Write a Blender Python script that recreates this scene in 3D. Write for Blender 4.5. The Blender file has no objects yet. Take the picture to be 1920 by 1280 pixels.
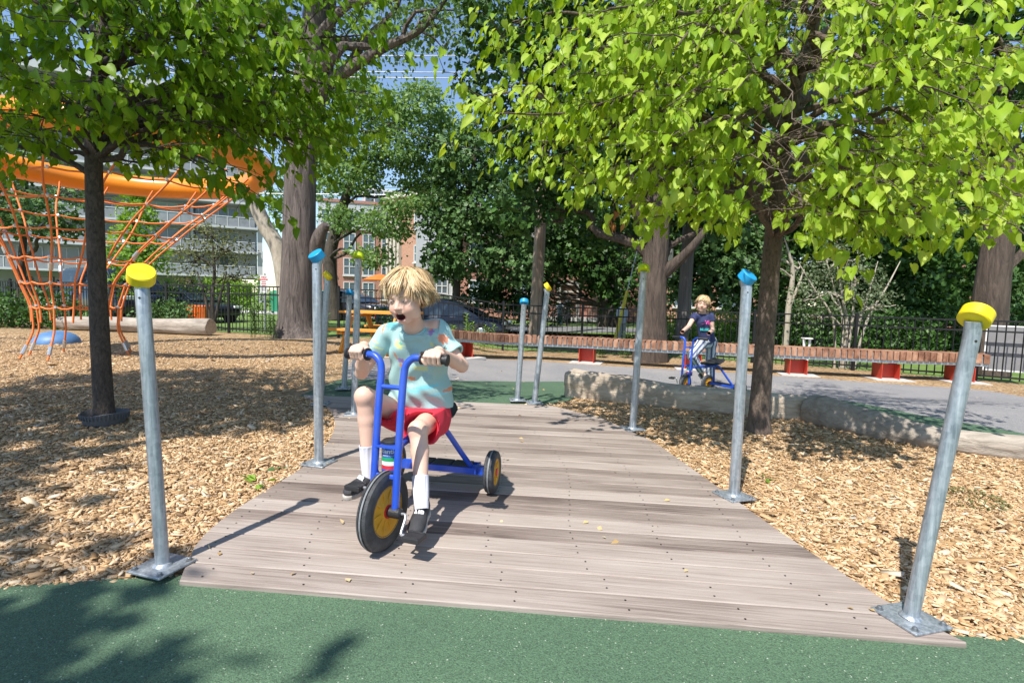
import bpy, bmesh, math, random
import numpy as np
from mathutils import Matrix, Vector
random.seed(7)
RNG = np.random.default_rng(11)
R = math.radians
SC = bpy.context.scene

# ------------------------------------------------------------------ camera, sky, sun, exposure
F = 1000.0                      # focal length in pixels of a 1920 px wide frame
CAMH = 1.15
PITCH, ROLL = 4.57, 1.5
cam_d = bpy.data.cameras.new('camera')
cam_d.sensor_width = 36.0
cam_d.lens = F / 1920 * 36
cam_d.clip_start = 0.05
cam_d.clip_end = 2000
CAM = bpy.data.objects.new('camera', cam_d)
SC.collection.objects.link(CAM)
CAM.matrix_world = Matrix.Translation((0, 0, CAMH)) @ Matrix.Rotation(R(90 - PITCH), 4, 'X') @ Matrix.Rotation(R(ROLL), 4, 'Z')
SC.camera = CAM
CR = np.array(CAM.matrix_world.to_3x3())

SUN_TO = Vector((-0.34, -0.66, 1.08)).normalized()      # towards the sun
world = bpy.data.worlds.new('World')
SC.world = world
world.use_nodes = True
wn = world.node_tree.nodes
sky = wn.new('ShaderNodeTexSky')
sky.sky_type = 'NISHITA'
sky.sun_disc = False
sky.sun_elevation = math.asin(SUN_TO.z)
sky.sun_rotation = math.atan2(SUN_TO.x, SUN_TO.y)
sky.air_density = 1.0
sky.dust_density = 0.25
sky.ozone_density = 2.2
wn['Background'].inputs[1].default_value = 0.14
world.node_tree.links.new(sky.outputs[0], wn['Background'].inputs[0])
sl = bpy.data.lights.new('sun', 'SUN')
sl.energy = 5.0
sl.angle = R(0.5)
sl.color = (1.0, 0.95, 0.87)
so = bpy.data.objects.new('sun', sl)
so.rotation_euler = (-SUN_TO).to_track_quat('-Z', 'Y').to_euler()
so.location = (-8, -14, 25)
SC.collection.objects.link(so)
SC.view_settings.view_transform = 'Standard'
SC.view_settings.look = 'None'
SC.view_settings.exposure = 0.52
SC.view_settings.gamma = 1.0
SC.cycles.max_bounces = 8
SC.cycles.transparent_max_bounces = 8
SC.cycles.transmission_bounces = 6

# ------------------------------------------------------------------ picture measurements -> world points
def ray(px, py):
    d = CR @ np.array([(px - 960) / F, -(py - 640) / F, -1.0])
    return d / d[1]

def P(px, py, D):
    """world point D metres ahead of the photographer, seen at that pixel of the photograph"""
    d = ray(px, py)
    return np.array([d[0] * D, D, CAMH + d[2] * D])

def sst(t):
    t = np.clip(t, 0, 1)
    return t * t * (3 - 2 * t)

def zg(x, y):
    """terrain: level by the boardwalk and on the left, a third of a metre lower at the back right"""
    return -0.33 * sst((np.asarray(y, float) - 5.9) / 3.6) * sst((np.asarray(x, float) + 2.6) / 3.0)

def G(px, py):
    d = ray(px, py)
    z = 0.0
    for _ in range(40):
        D = (z - CAMH) / d[2]
        z = 0.5 * z + 0.5 * float(zg(d[0] * D, D))
    return np.array([d[0] * D, D, float(zg(d[0] * D, D))])

def V(*a):
    return np.array(a, float)

def nrm(v):
    v = np.asarray(v, float)
    return v / max(1e-9, np.linalg.norm(v))

# ------------------------------------------------------------------ materials
MATS = {}
def nt(name):
    m = bpy.data.materials.new(name)
    m.use_nodes = True
    n = m.node_tree.nodes
    return m, n, m.node_tree.links, n['Principled BSDF']

def ramp(n, stops):
    r = n.new('ShaderNodeValToRGB')
    e = r.color_ramp.elements
    while len(e) < len(stops):
        e.new(0.5)
    for i, (p, c) in enumerate(stops):
        e[i].position = p
        e[i].color = (*c, 1)
    return r

def mat(name, col, rough=0.6, metal=0.0, var=0.12, scale=8.0, bump=0.0, bscale=60.0, stretch=(1, 1, 1), spec=0.5, coat=0.0, col2=None):
    if name in MATS:
        return MATS[name]
    m, n, l, b = nt(name)
    tc = n.new('ShaderNodeTexCoord')
    mp = n.new('ShaderNodeMapping')
    mp.inputs['Scale'].default_value = stretch
    l.new(tc.outputs['Object'], mp.inputs[0])
    no = n.new('ShaderNodeTexNoise')
    no.inputs['Scale'].default_value = scale
    no.inputs['Detail'].default_value = 6
    no.inputs['Roughness'].default_value = 0.65
    l.new(mp.outputs[0], no.inputs['Vector'])
    c2 = col2 or tuple(min(1, c * (1 + var)) for c in col)
    c1 = tuple(c * (1 - var) for c in col)
    r = ramp(n, [(0.3, c1), (0.7, c2)])
    l.new(no.outputs[0], r.inputs[0])
    l.new(r.outputs[0], b.inputs['Base Color'])
    b.inputs['Roughness'].default_value = rough
    b.inputs['Metallic'].default_value = metal
    b.inputs['Specular IOR Level'].default_value = spec
    b.inputs['Coat Weight'].default_value = coat
    if bump:
        n2 = n.new('ShaderNodeTexNoise')
        n2.inputs['Scale'].default_value = bscale
        n2.inputs['Detail'].default_value = 4
        l.new(mp.outputs[0], n2.inputs['Vector'])
        bp = n.new('ShaderNodeBump')
        bp.inputs['Strength'].default_value = bump
        bp.inputs['Distance'].default_value = 0.02
        l.new(n2.outputs[0], bp.inputs['Height'])
        l.new(bp.outputs[0], b.inputs['Normal'])
    MATS[name] = m
    return m

def worn(name, col, dirt, rough=0.42, amount=0.5, scale=9.0, coat=0.0):
    """painted or moulded colour with scuffs and dirt patches"""
    m, n, l, b = nt(name)
    tc = n.new('ShaderNodeTexCoord')
    a = n.new('ShaderNodeTexNoise'); a.inputs['Scale'].default_value = scale; a.inputs['Detail'].default_value = 9; a.inputs['Roughness'].default_value = 0.75
    l.new(tc.outputs['Object'], a.inputs['Vector'])
    r = ramp(n, [(0.40, (0, 0, 0)), (0.78, (amount,) * 3)])
    l.new(a.outputs[0], r.inputs[0])
    c = n.new('ShaderNodeTexNoise'); c.inputs['Scale'].default_value = scale * 9; c.inputs['Detail'].default_value = 5
    l.new(tc.outputs['Object'], c.inputs['Vector'])
    r2 = ramp(n, [(0.66, (0, 0, 0)), (0.74, (amount * 1.2,) * 3)])
    l.new(c.outputs[0], r2.inputs[0])
    ad = n.new('ShaderNodeMath'); ad.operation = 'MAXIMUM'
    l.new(r.outputs[0], ad.inputs[0]); l.new(r2.outputs[0], ad.inputs[1])
    mx = n.new('ShaderNodeMix'); mx.data_type = 'RGBA'
    mx.inputs[6].default_value = (*col, 1); mx.inputs[7].default_value = (*dirt, 1)
    l.new(ad.outputs[0], mx.inputs[0]); l.new(mx.outputs[2], b.inputs['Base Color'])
    rr = n.new('ShaderNodeMath'); rr.operation = 'MULTIPLY_ADD'; rr.inputs[1].default_value = 0.5; rr.inputs[2].default_value = rough
    l.new(ad.outputs[0], rr.inputs[0]); l.new(rr.outputs[0], b.inputs['Roughness'])
    b.inputs['Coat Weight'].default_value = coat
    MATS[name] = m
    return m

def leaf_mat(name, c1, c2, c3, trans=0.4, tcol=None, rough=0.45):
    m, n, l, b = nt(name)
    at = n.new('ShaderNodeAttribute')
    at.attribute_name = 'rnd'
    r = ramp(n, [(0.0, c1), (0.5, c2), (1.0, c3)])
    l.new(at.outputs['Fac'], r.inputs[0])
    l.new(r.outputs[0], b.inputs['Base Color'])
    b.inputs['Roughness'].default_value = rough
    b.inputs['Specular IOR Level'].default_value = 0.22
    t = n.new('ShaderNodeBsdfTranslucent')
    mx = n.new('ShaderNodeMix')
    mx.data_type = 'RGBA'
    mx.blend_type = 'MULTIPLY'
    mx.inputs[0].default_value = 1.0
    l.new(r.outputs[0], mx.inputs[6])
    mx.inputs[7].default_value = (*(tcol or (1.9, 1.7, 0.6)), 1)
    l.new(mx.outputs[2], t.inputs[0])
    ms = n.new('ShaderNodeMixShader')
    ms.inputs[0].default_value = trans
    l.new(b.outputs[0], ms.inputs[1])
    l.new(t.outputs[0], ms.inputs[2])
    l.new(ms.outputs[0], n['Material Output'].inputs[0])
    MATS[name] = m
    return m

def attr_mat(name, stops, rough=0.8, bump=0.0, bscale=200.0, attr='rnd', mixnoise=0.0):
    m, n, l, b = nt(name)
    at = n.new('ShaderNodeAttribute')
    at.attribute_name = attr
    r = ramp(n, stops)
    l.new(at.outputs['Fac'], r.inputs[0])
    l.new(r.outputs[0], b.inputs['Base Color'])
    b.inputs['Roughness'].default_value = rough
    if bump:
        tc = n.new('ShaderNodeTexCoord')
        n2 = n.new('ShaderNodeTexNoise')
        n2.inputs['Scale'].default_value = bscale
        l.new(tc.outputs['Object'], n2.inputs['Vector'])
        bp = n.new('ShaderNodeBump')
        bp.inputs['Strength'].default_value = bump
        bp.inputs['Distance'].default_value = 0.01
        l.new(n2.outputs[0], bp.inputs['Height'])
        l.new(bp.outputs[0], b.inputs['Normal'])
    MATS[name] = m
    return m

def glow_free_col_mat(name, rough=0.55, bump=0.0, bscale=120, sss=0.0, var=0.0):
    """base colour from a painted 'Col' attribute (skin tones, lips, cloth prints)"""
    m, n, l, b = nt(name)
    at = n.new('ShaderNodeAttribute')
    at.attribute_name = 'Col'
    l.new(at.outputs['Color'], b.inputs['Base Color'])
    b.inputs['Roughness'].default_value = rough
    if sss:
        b.inputs['Subsurface Weight'].default_value = sss
        b.inputs['Subsurface Radius'].default_value = (0.012, 0.005, 0.003)
        b.inputs['Subsurface Scale'].default_value = 0.6
    if bump:
        tc = n.new('ShaderNodeTexCoord')
        n2 = n.new('ShaderNodeTexNoise')
        n2.inputs['Scale'].default_value = bscale
        l.new(tc.outputs['Object'], n2.inputs['Vector'])
        bp = n.new('ShaderNodeBump')
        bp.inputs['Strength'].default_value = bump
        bp.inputs['Distance'].default_value = 0.004
        l.new(n2.outputs[0], bp.inputs['Height'])
        l.new(bp.outputs[0], b.inputs['Normal'])
    MATS[name] = m
    return m

# ------------------------------------------------------------------ objects
def tag(o, label=None, cat=None, group=None, kind=None):
    if label: o['label'] = label
    if cat: o['category'] = cat
    if group: o['group'] = group
    if kind: o['kind'] = kind
    return o

ORG = {}
def thing(name, label, cat, loc=(0, 0, 0), group=None, rotz=0.0):
    o = bpy.data.objects.new(name, None)
    o.empty_display_size = 0.1
    SC.collection.objects.link(o)
    o.location = tuple(float(v) for v in loc)
    o.rotation_euler = (0, 0, rotz)
    return tag(o, label, cat, group)

def root_of(o):
    while o.parent:
        o = o.parent
    return o

def frame(d, up=(0, 0, 1)):
    d = nrm(d)
    u = np.asarray(up, float)
    if abs(np.dot(d, u)) > 0.97:
        u = V(1, 0, 0) if abs(d[0]) < 0.9 else V(0, 1, 0)
    a = nrm(np.cross(u, d))
    return a, np.cross(d, a), d

class MB:
    def __init__(s):
        s.v, s.f, s.n, s.mi, s.rn = [], [], 0, [], []
    def add(s, verts, faces, mi=0, rnd=None):
        verts = np.asarray(verts, float).reshape(-1, 3)
        s.v.append(verts)
        for f in faces:
            s.f.append(tuple(int(i) + s.n for i in f))
            s.mi.append(mi)
        s.rn.append(np.full(len(verts), random.random() if rnd is None else rnd))
        s.n += len(verts)
        return s
    def box(s, c, size, M=None, mi=0, rnd=None):
        h = np.asarray(size, float) / 2
        vs = np.array([[x, y, z] for x in (-1, 1) for y in (-1, 1) for z in (-1, 1)]) * h
        if M is not None:
            vs = vs @ np.asarray(M).T
        vs = vs + np.asarray(c, float)
        return s.add(vs, [(0, 1, 3, 2), (4, 6, 7, 5), (0, 4, 5, 1), (2, 3, 7, 6), (0, 2, 6, 4), (1, 5, 7, 3)], mi, rnd)
    def beam(s, a, b, w, t, up=(0, 0, 1), mi=0, rnd=None):
        a, b = np.asarray(a, float), np.asarray(b, float)
        x, y, z = frame(b - a, up)
        M = np.stack([x, y, z], 1)
        return s.box((a + b) / 2, (w, t, np.linalg.norm(b - a)), M, mi, rnd)
    def tube(s, pts, r, seg=10, caps=True, mi=0, rnd=None, closed=False):
        pts = np.asarray(pts, float)
        n = len(pts)
        r = np.full(n, r) if np.isscalar(r) else np.asarray(r, float)
        ang = np.arange(seg) * 2 * np.pi / seg
        rings = []
        pa = None
        for i in range(n):
            if closed:
                d = pts[(i + 1) % n] - pts[i - 1]
            else:
                d = pts[min(i + 1, n - 1)] - pts[max(i - 1, 0)]
            d = nrm(d)
            if pa is None:
                a, b, _ = frame(d)
            else:
                a = pa - d * np.dot(pa, d)
                a = nrm(a)
                b = np.cross(d, a)
            pa = a
            rings.append(pts[i] + r[i] * (np.cos(ang)[:, None] * a + np.sin(ang)[:, None] * b))
        fs = []
        m = n if closed else n - 1
        for i in range(m):
            j = (i + 1) % n
            for k in range(seg):
                k2 = (k + 1) % seg
                fs.append((i * seg + k, i * seg + k2, j * seg + k2, j * seg + k))
        if caps and not closed:
            fs.append(tuple(range(seg - 1, -1, -1)))
            fs.append(tuple((n - 1) * seg + k for k in range(seg)))
        return s.add(np.concatenate(rings), fs, mi, rnd)
    def lathe(s, prof, c, axis=(0, 0, 1), seg=24, mi=0, caps=True, rnd=None):
        """prof: (radius, height) along axis"""
        a, b, d = frame(axis)
        ang = np.arange(seg) * 2 * np.pi / seg
        c = np.asarray(c, float)
        rings = [c + d * h + r * (np.cos(ang)[:, None] * a + np.sin(ang)[:, None] * b) for r, h in prof]
        fs = []
        for i in range(len(prof) - 1):
            for k in range(seg):
                k2 = (k + 1) % seg
                fs.append((i * seg + k, i * seg + k2, (i + 1) * seg + k2, (i + 1) * seg + k))
        if caps:
            fs.append(tuple(range(seg - 1, -1, -1)))
            fs.append(tuple((len(prof) - 1) * seg + k for k in range(seg)))
        return s.add(np.concatenate(rings), fs, mi, rnd)
    def loft(s, rings, closed=True, caps=True, mi=0, rnd=None):
        k = len(rings[0])
        fs = []
        for i in range(len(rings) - 1):
            for j in range(k if closed else k - 1):
                j2 = (j + 1) % k
                fs.append((i * k + j, i * k + j2, (i + 1) * k + j2, (i + 1) * k + j))
        if caps and closed:
            fs.append(tuple(range(k - 1, -1, -1)))
            fs.append(tuple((len(rings) - 1) * k + j for j in range(k)))
        return s.add(np.concatenate(rings), fs, mi, rnd)
    def prism(s, poly, h0, h1, M=None, o=(0, 0, 0), mi=0, rnd=None):
        """poly in local xy, extruded along local z from h0 to h1"""
        n = len(poly)
        vs = np.array([[x, y, h0] for x, y in poly] + [[x, y, h1] for x, y in poly], float)
        if M is not None:
            vs = vs @ np.asarray(M).T
        vs = vs + np.asarray(o, float)
        fs = [tuple(range(n - 1, -1, -1)), tuple(range(n, 2 * n))]
        fs += [(i, (i + 1) % n, n + (i + 1) % n, n + i) for i in range(n)]
        return s.add(vs, fs, mi, rnd)
    def build(s, name, mats, parent=None, label=None, smooth=40, bevel=0.0, local=False, bseg=2):
        vs = np.concatenate(s.v)
        if parent is not None and not local:
            vs = vs - np.array(root_of(parent).location)
        me = bpy.data.meshes.new(name)
        me.from_pydata(vs.tolist(), [], s.f)
        if not isinstance(mats, (list, tuple)):
            mats = [mats]
        for m in mats:
            me.materials.append(m)
        if len(mats) > 1:
            me.polygons.foreach_set('material_index', s.mi)
        a = me.attributes.new('rnd', 'FLOAT', 'POINT')
        a.data.foreach_set('value', np.concatenate(s.rn))
        bm = bmesh.new()
        bm.from_mesh(me)
        bmesh.ops.recalc_face_normals(bm, faces=bm.faces)
        bm.to_mesh(me)
        bm.free()
        if smooth:
            me.polygons.foreach_set('use_smooth', [True] * len(me.polygons))
            me.set_sharp_from_angle(angle=R(smooth))
        me.update()
        return link(name, me, parent, label, bevel, bseg)

def link(name, me, parent=None, label=None, bevel=0.0, bseg=2):
    o = bpy.data.objects.new(name, me)
    SC.collection.objects.link(o)
    if parent is not None:
        o.parent = parent
    if label:
        o['label'] = label
    if bevel:
        b = o.modifiers.new('bevel', 'BEVEL')
        b.width = bevel
        b.segments = bseg
        b.limit_method = 'ANGLE'
        b.angle_limit = R(35)
    return o

def raw_mesh(name, vs, faces_flat, nper, mats, parent=None, rnd=None, smooth=False, col=None, local=False, mi=None):
    """fast mesh of equal-sided faces"""
    vs = np.asarray(vs, np.float32)
    if parent is not None and not local:
        vs = vs - np.array(root_of(parent).location, np.float32)
    nf = len(faces_flat) // nper
    me = bpy.data.meshes.new(name)
    me.vertices.add(len(vs))
    me.vertices.foreach_set('co', np.ascontiguousarray(vs, np.float32).ravel())
    me.loops.add(nf * nper)
    me.loops.foreach_set('vertex_index', np.asarray(faces_flat, np.int32).ravel())
    me.polygons.add(nf)
    me.polygons.foreach_set('loop_start', np.arange(0, nf * nper, nper, dtype=np.int32))
    if smooth:
        me.polygons.foreach_set('use_smooth', np.ones(nf, bool))
    if not isinstance(mats, (list, tuple)):
        mats = [mats]
    for m in mats:
        me.materials.append(m)
    if mi is not None:
        me.polygons.foreach_set('material_index', np.asarray(mi, np.int32))
    if rnd is not None:
        a = me.attributes.new('rnd', 'FLOAT', 'POINT')
        a.data.foreach_set('value', np.asarray(rnd, np.float32))
    if col is not None:
        a = me.color_attributes.new('Col', 'FLOAT_COLOR', 'POINT')
        c4 = np.ones((len(vs), 4), np.float32)
        c4[:, :3] = col
        a.data.foreach_set('color', c4.ravel())
    me.update()
    me.validate()
    return link(name, me, parent)

def curve(pts, n):
    """Catmull-Rom through points"""
    pts = np.asarray(pts, float)
    p = np.concatenate([[2 * pts[0] - pts[1]], pts, [2 * pts[-1] - pts[-2]]])
    m = len(pts) - 1
    out = []
    for t in np.linspace(0, m, n):
        i = min(int(t), m - 1)
        u = t - i
        a, b, c, d = p[i:i + 4]
        out.append(0.5 * ((2 * b) + (-a + c) * u + (2 * a - 5 * b + 4 * c - d) * u * u + (-a + 3 * b - 3 * c + d) * u ** 3))
    return np.array(out)

def text_mesh(txt, size, M, o, depth=0.0008, mi=0, mb=None, bold=0.0):
    """letters as flat solid shapes added to a builder; M columns = right, up, normal"""
    cu = bpy.data.curves.new('lettering', 'FONT')
    cu.body = txt
    cu.size = size
    cu.align_x = 'CENTER'
    cu.align_y = 'CENTER'
    cu.extrude = depth
    cu.offset = bold
    cu.resolution_u = 3
    ob = bpy.data.objects.new('lettering', cu)
    me = bpy.data.meshes.new_from_object(ob)
    vs = np.array([v.co[:] for v in me.vertices])
    fs = [tuple(p.vertices) for p in me.polygons]
    bpy.data.objects.remove(ob)
    bpy.data.meshes.remove(me)
    bpy.data.curves.remove(cu)
    vs = vs @ np.asarray(M, float).T + np.asarray(o, float)
    mb.add(vs, fs, mi)

def dup(root, loc, rotz, label, group=None):
    r = root.copy()
    SC.collection.objects.link(r)
    r.location = loc
    r.rotation_euler = (0, 0, rotz)
    r['label'] = label
    if group: r['group'] = group
    for ch in list(root.children):
        c = ch.copy()
        SC.collection.objects.link(c)
        c.parent = r
        for g in list(ch.children):
            d = g.copy()
            SC.collection.objects.link(d)
            d.parent = c
    return r

# ------------------------------------------------------------------ distance-field modelling (figures)
class Field:
    def __init__(s, lo, hi, h):
        s.lo = np.asarray(lo, float)
        s.h = h
        s.n = np.ceil((np.asarray(hi, float) - s.lo) / h).astype(int) + 1
        s.d = np.full(s.n, 0.25, np.float32)
    def op(s, fn, lo, hi, k=0.0, mode='u'):
        pad = k + 3 * s.h
        i0 = np.clip(np.floor((np.asarray(lo) - pad - s.lo) / s.h).astype(int), 0, s.n)
        i1 = np.clip(np.ceil((np.asarray(hi) + pad - s.lo) / s.h).astype(int) + 1, 0, s.n)
        if (i1 <= i0).any():
            return s
        ax = [s.lo[a] + s.h * np.arange(i0[a], i1[a]) for a in range(3)]
        X = np.stack(np.meshgrid(*ax, indexing='ij'), -1)
        b = fn(X).astype(np.float32)
        sl_ = tuple(slice(i0[a], i1[a]) for a in range(3))
        a_ = s.d[sl_]
        if mode == 'u':
            if k > 0:
                hh = np.clip(0.5 + 0.5 * (a_ - b) / k, 0, 1)
                r = a_ * (1 - hh) + b * hh - k * hh * (1 - hh)
            else:
                r = np.minimum(a_, b)
        elif mode == 's':
            if k > 0:
                hh = np.clip(0.5 - 0.5 * (a_ + b) / k, 0, 1)
                r = a_ * (1 - hh) - b * hh + k * hh * (1 - hh)
            else:
                r = np.maximum(a_, -b)
        else:
            r = a_ + b
        s.d[sl_] = r
        return s
    def cap(s, a, b, ra, rb=None, k=0.01, mode='u', flat_b=False, flat_a=False):
        a, b = np.asarray(a, float), np.asarray(b, float)
        rb = ra if rb is None else rb
        L = np.linalg.norm(b - a)
        u = (b - a) / max(L, 1e-9)
        def fn(X):
            p = X - a
            t = np.clip((p @ u) / max(L, 1e-9), 0, 1)
            d = np.linalg.norm(p - t[..., None] * (b - a), axis=-1) - (ra + (rb - ra) * t)
            if flat_b:
                d = np.maximum(d, (X - b) @ u)
            if flat_a:
                d = np.maximum(d, -((X - a) @ u))
            return d
        m = max(ra, rb)
        return s.op(fn, np.minimum(a, b) - m, np.maximum(a, b) + m, k, mode)
    def ell(s, c, r, M=None, k=0.01, mode='u'):
        c, r = np.asarray(c, float), np.asarray(r, float)
        M = np.eye(3) if M is None else np.asarray(M, float)
        def fn(X):
            q = (X - c) @ M
            k0 = np.linalg.norm(q / r, axis=-1)
            k1 = np.linalg.norm(q / (r * r), axis=-1)
            return k0 * (k0 - 1) / np.maximum(k1, 1e-6)
        m = np.abs(M) @ r
        return s.op(fn, c - m, c + m, k, mode)
    def half(s, o, nrm_, lo, hi):
        """cut away the side nrm_ points to, within a box"""
        nn = nrm(nrm_)
        return s.op(lambda X: (X - np.asarray(o)) @ (-nn), lo, hi, 0.0, 's')
    def wobble(s, fn):
        ax = [s.lo[a] + s.h * np.arange(s.n[a]) for a in range(3)]
        near = np.abs(s.d) < 0.03
        ii = np.argwhere(near)
        X = s.lo + s.h * ii
        s.d[near] += fn(X).astype(np.float32)
        return s
    def mesh(s):
        d = s.d
        ins = d < 0
        n = np.array(d.shape) - 1
        c = np.zeros(n, np.int8)
        offs = [(x, y, z) for x in (0, 1) for y in (0, 1) for z in (0, 1)]
        for o in offs:
            c += ins[o[0]:o[0] + n[0], o[1]:o[1] + n[1], o[2]:o[2] + n[2]]
        mask = (c > 0) & (c < 8)
        cells = np.argwhere(mask)
        idx = np.full(n, -1, np.int64)
        idx[mask] = np.arange(len(cells))
        acc = np.zeros((len(cells), 3))
        cnt = np.zeros(len(cells))
        for i, o1 in enumerate(offs):
            for o2 in offs[i + 1:]:
                if sum(abs(p - q) for p, q in zip(o1, o2)) != 1:
                    continue
                A, B = cells + o1, cells + o2
                va = d[A[:, 0], A[:, 1], A[:, 2]]
                vb = d[B[:, 0], B[:, 1], B[:, 2]]
                x = (va < 0) != (vb < 0)
                t = np.where(x, va / np.where(x, va - vb, 1), 0)
                p = np.array(o1) + t[:, None] * (np.array(o2) - np.array(o1))
                acc[x] += p[x]
                cnt[x] += 1
        vs = s.lo + s.h * (cells + acc / np.maximum(cnt, 1)[:, None])
        quads = []
        for a in range(3):
            b, e = (a + 1) % 3, (a + 2) % 3
            sl0 = [slice(None)] * 3
            sl1 = [slice(None)] * 3
            sl0[a] = slice(0, -1)
            sl1[a] = slice(1, None)
            x = ins[tuple(sl0)] != ins[tuple(sl1)]
            ij = np.argwhere(x)
            ij = ij[(ij[:, b] > 0) & (ij[:, e] > 0) & (ij[:, b] < n[b]) & (ij[:, e] < n[e])]
            if not len(ij):
                continue
            flip = ins[ij[:, 0], ij[:, 1], ij[:, 2]]
            q = []
            for db, de in ((-1, -1), (0, -1), (0, 0), (-1, 0)):
                k = ij.copy()
                k[:, b] += db
                k[:, e] += de
                q.append(idx[k[:, 0], k[:, 1], k[:, 2]])
            q = np.stack(q, 1)
            q[~flip] = q[~flip][:, ::-1]
            quads.append(q)
        return vs, np.concatenate(quads)
    def build(s, name, m, parent=None, col=None, local=False, relax=1):
        vs, q = s.mesh()
        e = np.concatenate([q[:, [0, 1]], q[:, [1, 2]], q[:, [2, 3]], q[:, [3, 0]]])
        for _ in range(relax):
            sm = np.zeros_like(vs)
            ct = np.zeros(len(vs))
            np.add.at(sm, e[:, 0], vs[e[:, 1]])
            np.add.at(ct, e[:, 0], 1)
            vs = 0.5 * vs + 0.5 * sm / np.maximum(ct, 1)[:, None]
        c = col(vs) if callable(col) else col
        return raw_mesh(name, vs, q.ravel(), 4, m, parent, smooth=True, col=c, local=local)
# ------------------------------------------------------------------ ground materials
def chip_ground():
    m, n, l, b = nt('wood_chip_ground')
    tc = n.new('ShaderNodeTexCoord')
    cols = []
    for i, (rot, sc_) in enumerate([(0.4, (20, 62, 40)), (1.7, (24, 70, 40)), (2.6, (17, 50, 40))]):
        wp = n.new('ShaderNodeTexNoise')
        wp.inputs['Scale'].default_value = 5 + i
        mixv = n.new('ShaderNodeMix'); mixv.data_type = 'VECTOR'
        mixv.inputs[0].default_value = 0.06
        l.new(tc.outputs['Object'], wp.inputs['Vector'])
        l.new(tc.outputs['Object'], mixv.inputs[4])
        l.new(wp.outputs['Color'], mixv.inputs[5])
        mp = n.new('ShaderNodeMapping')
        mp.inputs['Rotation'].default_value = (0, 0, rot)
        mp.inputs['Scale'].default_value = sc_
        l.new(mixv.outputs[1], mp.inputs[0])
        vo = n.new('ShaderNodeTexVoronoi')
        vo.inputs['Scale'].default_value = 1.0
        l.new(mp.outputs[0], vo.inputs['Vector'])
        cols.append(vo)
    no = n.new('ShaderNodeTexNoise')
    no.inputs['Scale'].default_value = 14
    l.new(tc.outputs['Object'], no.inputs['Vector'])
    def mixc(f, a, c, data='RGBA'):
        x = n.new('ShaderNodeMix'); x.data_type = data
        l.new(f, x.inputs[0])
        ia, ib, io = (6, 7, 2) if data == 'RGBA' else (2, 3, 0)
        l.new(a, x.inputs[ia]); l.new(c, x.inputs[ib])
        return x.outputs[io]
    st = ramp(n, [(0.44, (0, 0, 0)), (0.5, (1, 1, 1))])
    l.new(no.outputs[0], st.inputs[0])
    no2 = n.new('ShaderNodeTexNoise')
    no2.inputs['Scale'].default_value = 19
    l.new(tc.outputs['Object'], no2.inputs['Vector'])
    st2 = ramp(n, [(0.5, (0, 0, 0)), (0.56, (1, 1, 1))])
    l.new(no2.outputs[0], st2.inputs[0])
    c = mixc(st2.outputs[0], mixc(st.outputs[0], cols[0].outputs['Color'], cols[1].outputs['Color']), cols[2].outputs['Color'])
    dd = mixc(st2.outputs[0], mixc(st.outputs[0], cols[0].outputs['Distance'], cols[1].outputs['Distance'], 'FLOAT'), cols[2].outputs['Distance'], 'FLOAT')
    sep = n.new('ShaderNodeSeparateColor')
    l.new(c, sep.inputs[0])
    r = ramp(n, [(0.0, (0.13, 0.075, 0.035)), (0.25, (0.33, 0.20, 0.095)), (0.6, (0.56, 0.37, 0.18)), (0.85, (0.70, 0.52, 0.29)), (1.0, (0.52, 0.45, 0.36))])
    l.new(sep.outputs[0], r.inputs[0])
    big = n.new('ShaderNodeTexNoise')
    big.inputs['Scale'].default_value = 0.9
    big.inputs['Detail'].default_value = 5
    l.new(tc.outputs['Object'], big.inputs['Vector'])
    rb = ramp(n, [(0.3, (0.72, 0.68, 0.64)), (0.7, (1.0, 1.0, 1.0))])
    l.new(big.outputs[0], rb.inputs[0])
    mu = n.new('ShaderNodeMix'); mu.data_type = 'RGBA'; mu.blend_type = 'MULTIPLY'; mu.inputs[0].default_value = 1
    l.new(r.outputs[0], mu.inputs[6]); l.new(rb.outputs[0], mu.inputs[7])
    l.new(mu.outputs[2], b.inputs['Base Color'])
    b.inputs['Roughness'].default_value = 0.85
    bp = n.new('ShaderNodeBump')
    bp.inputs['Strength'].default_value = 0.9
    bp.inputs['Distance'].default_value = 0.02
    ad = n.new('ShaderNodeMath'); ad.operation = 'SUBTRACT'
    l.new(sep.outputs[1], ad.inputs[0]); l.new(dd, ad.inputs[1])
    l.new(ad.outputs[0], bp.inputs['Height'])
    l.new(bp.outputs[0], b.inputs['Normal'])
    return m

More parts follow.
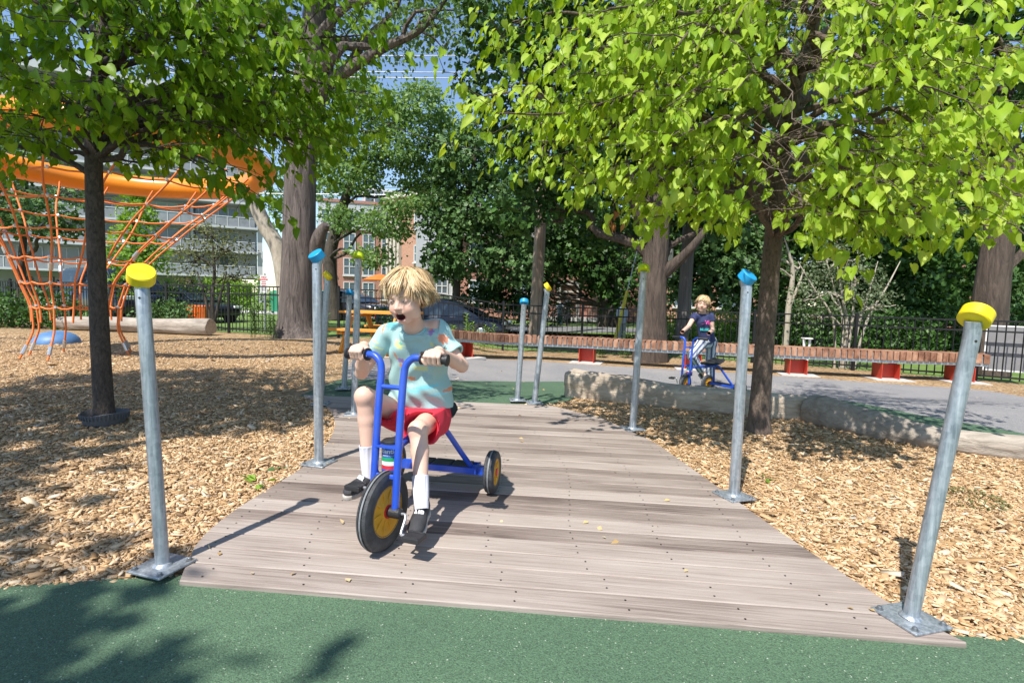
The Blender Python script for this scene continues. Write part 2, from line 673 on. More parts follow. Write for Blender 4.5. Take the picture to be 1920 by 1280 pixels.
def rubber(name, c1, c2):
    m, n, l, b = nt(name)
    tc = n.new('ShaderNodeTexCoord')
    vo = n.new('ShaderNodeTexVoronoi'); vo.inputs['Scale'].default_value = 260
    l.new(tc.outputs['Object'], vo.inputs['Vector'])
    sep = n.new('ShaderNodeSeparateColor'); l.new(vo.outputs['Color'], sep.inputs[0])
    r = ramp(n, [(0.0, tuple(v * 0.6 for v in c1)), (0.35, c1), (0.9, c2), (0.994, tuple(v * 1.2 for v in c2)), (1.0, (0.5, 0.55, 0.45))])
    l.new(sep.outputs[0], r.inputs[0])
    no = n.new('ShaderNodeTexNoise'); no.inputs['Scale'].default_value = 1.3; no.inputs['Detail'].default_value = 8
    l.new(tc.outputs['Object'], no.inputs['Vector'])
    rb = ramp(n, [(0.3, (0.82, 0.84, 0.84)), (0.7, (1.06, 1.04, 1.0))])
    l.new(no.outputs[0], rb.inputs[0])
    mu = n.new('ShaderNodeMix'); mu.data_type = 'RGBA'; mu.blend_type = 'MULTIPLY'; mu.inputs[0].default_value = 1
    l.new(r.outputs[0], mu.inputs[6]); l.new(rb.outputs[0], mu.inputs[7])
    l.new(mu.outputs[2], b.inputs['Base Color'])
    b.inputs['Roughness'].default_value = 0.8
    bp = n.new('ShaderNodeBump'); bp.inputs['Strength'].default_value = 0.7; bp.inputs['Distance'].default_value = 0.006
    n2 = n.new('ShaderNodeTexNoise'); n2.inputs['Scale'].default_value = 190; n2.inputs['Detail'].default_value = 3
    l.new(tc.outputs['Object'], n2.inputs['Vector'])
    l.new(n2.outputs[0], bp.inputs['Height'])
    l.new(bp.outputs[0], b.inputs['Normal'])
    return m

def asphalt(name, c1, c2):
    m = rubber(name, c1, c2)
    return m

def plank_mat(name, stops, gs=(1.2, 30, 30), ang=0.0):
    m, n, l, b = nt(name)
    tc = n.new('ShaderNodeTexCoord')
    at = n.new('ShaderNodeAttribute'); at.attribute_name = 'rnd'
    mp = n.new('ShaderNodeMapping')
    mp.inputs['Rotation'].default_value = (0, 0, ang)
    l.new(tc.outputs['Object'], mp.inputs[0])
    ad = n.new('ShaderNodeVectorMath'); ad.operation = 'MULTIPLY_ADD'
    cb = n.new('ShaderNodeCombineXYZ')
    for i in range(3): l.new(at.outputs['Fac'], cb.inputs[i])
    l.new(cb.outputs[0], ad.inputs[0])
    ad.inputs[1].default_value = (37, 11, 5)
    l.new(mp.outputs[0], ad.inputs[2])
    m2 = n.new('ShaderNodeMapping'); m2.inputs['Scale'].default_value = gs
    l.new(ad.outputs[0], m2.inputs[0])
    no = n.new('ShaderNodeTexNoise'); no.inputs['Scale'].default_value = 1.6; no.inputs['Detail'].default_value = 7; no.inputs['Roughness'].default_value = 0.7; no.inputs['Distortion'].default_value = 0.5
    l.new(m2.outputs[0], no.inputs['Vector'])
    m3 = n.new('ShaderNodeMapping'); m3.inputs['Scale'].default_value = (1.1, 4, 4)
    l.new(ad.outputs[0], m3.inputs[0])
    n3 = n.new('ShaderNodeTexNoise'); n3.inputs['Scale'].default_value = 1.2; n3.inputs['Detail'].default_value = 5
    l.new(m3.outputs[0], n3.inputs['Vector'])
    ma = n.new('ShaderNodeMath'); ma.operation = 'MULTIPLY_ADD'
    l.new(n3.outputs[0], ma.inputs[0]); ma.inputs[1].default_value = 0.42
    mb_ = n.new('ShaderNodeMath'); mb_.operation = 'MULTIPLY_ADD'
    l.new(no.outputs[0], mb_.inputs[0]); mb_.inputs[1].default_value = 0.75
    mc = n.new('ShaderNodeMath'); mc.operation = 'MULTIPLY_ADD'
    l.new(at.outputs['Fac'], mc.inputs[0]); mc.inputs[1].default_value = 0.23; mc.inputs[2].default_value = -0.275
    l.new(mc.outputs[0], mb_.inputs[2]); l.new(mb_.outputs[0], ma.inputs[2])
    r = ramp(n, stops)
    l.new(ma.outputs[0], r.inputs[0])
    l.new(r.outputs[0], b.inputs['Base Color'])
    b.inputs['Roughness'].default_value = 0.75
    bp = n.new('ShaderNodeBump'); bp.inputs['Strength'].default_value = 0.5; bp.inputs['Distance'].default_value = 0.004
    l.new(no.outputs[0], bp.inputs['Height']); l.new(bp.outputs[0], b.inputs['Normal'])
    return m

M_CHIP = chip_ground()
M_RUB = rubber('green_rubber', (0.072, 0.135, 0.078), (0.10, 0.178, 0.103))
M_ASPH = asphalt('pale_asphalt', (0.24, 0.23, 0.235), (0.36, 0.345, 0.35))
M_STREET = asphalt('street_asphalt', (0.16, 0.16, 0.165), (0.26, 0.26, 0.265))
M_CONC = mat('concrete', (0.5, 0.48, 0.45), 0.85, var=0.15, scale=6, bump=0.2)
M_LAWN = mat('lawn_green', (0.11, 0.21, 0.035), 0.9, var=0.4, scale=3.0, bump=0.6, bscale=90, col2=(0.2, 0.3, 0.07))
M_DECK = plank_mat('weathered_deck', [(0.20, (0.09, 0.066, 0.055)), (0.34, (0.215, 0.170, 0.146)), (0.48, (0.32, 0.266, 0.232)), (0.64, (0.41, 0.353, 0.312)), (0.82, (0.54, 0.485, 0.435))], (1.3, 60, 60), R(6.5))
M_SCREW = mat('screw_dark', (0.05, 0.045, 0.04), 0.5, 0.5)

# ------------------------------------------------------------------ setting sheets
def sheet(name, A, B, na, nb, off, m, thick=0.0, flatz=None):
    """ruled sheet between two polylines, draped on the terrain"""
    A, B = curve(A, na), curve(B, na)
    t = np.linspace(0, 1, nb)[:, None, None]
    g = A[None] * (1 - t) + B[None] * t
    z = zg(g[..., 0], g[..., 1]) if flatz is None else np.full(g.shape[:2], flatz)
    g = np.stack([g[..., 0], g[..., 1], z + off], -1)
    vs = g.reshape(-1, 3)
    f = []
    for j in range(nb - 1):
        for i in range(na - 1):
            a = j * na + i
            f.append((a, a + 1, a + na + 1, a + na))
    f = np.array(f)
    v0, v1, v2 = vs[f[0][0]], vs[f[0][1]], vs[f[0][2]]
    if np.cross(v1 - v0, v2 - v0)[2] < 0:
        f = f[:, ::-1]
    o = raw_mesh(name, vs, f.ravel(), 4, m, smooth=True)
    o['kind'] = 'structure'
    return o

# one sheet to the horizon
xs = np.concatenate([np.linspace(-500, -24, 8), np.linspace(-20, 20, 60), np.linspace(24, 500, 8)])
ys = np.concatenate([np.linspace(-300, -10, 5), np.linspace(-6, 30, 60), np.linspace(35, 900, 10)])
gx, gy = np.meshgrid(xs, ys)
gv = np.stack([gx, gy, zg(gx, gy) - 0.03], -1).reshape(-1, 3)
nx_ = len(xs)
gf = [(j * nx_ + i, j * nx_ + i + 1, (j + 1) * nx_ + i + 1, (j + 1) * nx_ + i) for j in range(len(ys) - 1) for i in range(nx_ - 1)]
tag(raw_mesh('ground', gv, np.array(gf).ravel(), 4, M_LAWN, smooth=True), kind='structure')

FENCE_L = [(-19, 18.6), (-12, 16.2), (-5.6, 13.9)]
FENCE_R = [(-4.6, 14.1), (-2.0, 14.6), (0.8, 14.9), (3.8, 14.4), (6.6, 13.5), (8.8, 12.1), (10.2, 11.0), (11.6, 9.9), (13.2, 8.4)]
fl = np.array(FENCE_L + FENCE_R[:])
bed_far = np.stack([fl[:, 0], fl[:, 1] + 0.25, 0 * fl[:, 0]], 1)
bed_near = np.stack([np.linspace(-19, 13.2, len(fl)), np.full(len(fl), -7.0), 0 * fl[:, 0]], 1)
sheet('wood_chip_bed', bed_near, bed_far, 120, 120, 0.0, M_CHIP)

_r = [G(0, 1106)[:2], G(170, 1094)[:2], G(338, 1087)[:2] + V(0, .03), G(1815, 1204)[:2] + V(0, .03), G(1835, 1201)[:2], G(1920, 1199)[:2]]
def rub_edge(x):
    return np.interp(x, [-9, -4] + [q[0] for q in _r] + [4, 9], [1.3, 1.75] + [q[1] for q in _r] + [2.0, 2.3])
ex = np.linspace(-9, 9, 60)
sheet('rubber_surface', [(x, -7, 0) for x in ex], [(x, rub_edge(x) - 0.004, 0) for x in ex], 120, 30, 0.014, M_RUB)

AN = [G(*p) for p in [(640, 712), (760, 714), (850, 715), (950, 716), (1100, 717), (1280, 725), (1430, 735), (1560, 750), (1700, 775), (1920, 815), (2150, 880)]]
AF = [G(*p) for p in [(655, 674), (760, 672), (870, 671), (980, 676), (1100, 684), (1280, 694), (1450, 704), (1600, 715), (1700, 722), (1900, 741), (2250, 800)]]
GN = [G(*p) for p in [(560, 744), (660, 752), (800, 757), (930, 759), (1040, 759)]] + [V(*at0[:2], float(zg(*at0[:2]))) for at0 in (P(1130, 0, 6.35), P(1290, 0, 5.95), P(1450, 0, 5.6), P(1565, 0, 5.42), P(1692, 0, 4.8), P(1780, 0, 4.52), P(1920, 0, 4.3), P(2200, 0, 4.0))]
sheet('asphalt_path', AN, AF, 90, 14, 0.008, M_ASPH)
sheet('rubber_strip', GN, AN, 90, 14, 0.012, M_RUB)
sheet('concrete_edging', [a + V(-0.05, -0.06, 0) for a in AF[:2]] + [AF[2] + V(0, -0.06, 0)], [a + V(0, 0.1, 0) for a in AF[:3]], 12, 3, 0.02, M_CONC)

# street, pavement and lawn beyond the fence
sheet('street', [(-90, 44, 0), (-30, 24.5, 0), (-6, 19.6, 0), (2, 20.2, 0), (8, 21.0, 0)], [(-90, 54, 0), (-30, 33.0, 0), (-6, 26.0, 0), (3, 24.5, 0), (9, 25.0, 0)], 60, 8, 0.02, M_STREET, flatz=-0.06)
sheet('pavement', [(-90, 56, 0), (-30, 34, 0), (-6, 26.8, 0)], [(-90, 60, 0), (-30, 38, 0), (-6, 30, 0)], 40, 4, 0.05, M_CONC, flatz=-0.05)
sheet('side_path', [(5.5, 16.5, 0), (9, 15.6, 0), (13, 14.5, 0)], [(5.5, 18.0, 0), (9, 17.2, 0), (13, 16, 0)], 20, 4, 0.03, M_CONC)

# ------------------------------------------------------------------ boardwalk
ON = lambda x, y: (lambda d: d[:2] * ((0.034 - CAMH) / d[2]))(ray(x, y))
_a, _b = ON(336, 1087), ON(1815, 1204)
ANG = math.atan2(_b[1] - _a[1], _b[0] - _a[0])
ca, sa = math.cos(ANG), math.sin(ANG)
E_, N_ = V(ca, sa), V(-sa, ca)
left_px = [(336, 1088), (372, 1010), (430, 962), (500, 918), (560, 881), (600, 848), (622, 818), (629, 795), (624, 772), (604, 752), (568, 740)]
right_px = [(1815, 1205), (1690, 1145), (1590, 1080), (1460, 995), (1345, 912), (1230, 830), (1130, 784), (1030, 759)]
def to_en(p):
    d = ray(*p)
    q = d[:2] * ((0.034 - CAMH) / d[2])
    return (float(q @ E_), float(q @ N_))
L_en = sorted([to_en(p) for p in left_px], key=lambda t: t[1])
R_en = sorted([to_en(p) for p in right_px], key=lambda t: t[1])
n_lo = float(_a @ N_[:2]) - 0.003
n_hi = 0.5 * (to_en((568, 740))[1] + to_en((1030, 759))[1])
NP = 27
pw = (n_hi - n_lo) / NP
deck = MB()
DECK_Z = 0.034
eL = lambda t: float(np.interp(t, [p[1] for p in L_en], [p[0] for p in L_en]))
eR = lambda t: float(np.interp(t, [p[1] for p in R_en], [p[0] for p in R_en]))
rr = random.Random(3)
for i in range(NP):
    a, b = n_lo + i * pw + 0.0032, n_lo + (i + 1) * pw - 0.0032
    dz = rr.uniform(-0.0012, 0.0012)
    poly = [(eL(a), a), (eR(a), a), (eR(b), b), (eL(b), b)]
    pts = [E_ * e + N_ * t for e, t in poly]
    c = 0.004
    top = [[pts[0] + E_ * 0 + N_ * c], [pts[1] + N_ * c], [pts[2] - N_ * c], [pts[3] - N_ * c]]
    vs = []
    for q in pts: vs.append((q[0], q[1], -0.02))
    for q in pts: vs.append((q[0], q[1], DECK_Z - c + dz))
    for q in top: vs.append((q[0][0], q[0][1], DECK_Z + dz))
    fs = [(0, 3, 2, 1), (8, 9, 10, 11)]
    for k in range(4):
        k2 = (k + 1) % 4
        fs += [(k, k2, 4 + k2, 4 + k), (4 + k, 4 + k2, 8 + k2, 8 + k)]
    deck.add(vs, fs, 0, rr.random())
    e = eL(a) + 0.07
    while e < min(eR(a), eR(b)) - 0.03:
        for t in (a + 0.035, b - 0.035):
            q = E_ * (e + rr.uniform(-0.006, 0.006)) + N_ * t
            ang = np.arange(6) * np.pi / 3
            deck.add([(q[0] + 0.0045 * math.cos(w), q[1] + 0.0045 * math.sin(w), DECK_Z + 0.0022) for w in ang], [tuple(range(6))], 1)
        e += 0.41
tag(deck.build('wooden_boardwalk', [M_DECK, M_SCREW], smooth=0), kind='structure')

def on_deck(px, py):
    """point on the boards seen at that pixel"""
    d = ray(px, py)
    D = (DECK_Z - CAMH) / d[2]
    return V(d[0] * D, D, DECK_Z)

# ------------------------------------------------------------------ loose chips
def in_deck(x, y):
    e, t = x * ca + y * sa, -x * sa + y * ca
    l = np.interp(t, [p[1] for p in L_en], [p[0] for p in L_en])
    r_ = np.interp(t, [p[1] for p in R_en], [p[0] for p in R_en])
    return (t > n_lo) & (t < n_hi) & (e > l + 0.01) & (e < r_ - 0.01)

def green_y(x):
    g = np.array([p[:2] for p in GN])
    o = np.argsort(g[:, 0])
    return np.interp(x, g[o, 0], g[o, 1])

def chips_mesh():
    out = []
    N = 360000
    D = 1.75 * np.exp(RNG.random(N) * math.log(13.0 / 1.75))
    keep = RNG.random(N) < np.clip(1.15 - D / 16, 0.2, 1)
    D = D[keep]
    X = (RNG.random(len(D)) * 2.3 - 1.15) * D
    Y = D
    ok = ~in_deck(X, Y) & (Y > rub_edge(X) + RNG.normal(0, 0.016, len(X))) & ((Y < green_y(X)) | (X < -2.6))
    fx = np.interp(X, fl[:, 0], fl[:, 1])
    ok &= Y < fx
    X, Y = X[ok], Y[ok]
    n = len(X)
    dist = np.hypot(X, Y)
    ln = np.clip(RNG.lognormal(math.log(0.0155), 0.5, n), 0.012, 0.085) * (1 + 0.05 * np.clip(dist - 2.5, 0, 8))
    wd = ln * RNG.uniform(0.2, 0.45, n)
    az = RNG.random(n) * 2 * np.pi
    tx, ty = RNG.normal(0, 0.2, n), RNG.normal(0, 0.28, n)
    u = np.stack([np.cos(az), np.sin(az), tx], -1)
    u /= np.linalg.norm(u, axis=1)[:, None]
    w = np.stack([-np.sin(az), np.cos(az), ty], -1)
    w -= u * (u * w).sum(1)[:, None]
    w /= np.linalg.norm(w, axis=1)[:, None]
    nn = np.cross(u, w)
    c = np.stack([X, Y, zg(X, Y) + 0.004 + np.abs(tx) * ln * 0.5 + np.abs(ty) * wd * 0.5 + RNG.random(n) * 0.008], -1)
    th = np.minimum(0.004, wd * 0.3)
    sk = RNG.uniform(0.55, 1.0, n)
    top = [c + u * (ln / 2)[:, None] * a + w * (wd / 2 * (sk if a > 0 else 1))[:, None] * b + nn * (th * (0.5 + 0.4 * abs(b)))[:, None] for a, b in ((-1, -1), (1, -1), (1, 1), (-1, 1))]
    bot = [t - nn * th[:, None] * 1.4 for t in top]
    vs = np.stack(top + bot, 1).reshape(-1, 3)
    base = (np.arange(n) * 8)[:, None]
    tpl = np.array([0, 1, 2, 3, 0, 4, 5, 1, 1, 5, 6, 2, 2, 6, 7, 3, 3, 7, 4, 0])
    f = (base + tpl).ravel()
    rn = np.repeat(RNG.random(n), 8)
    m = attr_mat('wood_chip', [(0.0, (0.16, 0.09, 0.042)), (0.18, (0.40, 0.245, 0.11)), (0.55, (0.55, 0.355, 0.19)), (0.85, (0.67, 0.475, 0.285)), (0.95, (0.74, 0.58, 0.38)), (1.0, (0.45, 0.40, 0.34))], 0.8)
    return tag(raw_mesh('loose_wood_chips', vs, f, 4, m, rnd=rn), 'loose tan wood chips spread over the play area', kind='stuff')
chips_mesh()

# ------------------------------------------------------------------ posts with coloured caps
def steel_mat():
    m, n, l, b = nt('galvanised_steel')
    tc = n.new('ShaderNodeTexCoord')
    mp = n.new('ShaderNodeMapping'); mp.inputs['Scale'].default_value = (60, 60, 4)
    l.new(tc.outputs['Object'], mp.inputs[0])
    no = n.new('ShaderNodeTexNoise'); no.inputs['Scale'].default_value = 1; no.inputs['Detail'].default_value = 7; no.inputs['Roughness'].default_value = 0.7
    l.new(mp.outputs[0], no.inputs['Vector'])
    vo = n.new('ShaderNodeTexVoronoi'); vo.inputs['Scale'].default_value = 55
    l.new(tc.outputs['Object'], vo.inputs['Vector'])
    sp = n.new('ShaderNodeSeparateColor'); l.new(vo.outputs['Color'], sp.inputs[0])
    ma = n.new('ShaderNodeMath'); ma.operation = 'MULTIPLY_ADD'; ma.inputs[1].default_value = 0.10
    l.new(sp.outputs[0], ma.inputs[0]); l.new(no.outputs[0], ma.inputs[2])
    r = ramp(n, [(0.35, (0.19, 0.225, 0.26)), (0.55, (0.36, 0.40, 0.44)), (0.85, (0.62, 0.65, 0.68))])
    l.new(ma.outputs[0], r.inputs[0]); l.new(r.outputs[0], b.inputs['Base Color'])
    b.inputs['Metallic'].default_value = 0.55
    rr_ = ramp(n, [(0.3, (0.34,) * 3), (0.8, (0.55,) * 3)])
    l.new(ma.outputs[0], rr_.inputs[0]); l.new(rr_.outputs[0], b.inputs['Roughness'])
    return m
M_STEEL = steel_mat()
M_BOLT = mat('bolt_steel', (0.24, 0.26, 0.28), 0.45, 0.7, var=.3, scale=60)
CAPM = {'yellow': worn('cap_yellow', (0.88, 0.67, 0.0), (0.45, 0.36, 0.08), 0.45, 0.35, 14),
        'blue': worn('cap_blue', (0.0, 0.29, 0.60), (0.10, 0.24, 0.36), 0.45, 0.35, 14),
        'lime': worn('cap_lime', (0.52, 0.68, 0.0), (0.32, 0.36, 0.08), 0.45, 0.35, 14)}
POSTS = [  # base px, cap px, colour, cap axis, plate turn, lean towards/away, label
    ((305, 1062), (265, 517), 'yellow', (0.48, -0.55, 0.70), -17, 0.0, 'nearest steel post on the left with a tilted yellow cap'),
    ((1707, 1160), (1830, 593), 'yellow', (0.62, 0.32, 0.70), 16, 0.0, 'nearest steel post on the right leaning outward under a yellow cap'),
    ((598, 868), (594, 480), 'blue', (-0.42, -0.50, 0.76), -15, 0.0, 'steel post with bright blue cap in front of the thick grey tree trunk'),
    ((1376, 930), (1401, 520), 'blue', (0.45, -0.50, 0.74), 19, 0.0, 'steel post with bright blue cap beside the right young tree trunk'),
    ((1186, 804), (1207, 504), 'lime', (0.10, 0.50, 0.80), 16, 0.0, 'steel post with lime cap at the right boardwalk edge'),
    ((1002, 755), (1027, 538), 'yellow', (0.80, -0.10, 0.55), 5, 0.0, 'leaning steel post with a yellow cap tipped sideways at the far boardwalk end'),
    ((970, 750), (983, 566), 'blue', (0.05, 0.50, 0.85), 5, 0.0, 'thin looking steel post with small blue cap at the far boardwalk end'),
    ((664, 776), (672, 480), 'lime', (0.05, 0.50, 0.85), 5, 0.0, 'steel post with lime cap left of the boy\'s head'),
    ((645, 728), (656, 549), 'blue', (0.10, 0.50, 0.85), 5, 0.0, 'far steel post with blue cap in front of the orange picnic table'),
    ((601, 757), (614, 517), 'yellow', (0.75, 0.05, 0.62), 5, 0.0, 'steel post with yellow cap mostly hidden behind the blue capped post'),
]
def post(spec):
    near = spec[0][1] > 1000
    (bx, by), (tx, ty), colr, ax, pt, dd, label = spec
    b = on_deck(bx, by)
    t = P(tx, ty, b[1] + dd)
    g = 'capped steel posts along the boardwalk'
    o = thing('boardwalk_post', label, 'post', b, g)
    ax = nrm(ax)
    d = nrm(t - b)
    m = MB()
    pr = 0.0255 if near else 0.0300
    top = t - ax * 0.022
    pts = np.linspace(b + V(0, 0, 0.006), t - d * 0.06, 6)
    pts = np.concatenate([pts, [top]])
    m.tube(pts, pr, 24)
    m.lathe([(pr + 0.012, 0.004), (pr + 0.008, 0.010), (pr, 0.016)], b + V(0, 0, 0.004), d, 24, caps=False)
    hx = frame(d)[0]
    pole = m.build('pole', M_STEEL, o)
    m = MB()
    hp = t - d * 0.085
    side = nrm(V(0.15 if bx < 960 else -0.15, -1, 0))
    m.lathe([(0.0045, 0.0), (0.0045, 0.0012)], hp + side * (pr - 0.0004), side, 10)
    m.build('screw_hole', M_SCREW, pole)
    m = MB()
    ca_, cr, chh = t, 0.0485, 0.0245
    m.lathe([(cr - 0.004, -chh), (cr, -chh + 0.004), (cr, chh - 0.004), (cr - 0.004, chh)], t, ax, 40)
    m.build('cap', CAPM[colr], o)
    m = MB()
    w = 0.086
    ro = Matrix.Rotation(R(pt), 3, 'Z')
    m.box(b + V(0, 0, 0.005), (2 * w, 2 * w, 0.009), np.array(ro))
    pl = m.build('base_plate', M_STEEL, o, bevel=0.002)
    for sx in (-1, 1):
        for sy in (-1, 1):
            m = MB()
            q = b + np.array(ro) @ V(sx * 0.066, sy * 0.066, 0.0095)
            m.lathe([(0.012, 0), (0.013, 0.002), (0.0085, 0.0025), (0.0085, 0.010), (0.006, 0.012)], q, (0, 0, 1), 6 if sx > 0 else 12)
            m.build('bolt', M_BOLT, pl)
for s_ in POSTS:
    post(s_)
# ------------------------------------------------------------------ foliage helpers
HEART = (np.array([[0, 0, 0], [0, .42, -.05], [0, .8, -.09], [0, 1.12, -.30], [.24, -.10, .08], [.45, .06, .16], [.50, .34, .15], [.39, .66, .05], [.17, .92, -.10],
                   [-.24, -.10, .08], [-.45, .06, .16], [-.50, .34, .15], [-.39, .66, .05], [-.17, .92, -.10]], float),
         np.array([0, 4, 5, 1, 1, 5, 6, 7, 1, 7, 8, 2, 2, 8, 3, 3, 0, 1, 10, 9, 1, 12, 11, 10, 1, 2, 13, 12, 2, 3, 13, 13]))
HEART = (HEART[0], np.array([0, 4, 5, 1, 1, 5, 6, 7, 1, 7, 8, 2, 0, 1, 10, 9, 1, 12, 11, 10, 1, 2, 13, 12, 2, 8, 3, 13]))
OVAL = (np.array([[0, 0, 0], [.34, .42, .08], [0, 1, -.06], [-.34, .42, .08], [0, .45, 0], ], float),
        np.array([0, 1, 2, 4, 0, 4, 2, 3]))
MAPLE = (np.array([[0, 0, 0], [.55, .12, .05], [.22, .4, 0], [.5, .8, -.05], [0, 1.1, -.12], [-.5, .8, -.05], [-.22, .4, 0], [-.55, .12, .05]], float),
         np.array([0, 1, 2, 6, 0, 2, 6, 7, 2, 3, 4, 6, 2, 4, 5, 6]))

def leaf_verts(tpl, pos, tip, nor, size, wid=None):
    tv, tf = tpl
    tip = tip / np.linalg.norm(tip, axis=1)[:, None]
    nor = nor - tip * (nor * tip).sum(1)[:, None]
    nor = nor / np.maximum(np.linalg.norm(nor, axis=1), 1e-6)[:, None]
    rt = np.cross(tip, nor)
    wd = np.ones(len(pos)) if wid is None else wid
    vs = pos[:, None] + size[:, None, None] * (tv[None, :, 0, None] * wd[:, None, None] * rt[:, None] + tv[None, :, 1, None] * tip[:, None] + tv[None, :, 2, None] * nor[:, None])
    f = (np.arange(len(pos)) * len(tv))[:, None] + tf[None]
    return vs.reshape(-1, 3), f.ravel(), len(tv)

def foliage(name, tpl, pos, tip, nor, size, m, parent, rnd=None, wid=None):
    vs, f, k = leaf_verts(tpl, pos, tip, nor, size, wid)
    rn = np.repeat(RNG.random(len(pos)) if rnd is None else rnd, k)
    if tpl is HEART:      # paler midrib, deeper margins
        rn = np.clip(rn.reshape(-1, k) * .8 + .1 + np.array([.16, .16, .14, .05] + [-.05, -.09, -.09, -.06, 0] * 2), 0, 1).ravel()
    return raw_mesh(name, vs, f, 4, m, parent, rnd=rn)

def rdir(n):
    d = RNG.normal(size=(n, 3))
    return d / np.linalg.norm(d, axis=1)[:, None]

def blob_leaves(blobs, ncl, per, csize, lsize, droop=0.3, up=0.5, shell=0.5):
    """leaf clumps spread through the volume of a few ellipsoids"""
    ps, ts, ns, ss, rs = [], [], [], [], []
    vol = np.array([b[1][0] * b[1][1] * b[1][2] for b in blobs]) ** 0.72
    cnt = (ncl * vol / vol.sum()).astype(int) + 1
    for (c, r), k in zip(blobs, cnt):
        d = rdir(k)
        w = RNG.normal(size=(5, 3)) * 2.2
        ph = RNG.random(5) * 6.28
        lump = np.sin(d @ w.T + ph).sum(1) / 5
        rad = (RNG.random(k) ** (1 / 3) * (1 - shell) + shell * (0.55 + 0.45 * RNG.random(k))) * (1 + 0.38 * lump)
        cp = np.asarray(c) + d * rad[:, None] * np.asarray(r)
        tone = RNG.random(k)
        p = np.repeat(cp, per, 0) + RNG.normal(size=(k * per, 3)) * np.array([1, 1, 0.55]) * csize
        od = np.repeat(d, per, 0)
        t = od * 0.7 + RNG.normal(size=p.shape) * 0.7 + np.array([0, 0, -droop])
        n_ = od * 0.5 + RNG.normal(size=p.shape) * 0.55 + np.array([0, 0, up])
        ps.append(p); ts.append(t); ns.append(n_)
        ss.append(lsize * RNG.uniform(0.65, 1.3, len(p)))
        rs.append(np.clip(np.repeat(tone, per) * 0.6 + RNG.random(len(p)) * 0.4, 0, 1))
    return [np.concatenate(a) for a in (ps, ts, ns, ss, rs)]

def bark(name, c1, c2, sx=14, sz=2.5, bump=1.0, dist=0.03):
    m, n, l, b = nt(name)
    tc = n.new('ShaderNodeTexCoord')
    mp = n.new('ShaderNodeMapping'); mp.inputs['Scale'].default_value = (sx, sx, sz)
    l.new(tc.outputs['Object'], mp.inputs[0])
    no = n.new('ShaderNodeTexNoise'); no.inputs['Scale'].default_value = 1; no.inputs['Detail'].default_value = 8; no.inputs['Roughness'].default_value = 0.7; no.inputs['Distortion'].default_value = 0.6
    l.new(mp.outputs[0], no.inputs['Vector'])
    r = ramp(n, [(0.32, c1), (0.68, c2)])
    l.new(no.outputs[0], r.inputs[0]); l.new(r.outputs[0], b.inputs['Base Color'])
    b.inputs['Roughness'].default_value = 0.9
    bp = n.new('ShaderNodeBump'); bp.inputs['Strength'].default_value = bump; bp.inputs['Distance'].default_value = dist
    l.new(no.outputs[0], bp.inputs['Height']); l.new(bp.outputs[0], b.inputs['Normal'])
    return m
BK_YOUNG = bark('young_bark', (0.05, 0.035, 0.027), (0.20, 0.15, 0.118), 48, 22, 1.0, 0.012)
BK_LEFT = bark('young_bark_shaded', (0.028, 0.02, 0.017), (0.12, 0.092, 0.075), 52, 24, 1.0, 0.012)  # darker copy of the young bark, the left trunk's shade is in its colour
BK_OLD = bark('old_bark', (0.045, 0.035, 0.032), (0.25, 0.205, 0.185), 11, 1.3, 1.0, 0.12)
BK_BROWN = bark('brown_bark_shaded', (0.035, 0.025, 0.02), (0.15, 0.11, 0.085), 11, 1.6, 1.0, 0.08)  # brown, darkened further to carry the old maple's trunk shade
BK_PALE = bark('pale_bark', (0.28, 0.24, 0.18), (0.5, 0.45, 0.37), 10, 4, 0.6, 0.03)
BK_DARK = bark('dark_bark', (0.035, 0.028, 0.022), (0.10, 0.08, 0.065), 12, 3, 0.8, 0.04)

def branch_path(a, b, sag=0.0, wig=0.05, n=7):
    a, b = np.asarray(a, float), np.asarray(b, float)
    L = np.linalg.norm(b - a)
    t = np.linspace(0, 1, n)[:, None]
    p = a + (b - a) * t
    p[:, 2] += np.sin(t[:, 0] * np.pi) * sag * L
    w = RNG.normal(size=(n, 3)) * wig * L * np.minimum(1, 4 * t * (1 - t) + 0.15)
    w[0] = 0
    return p + w

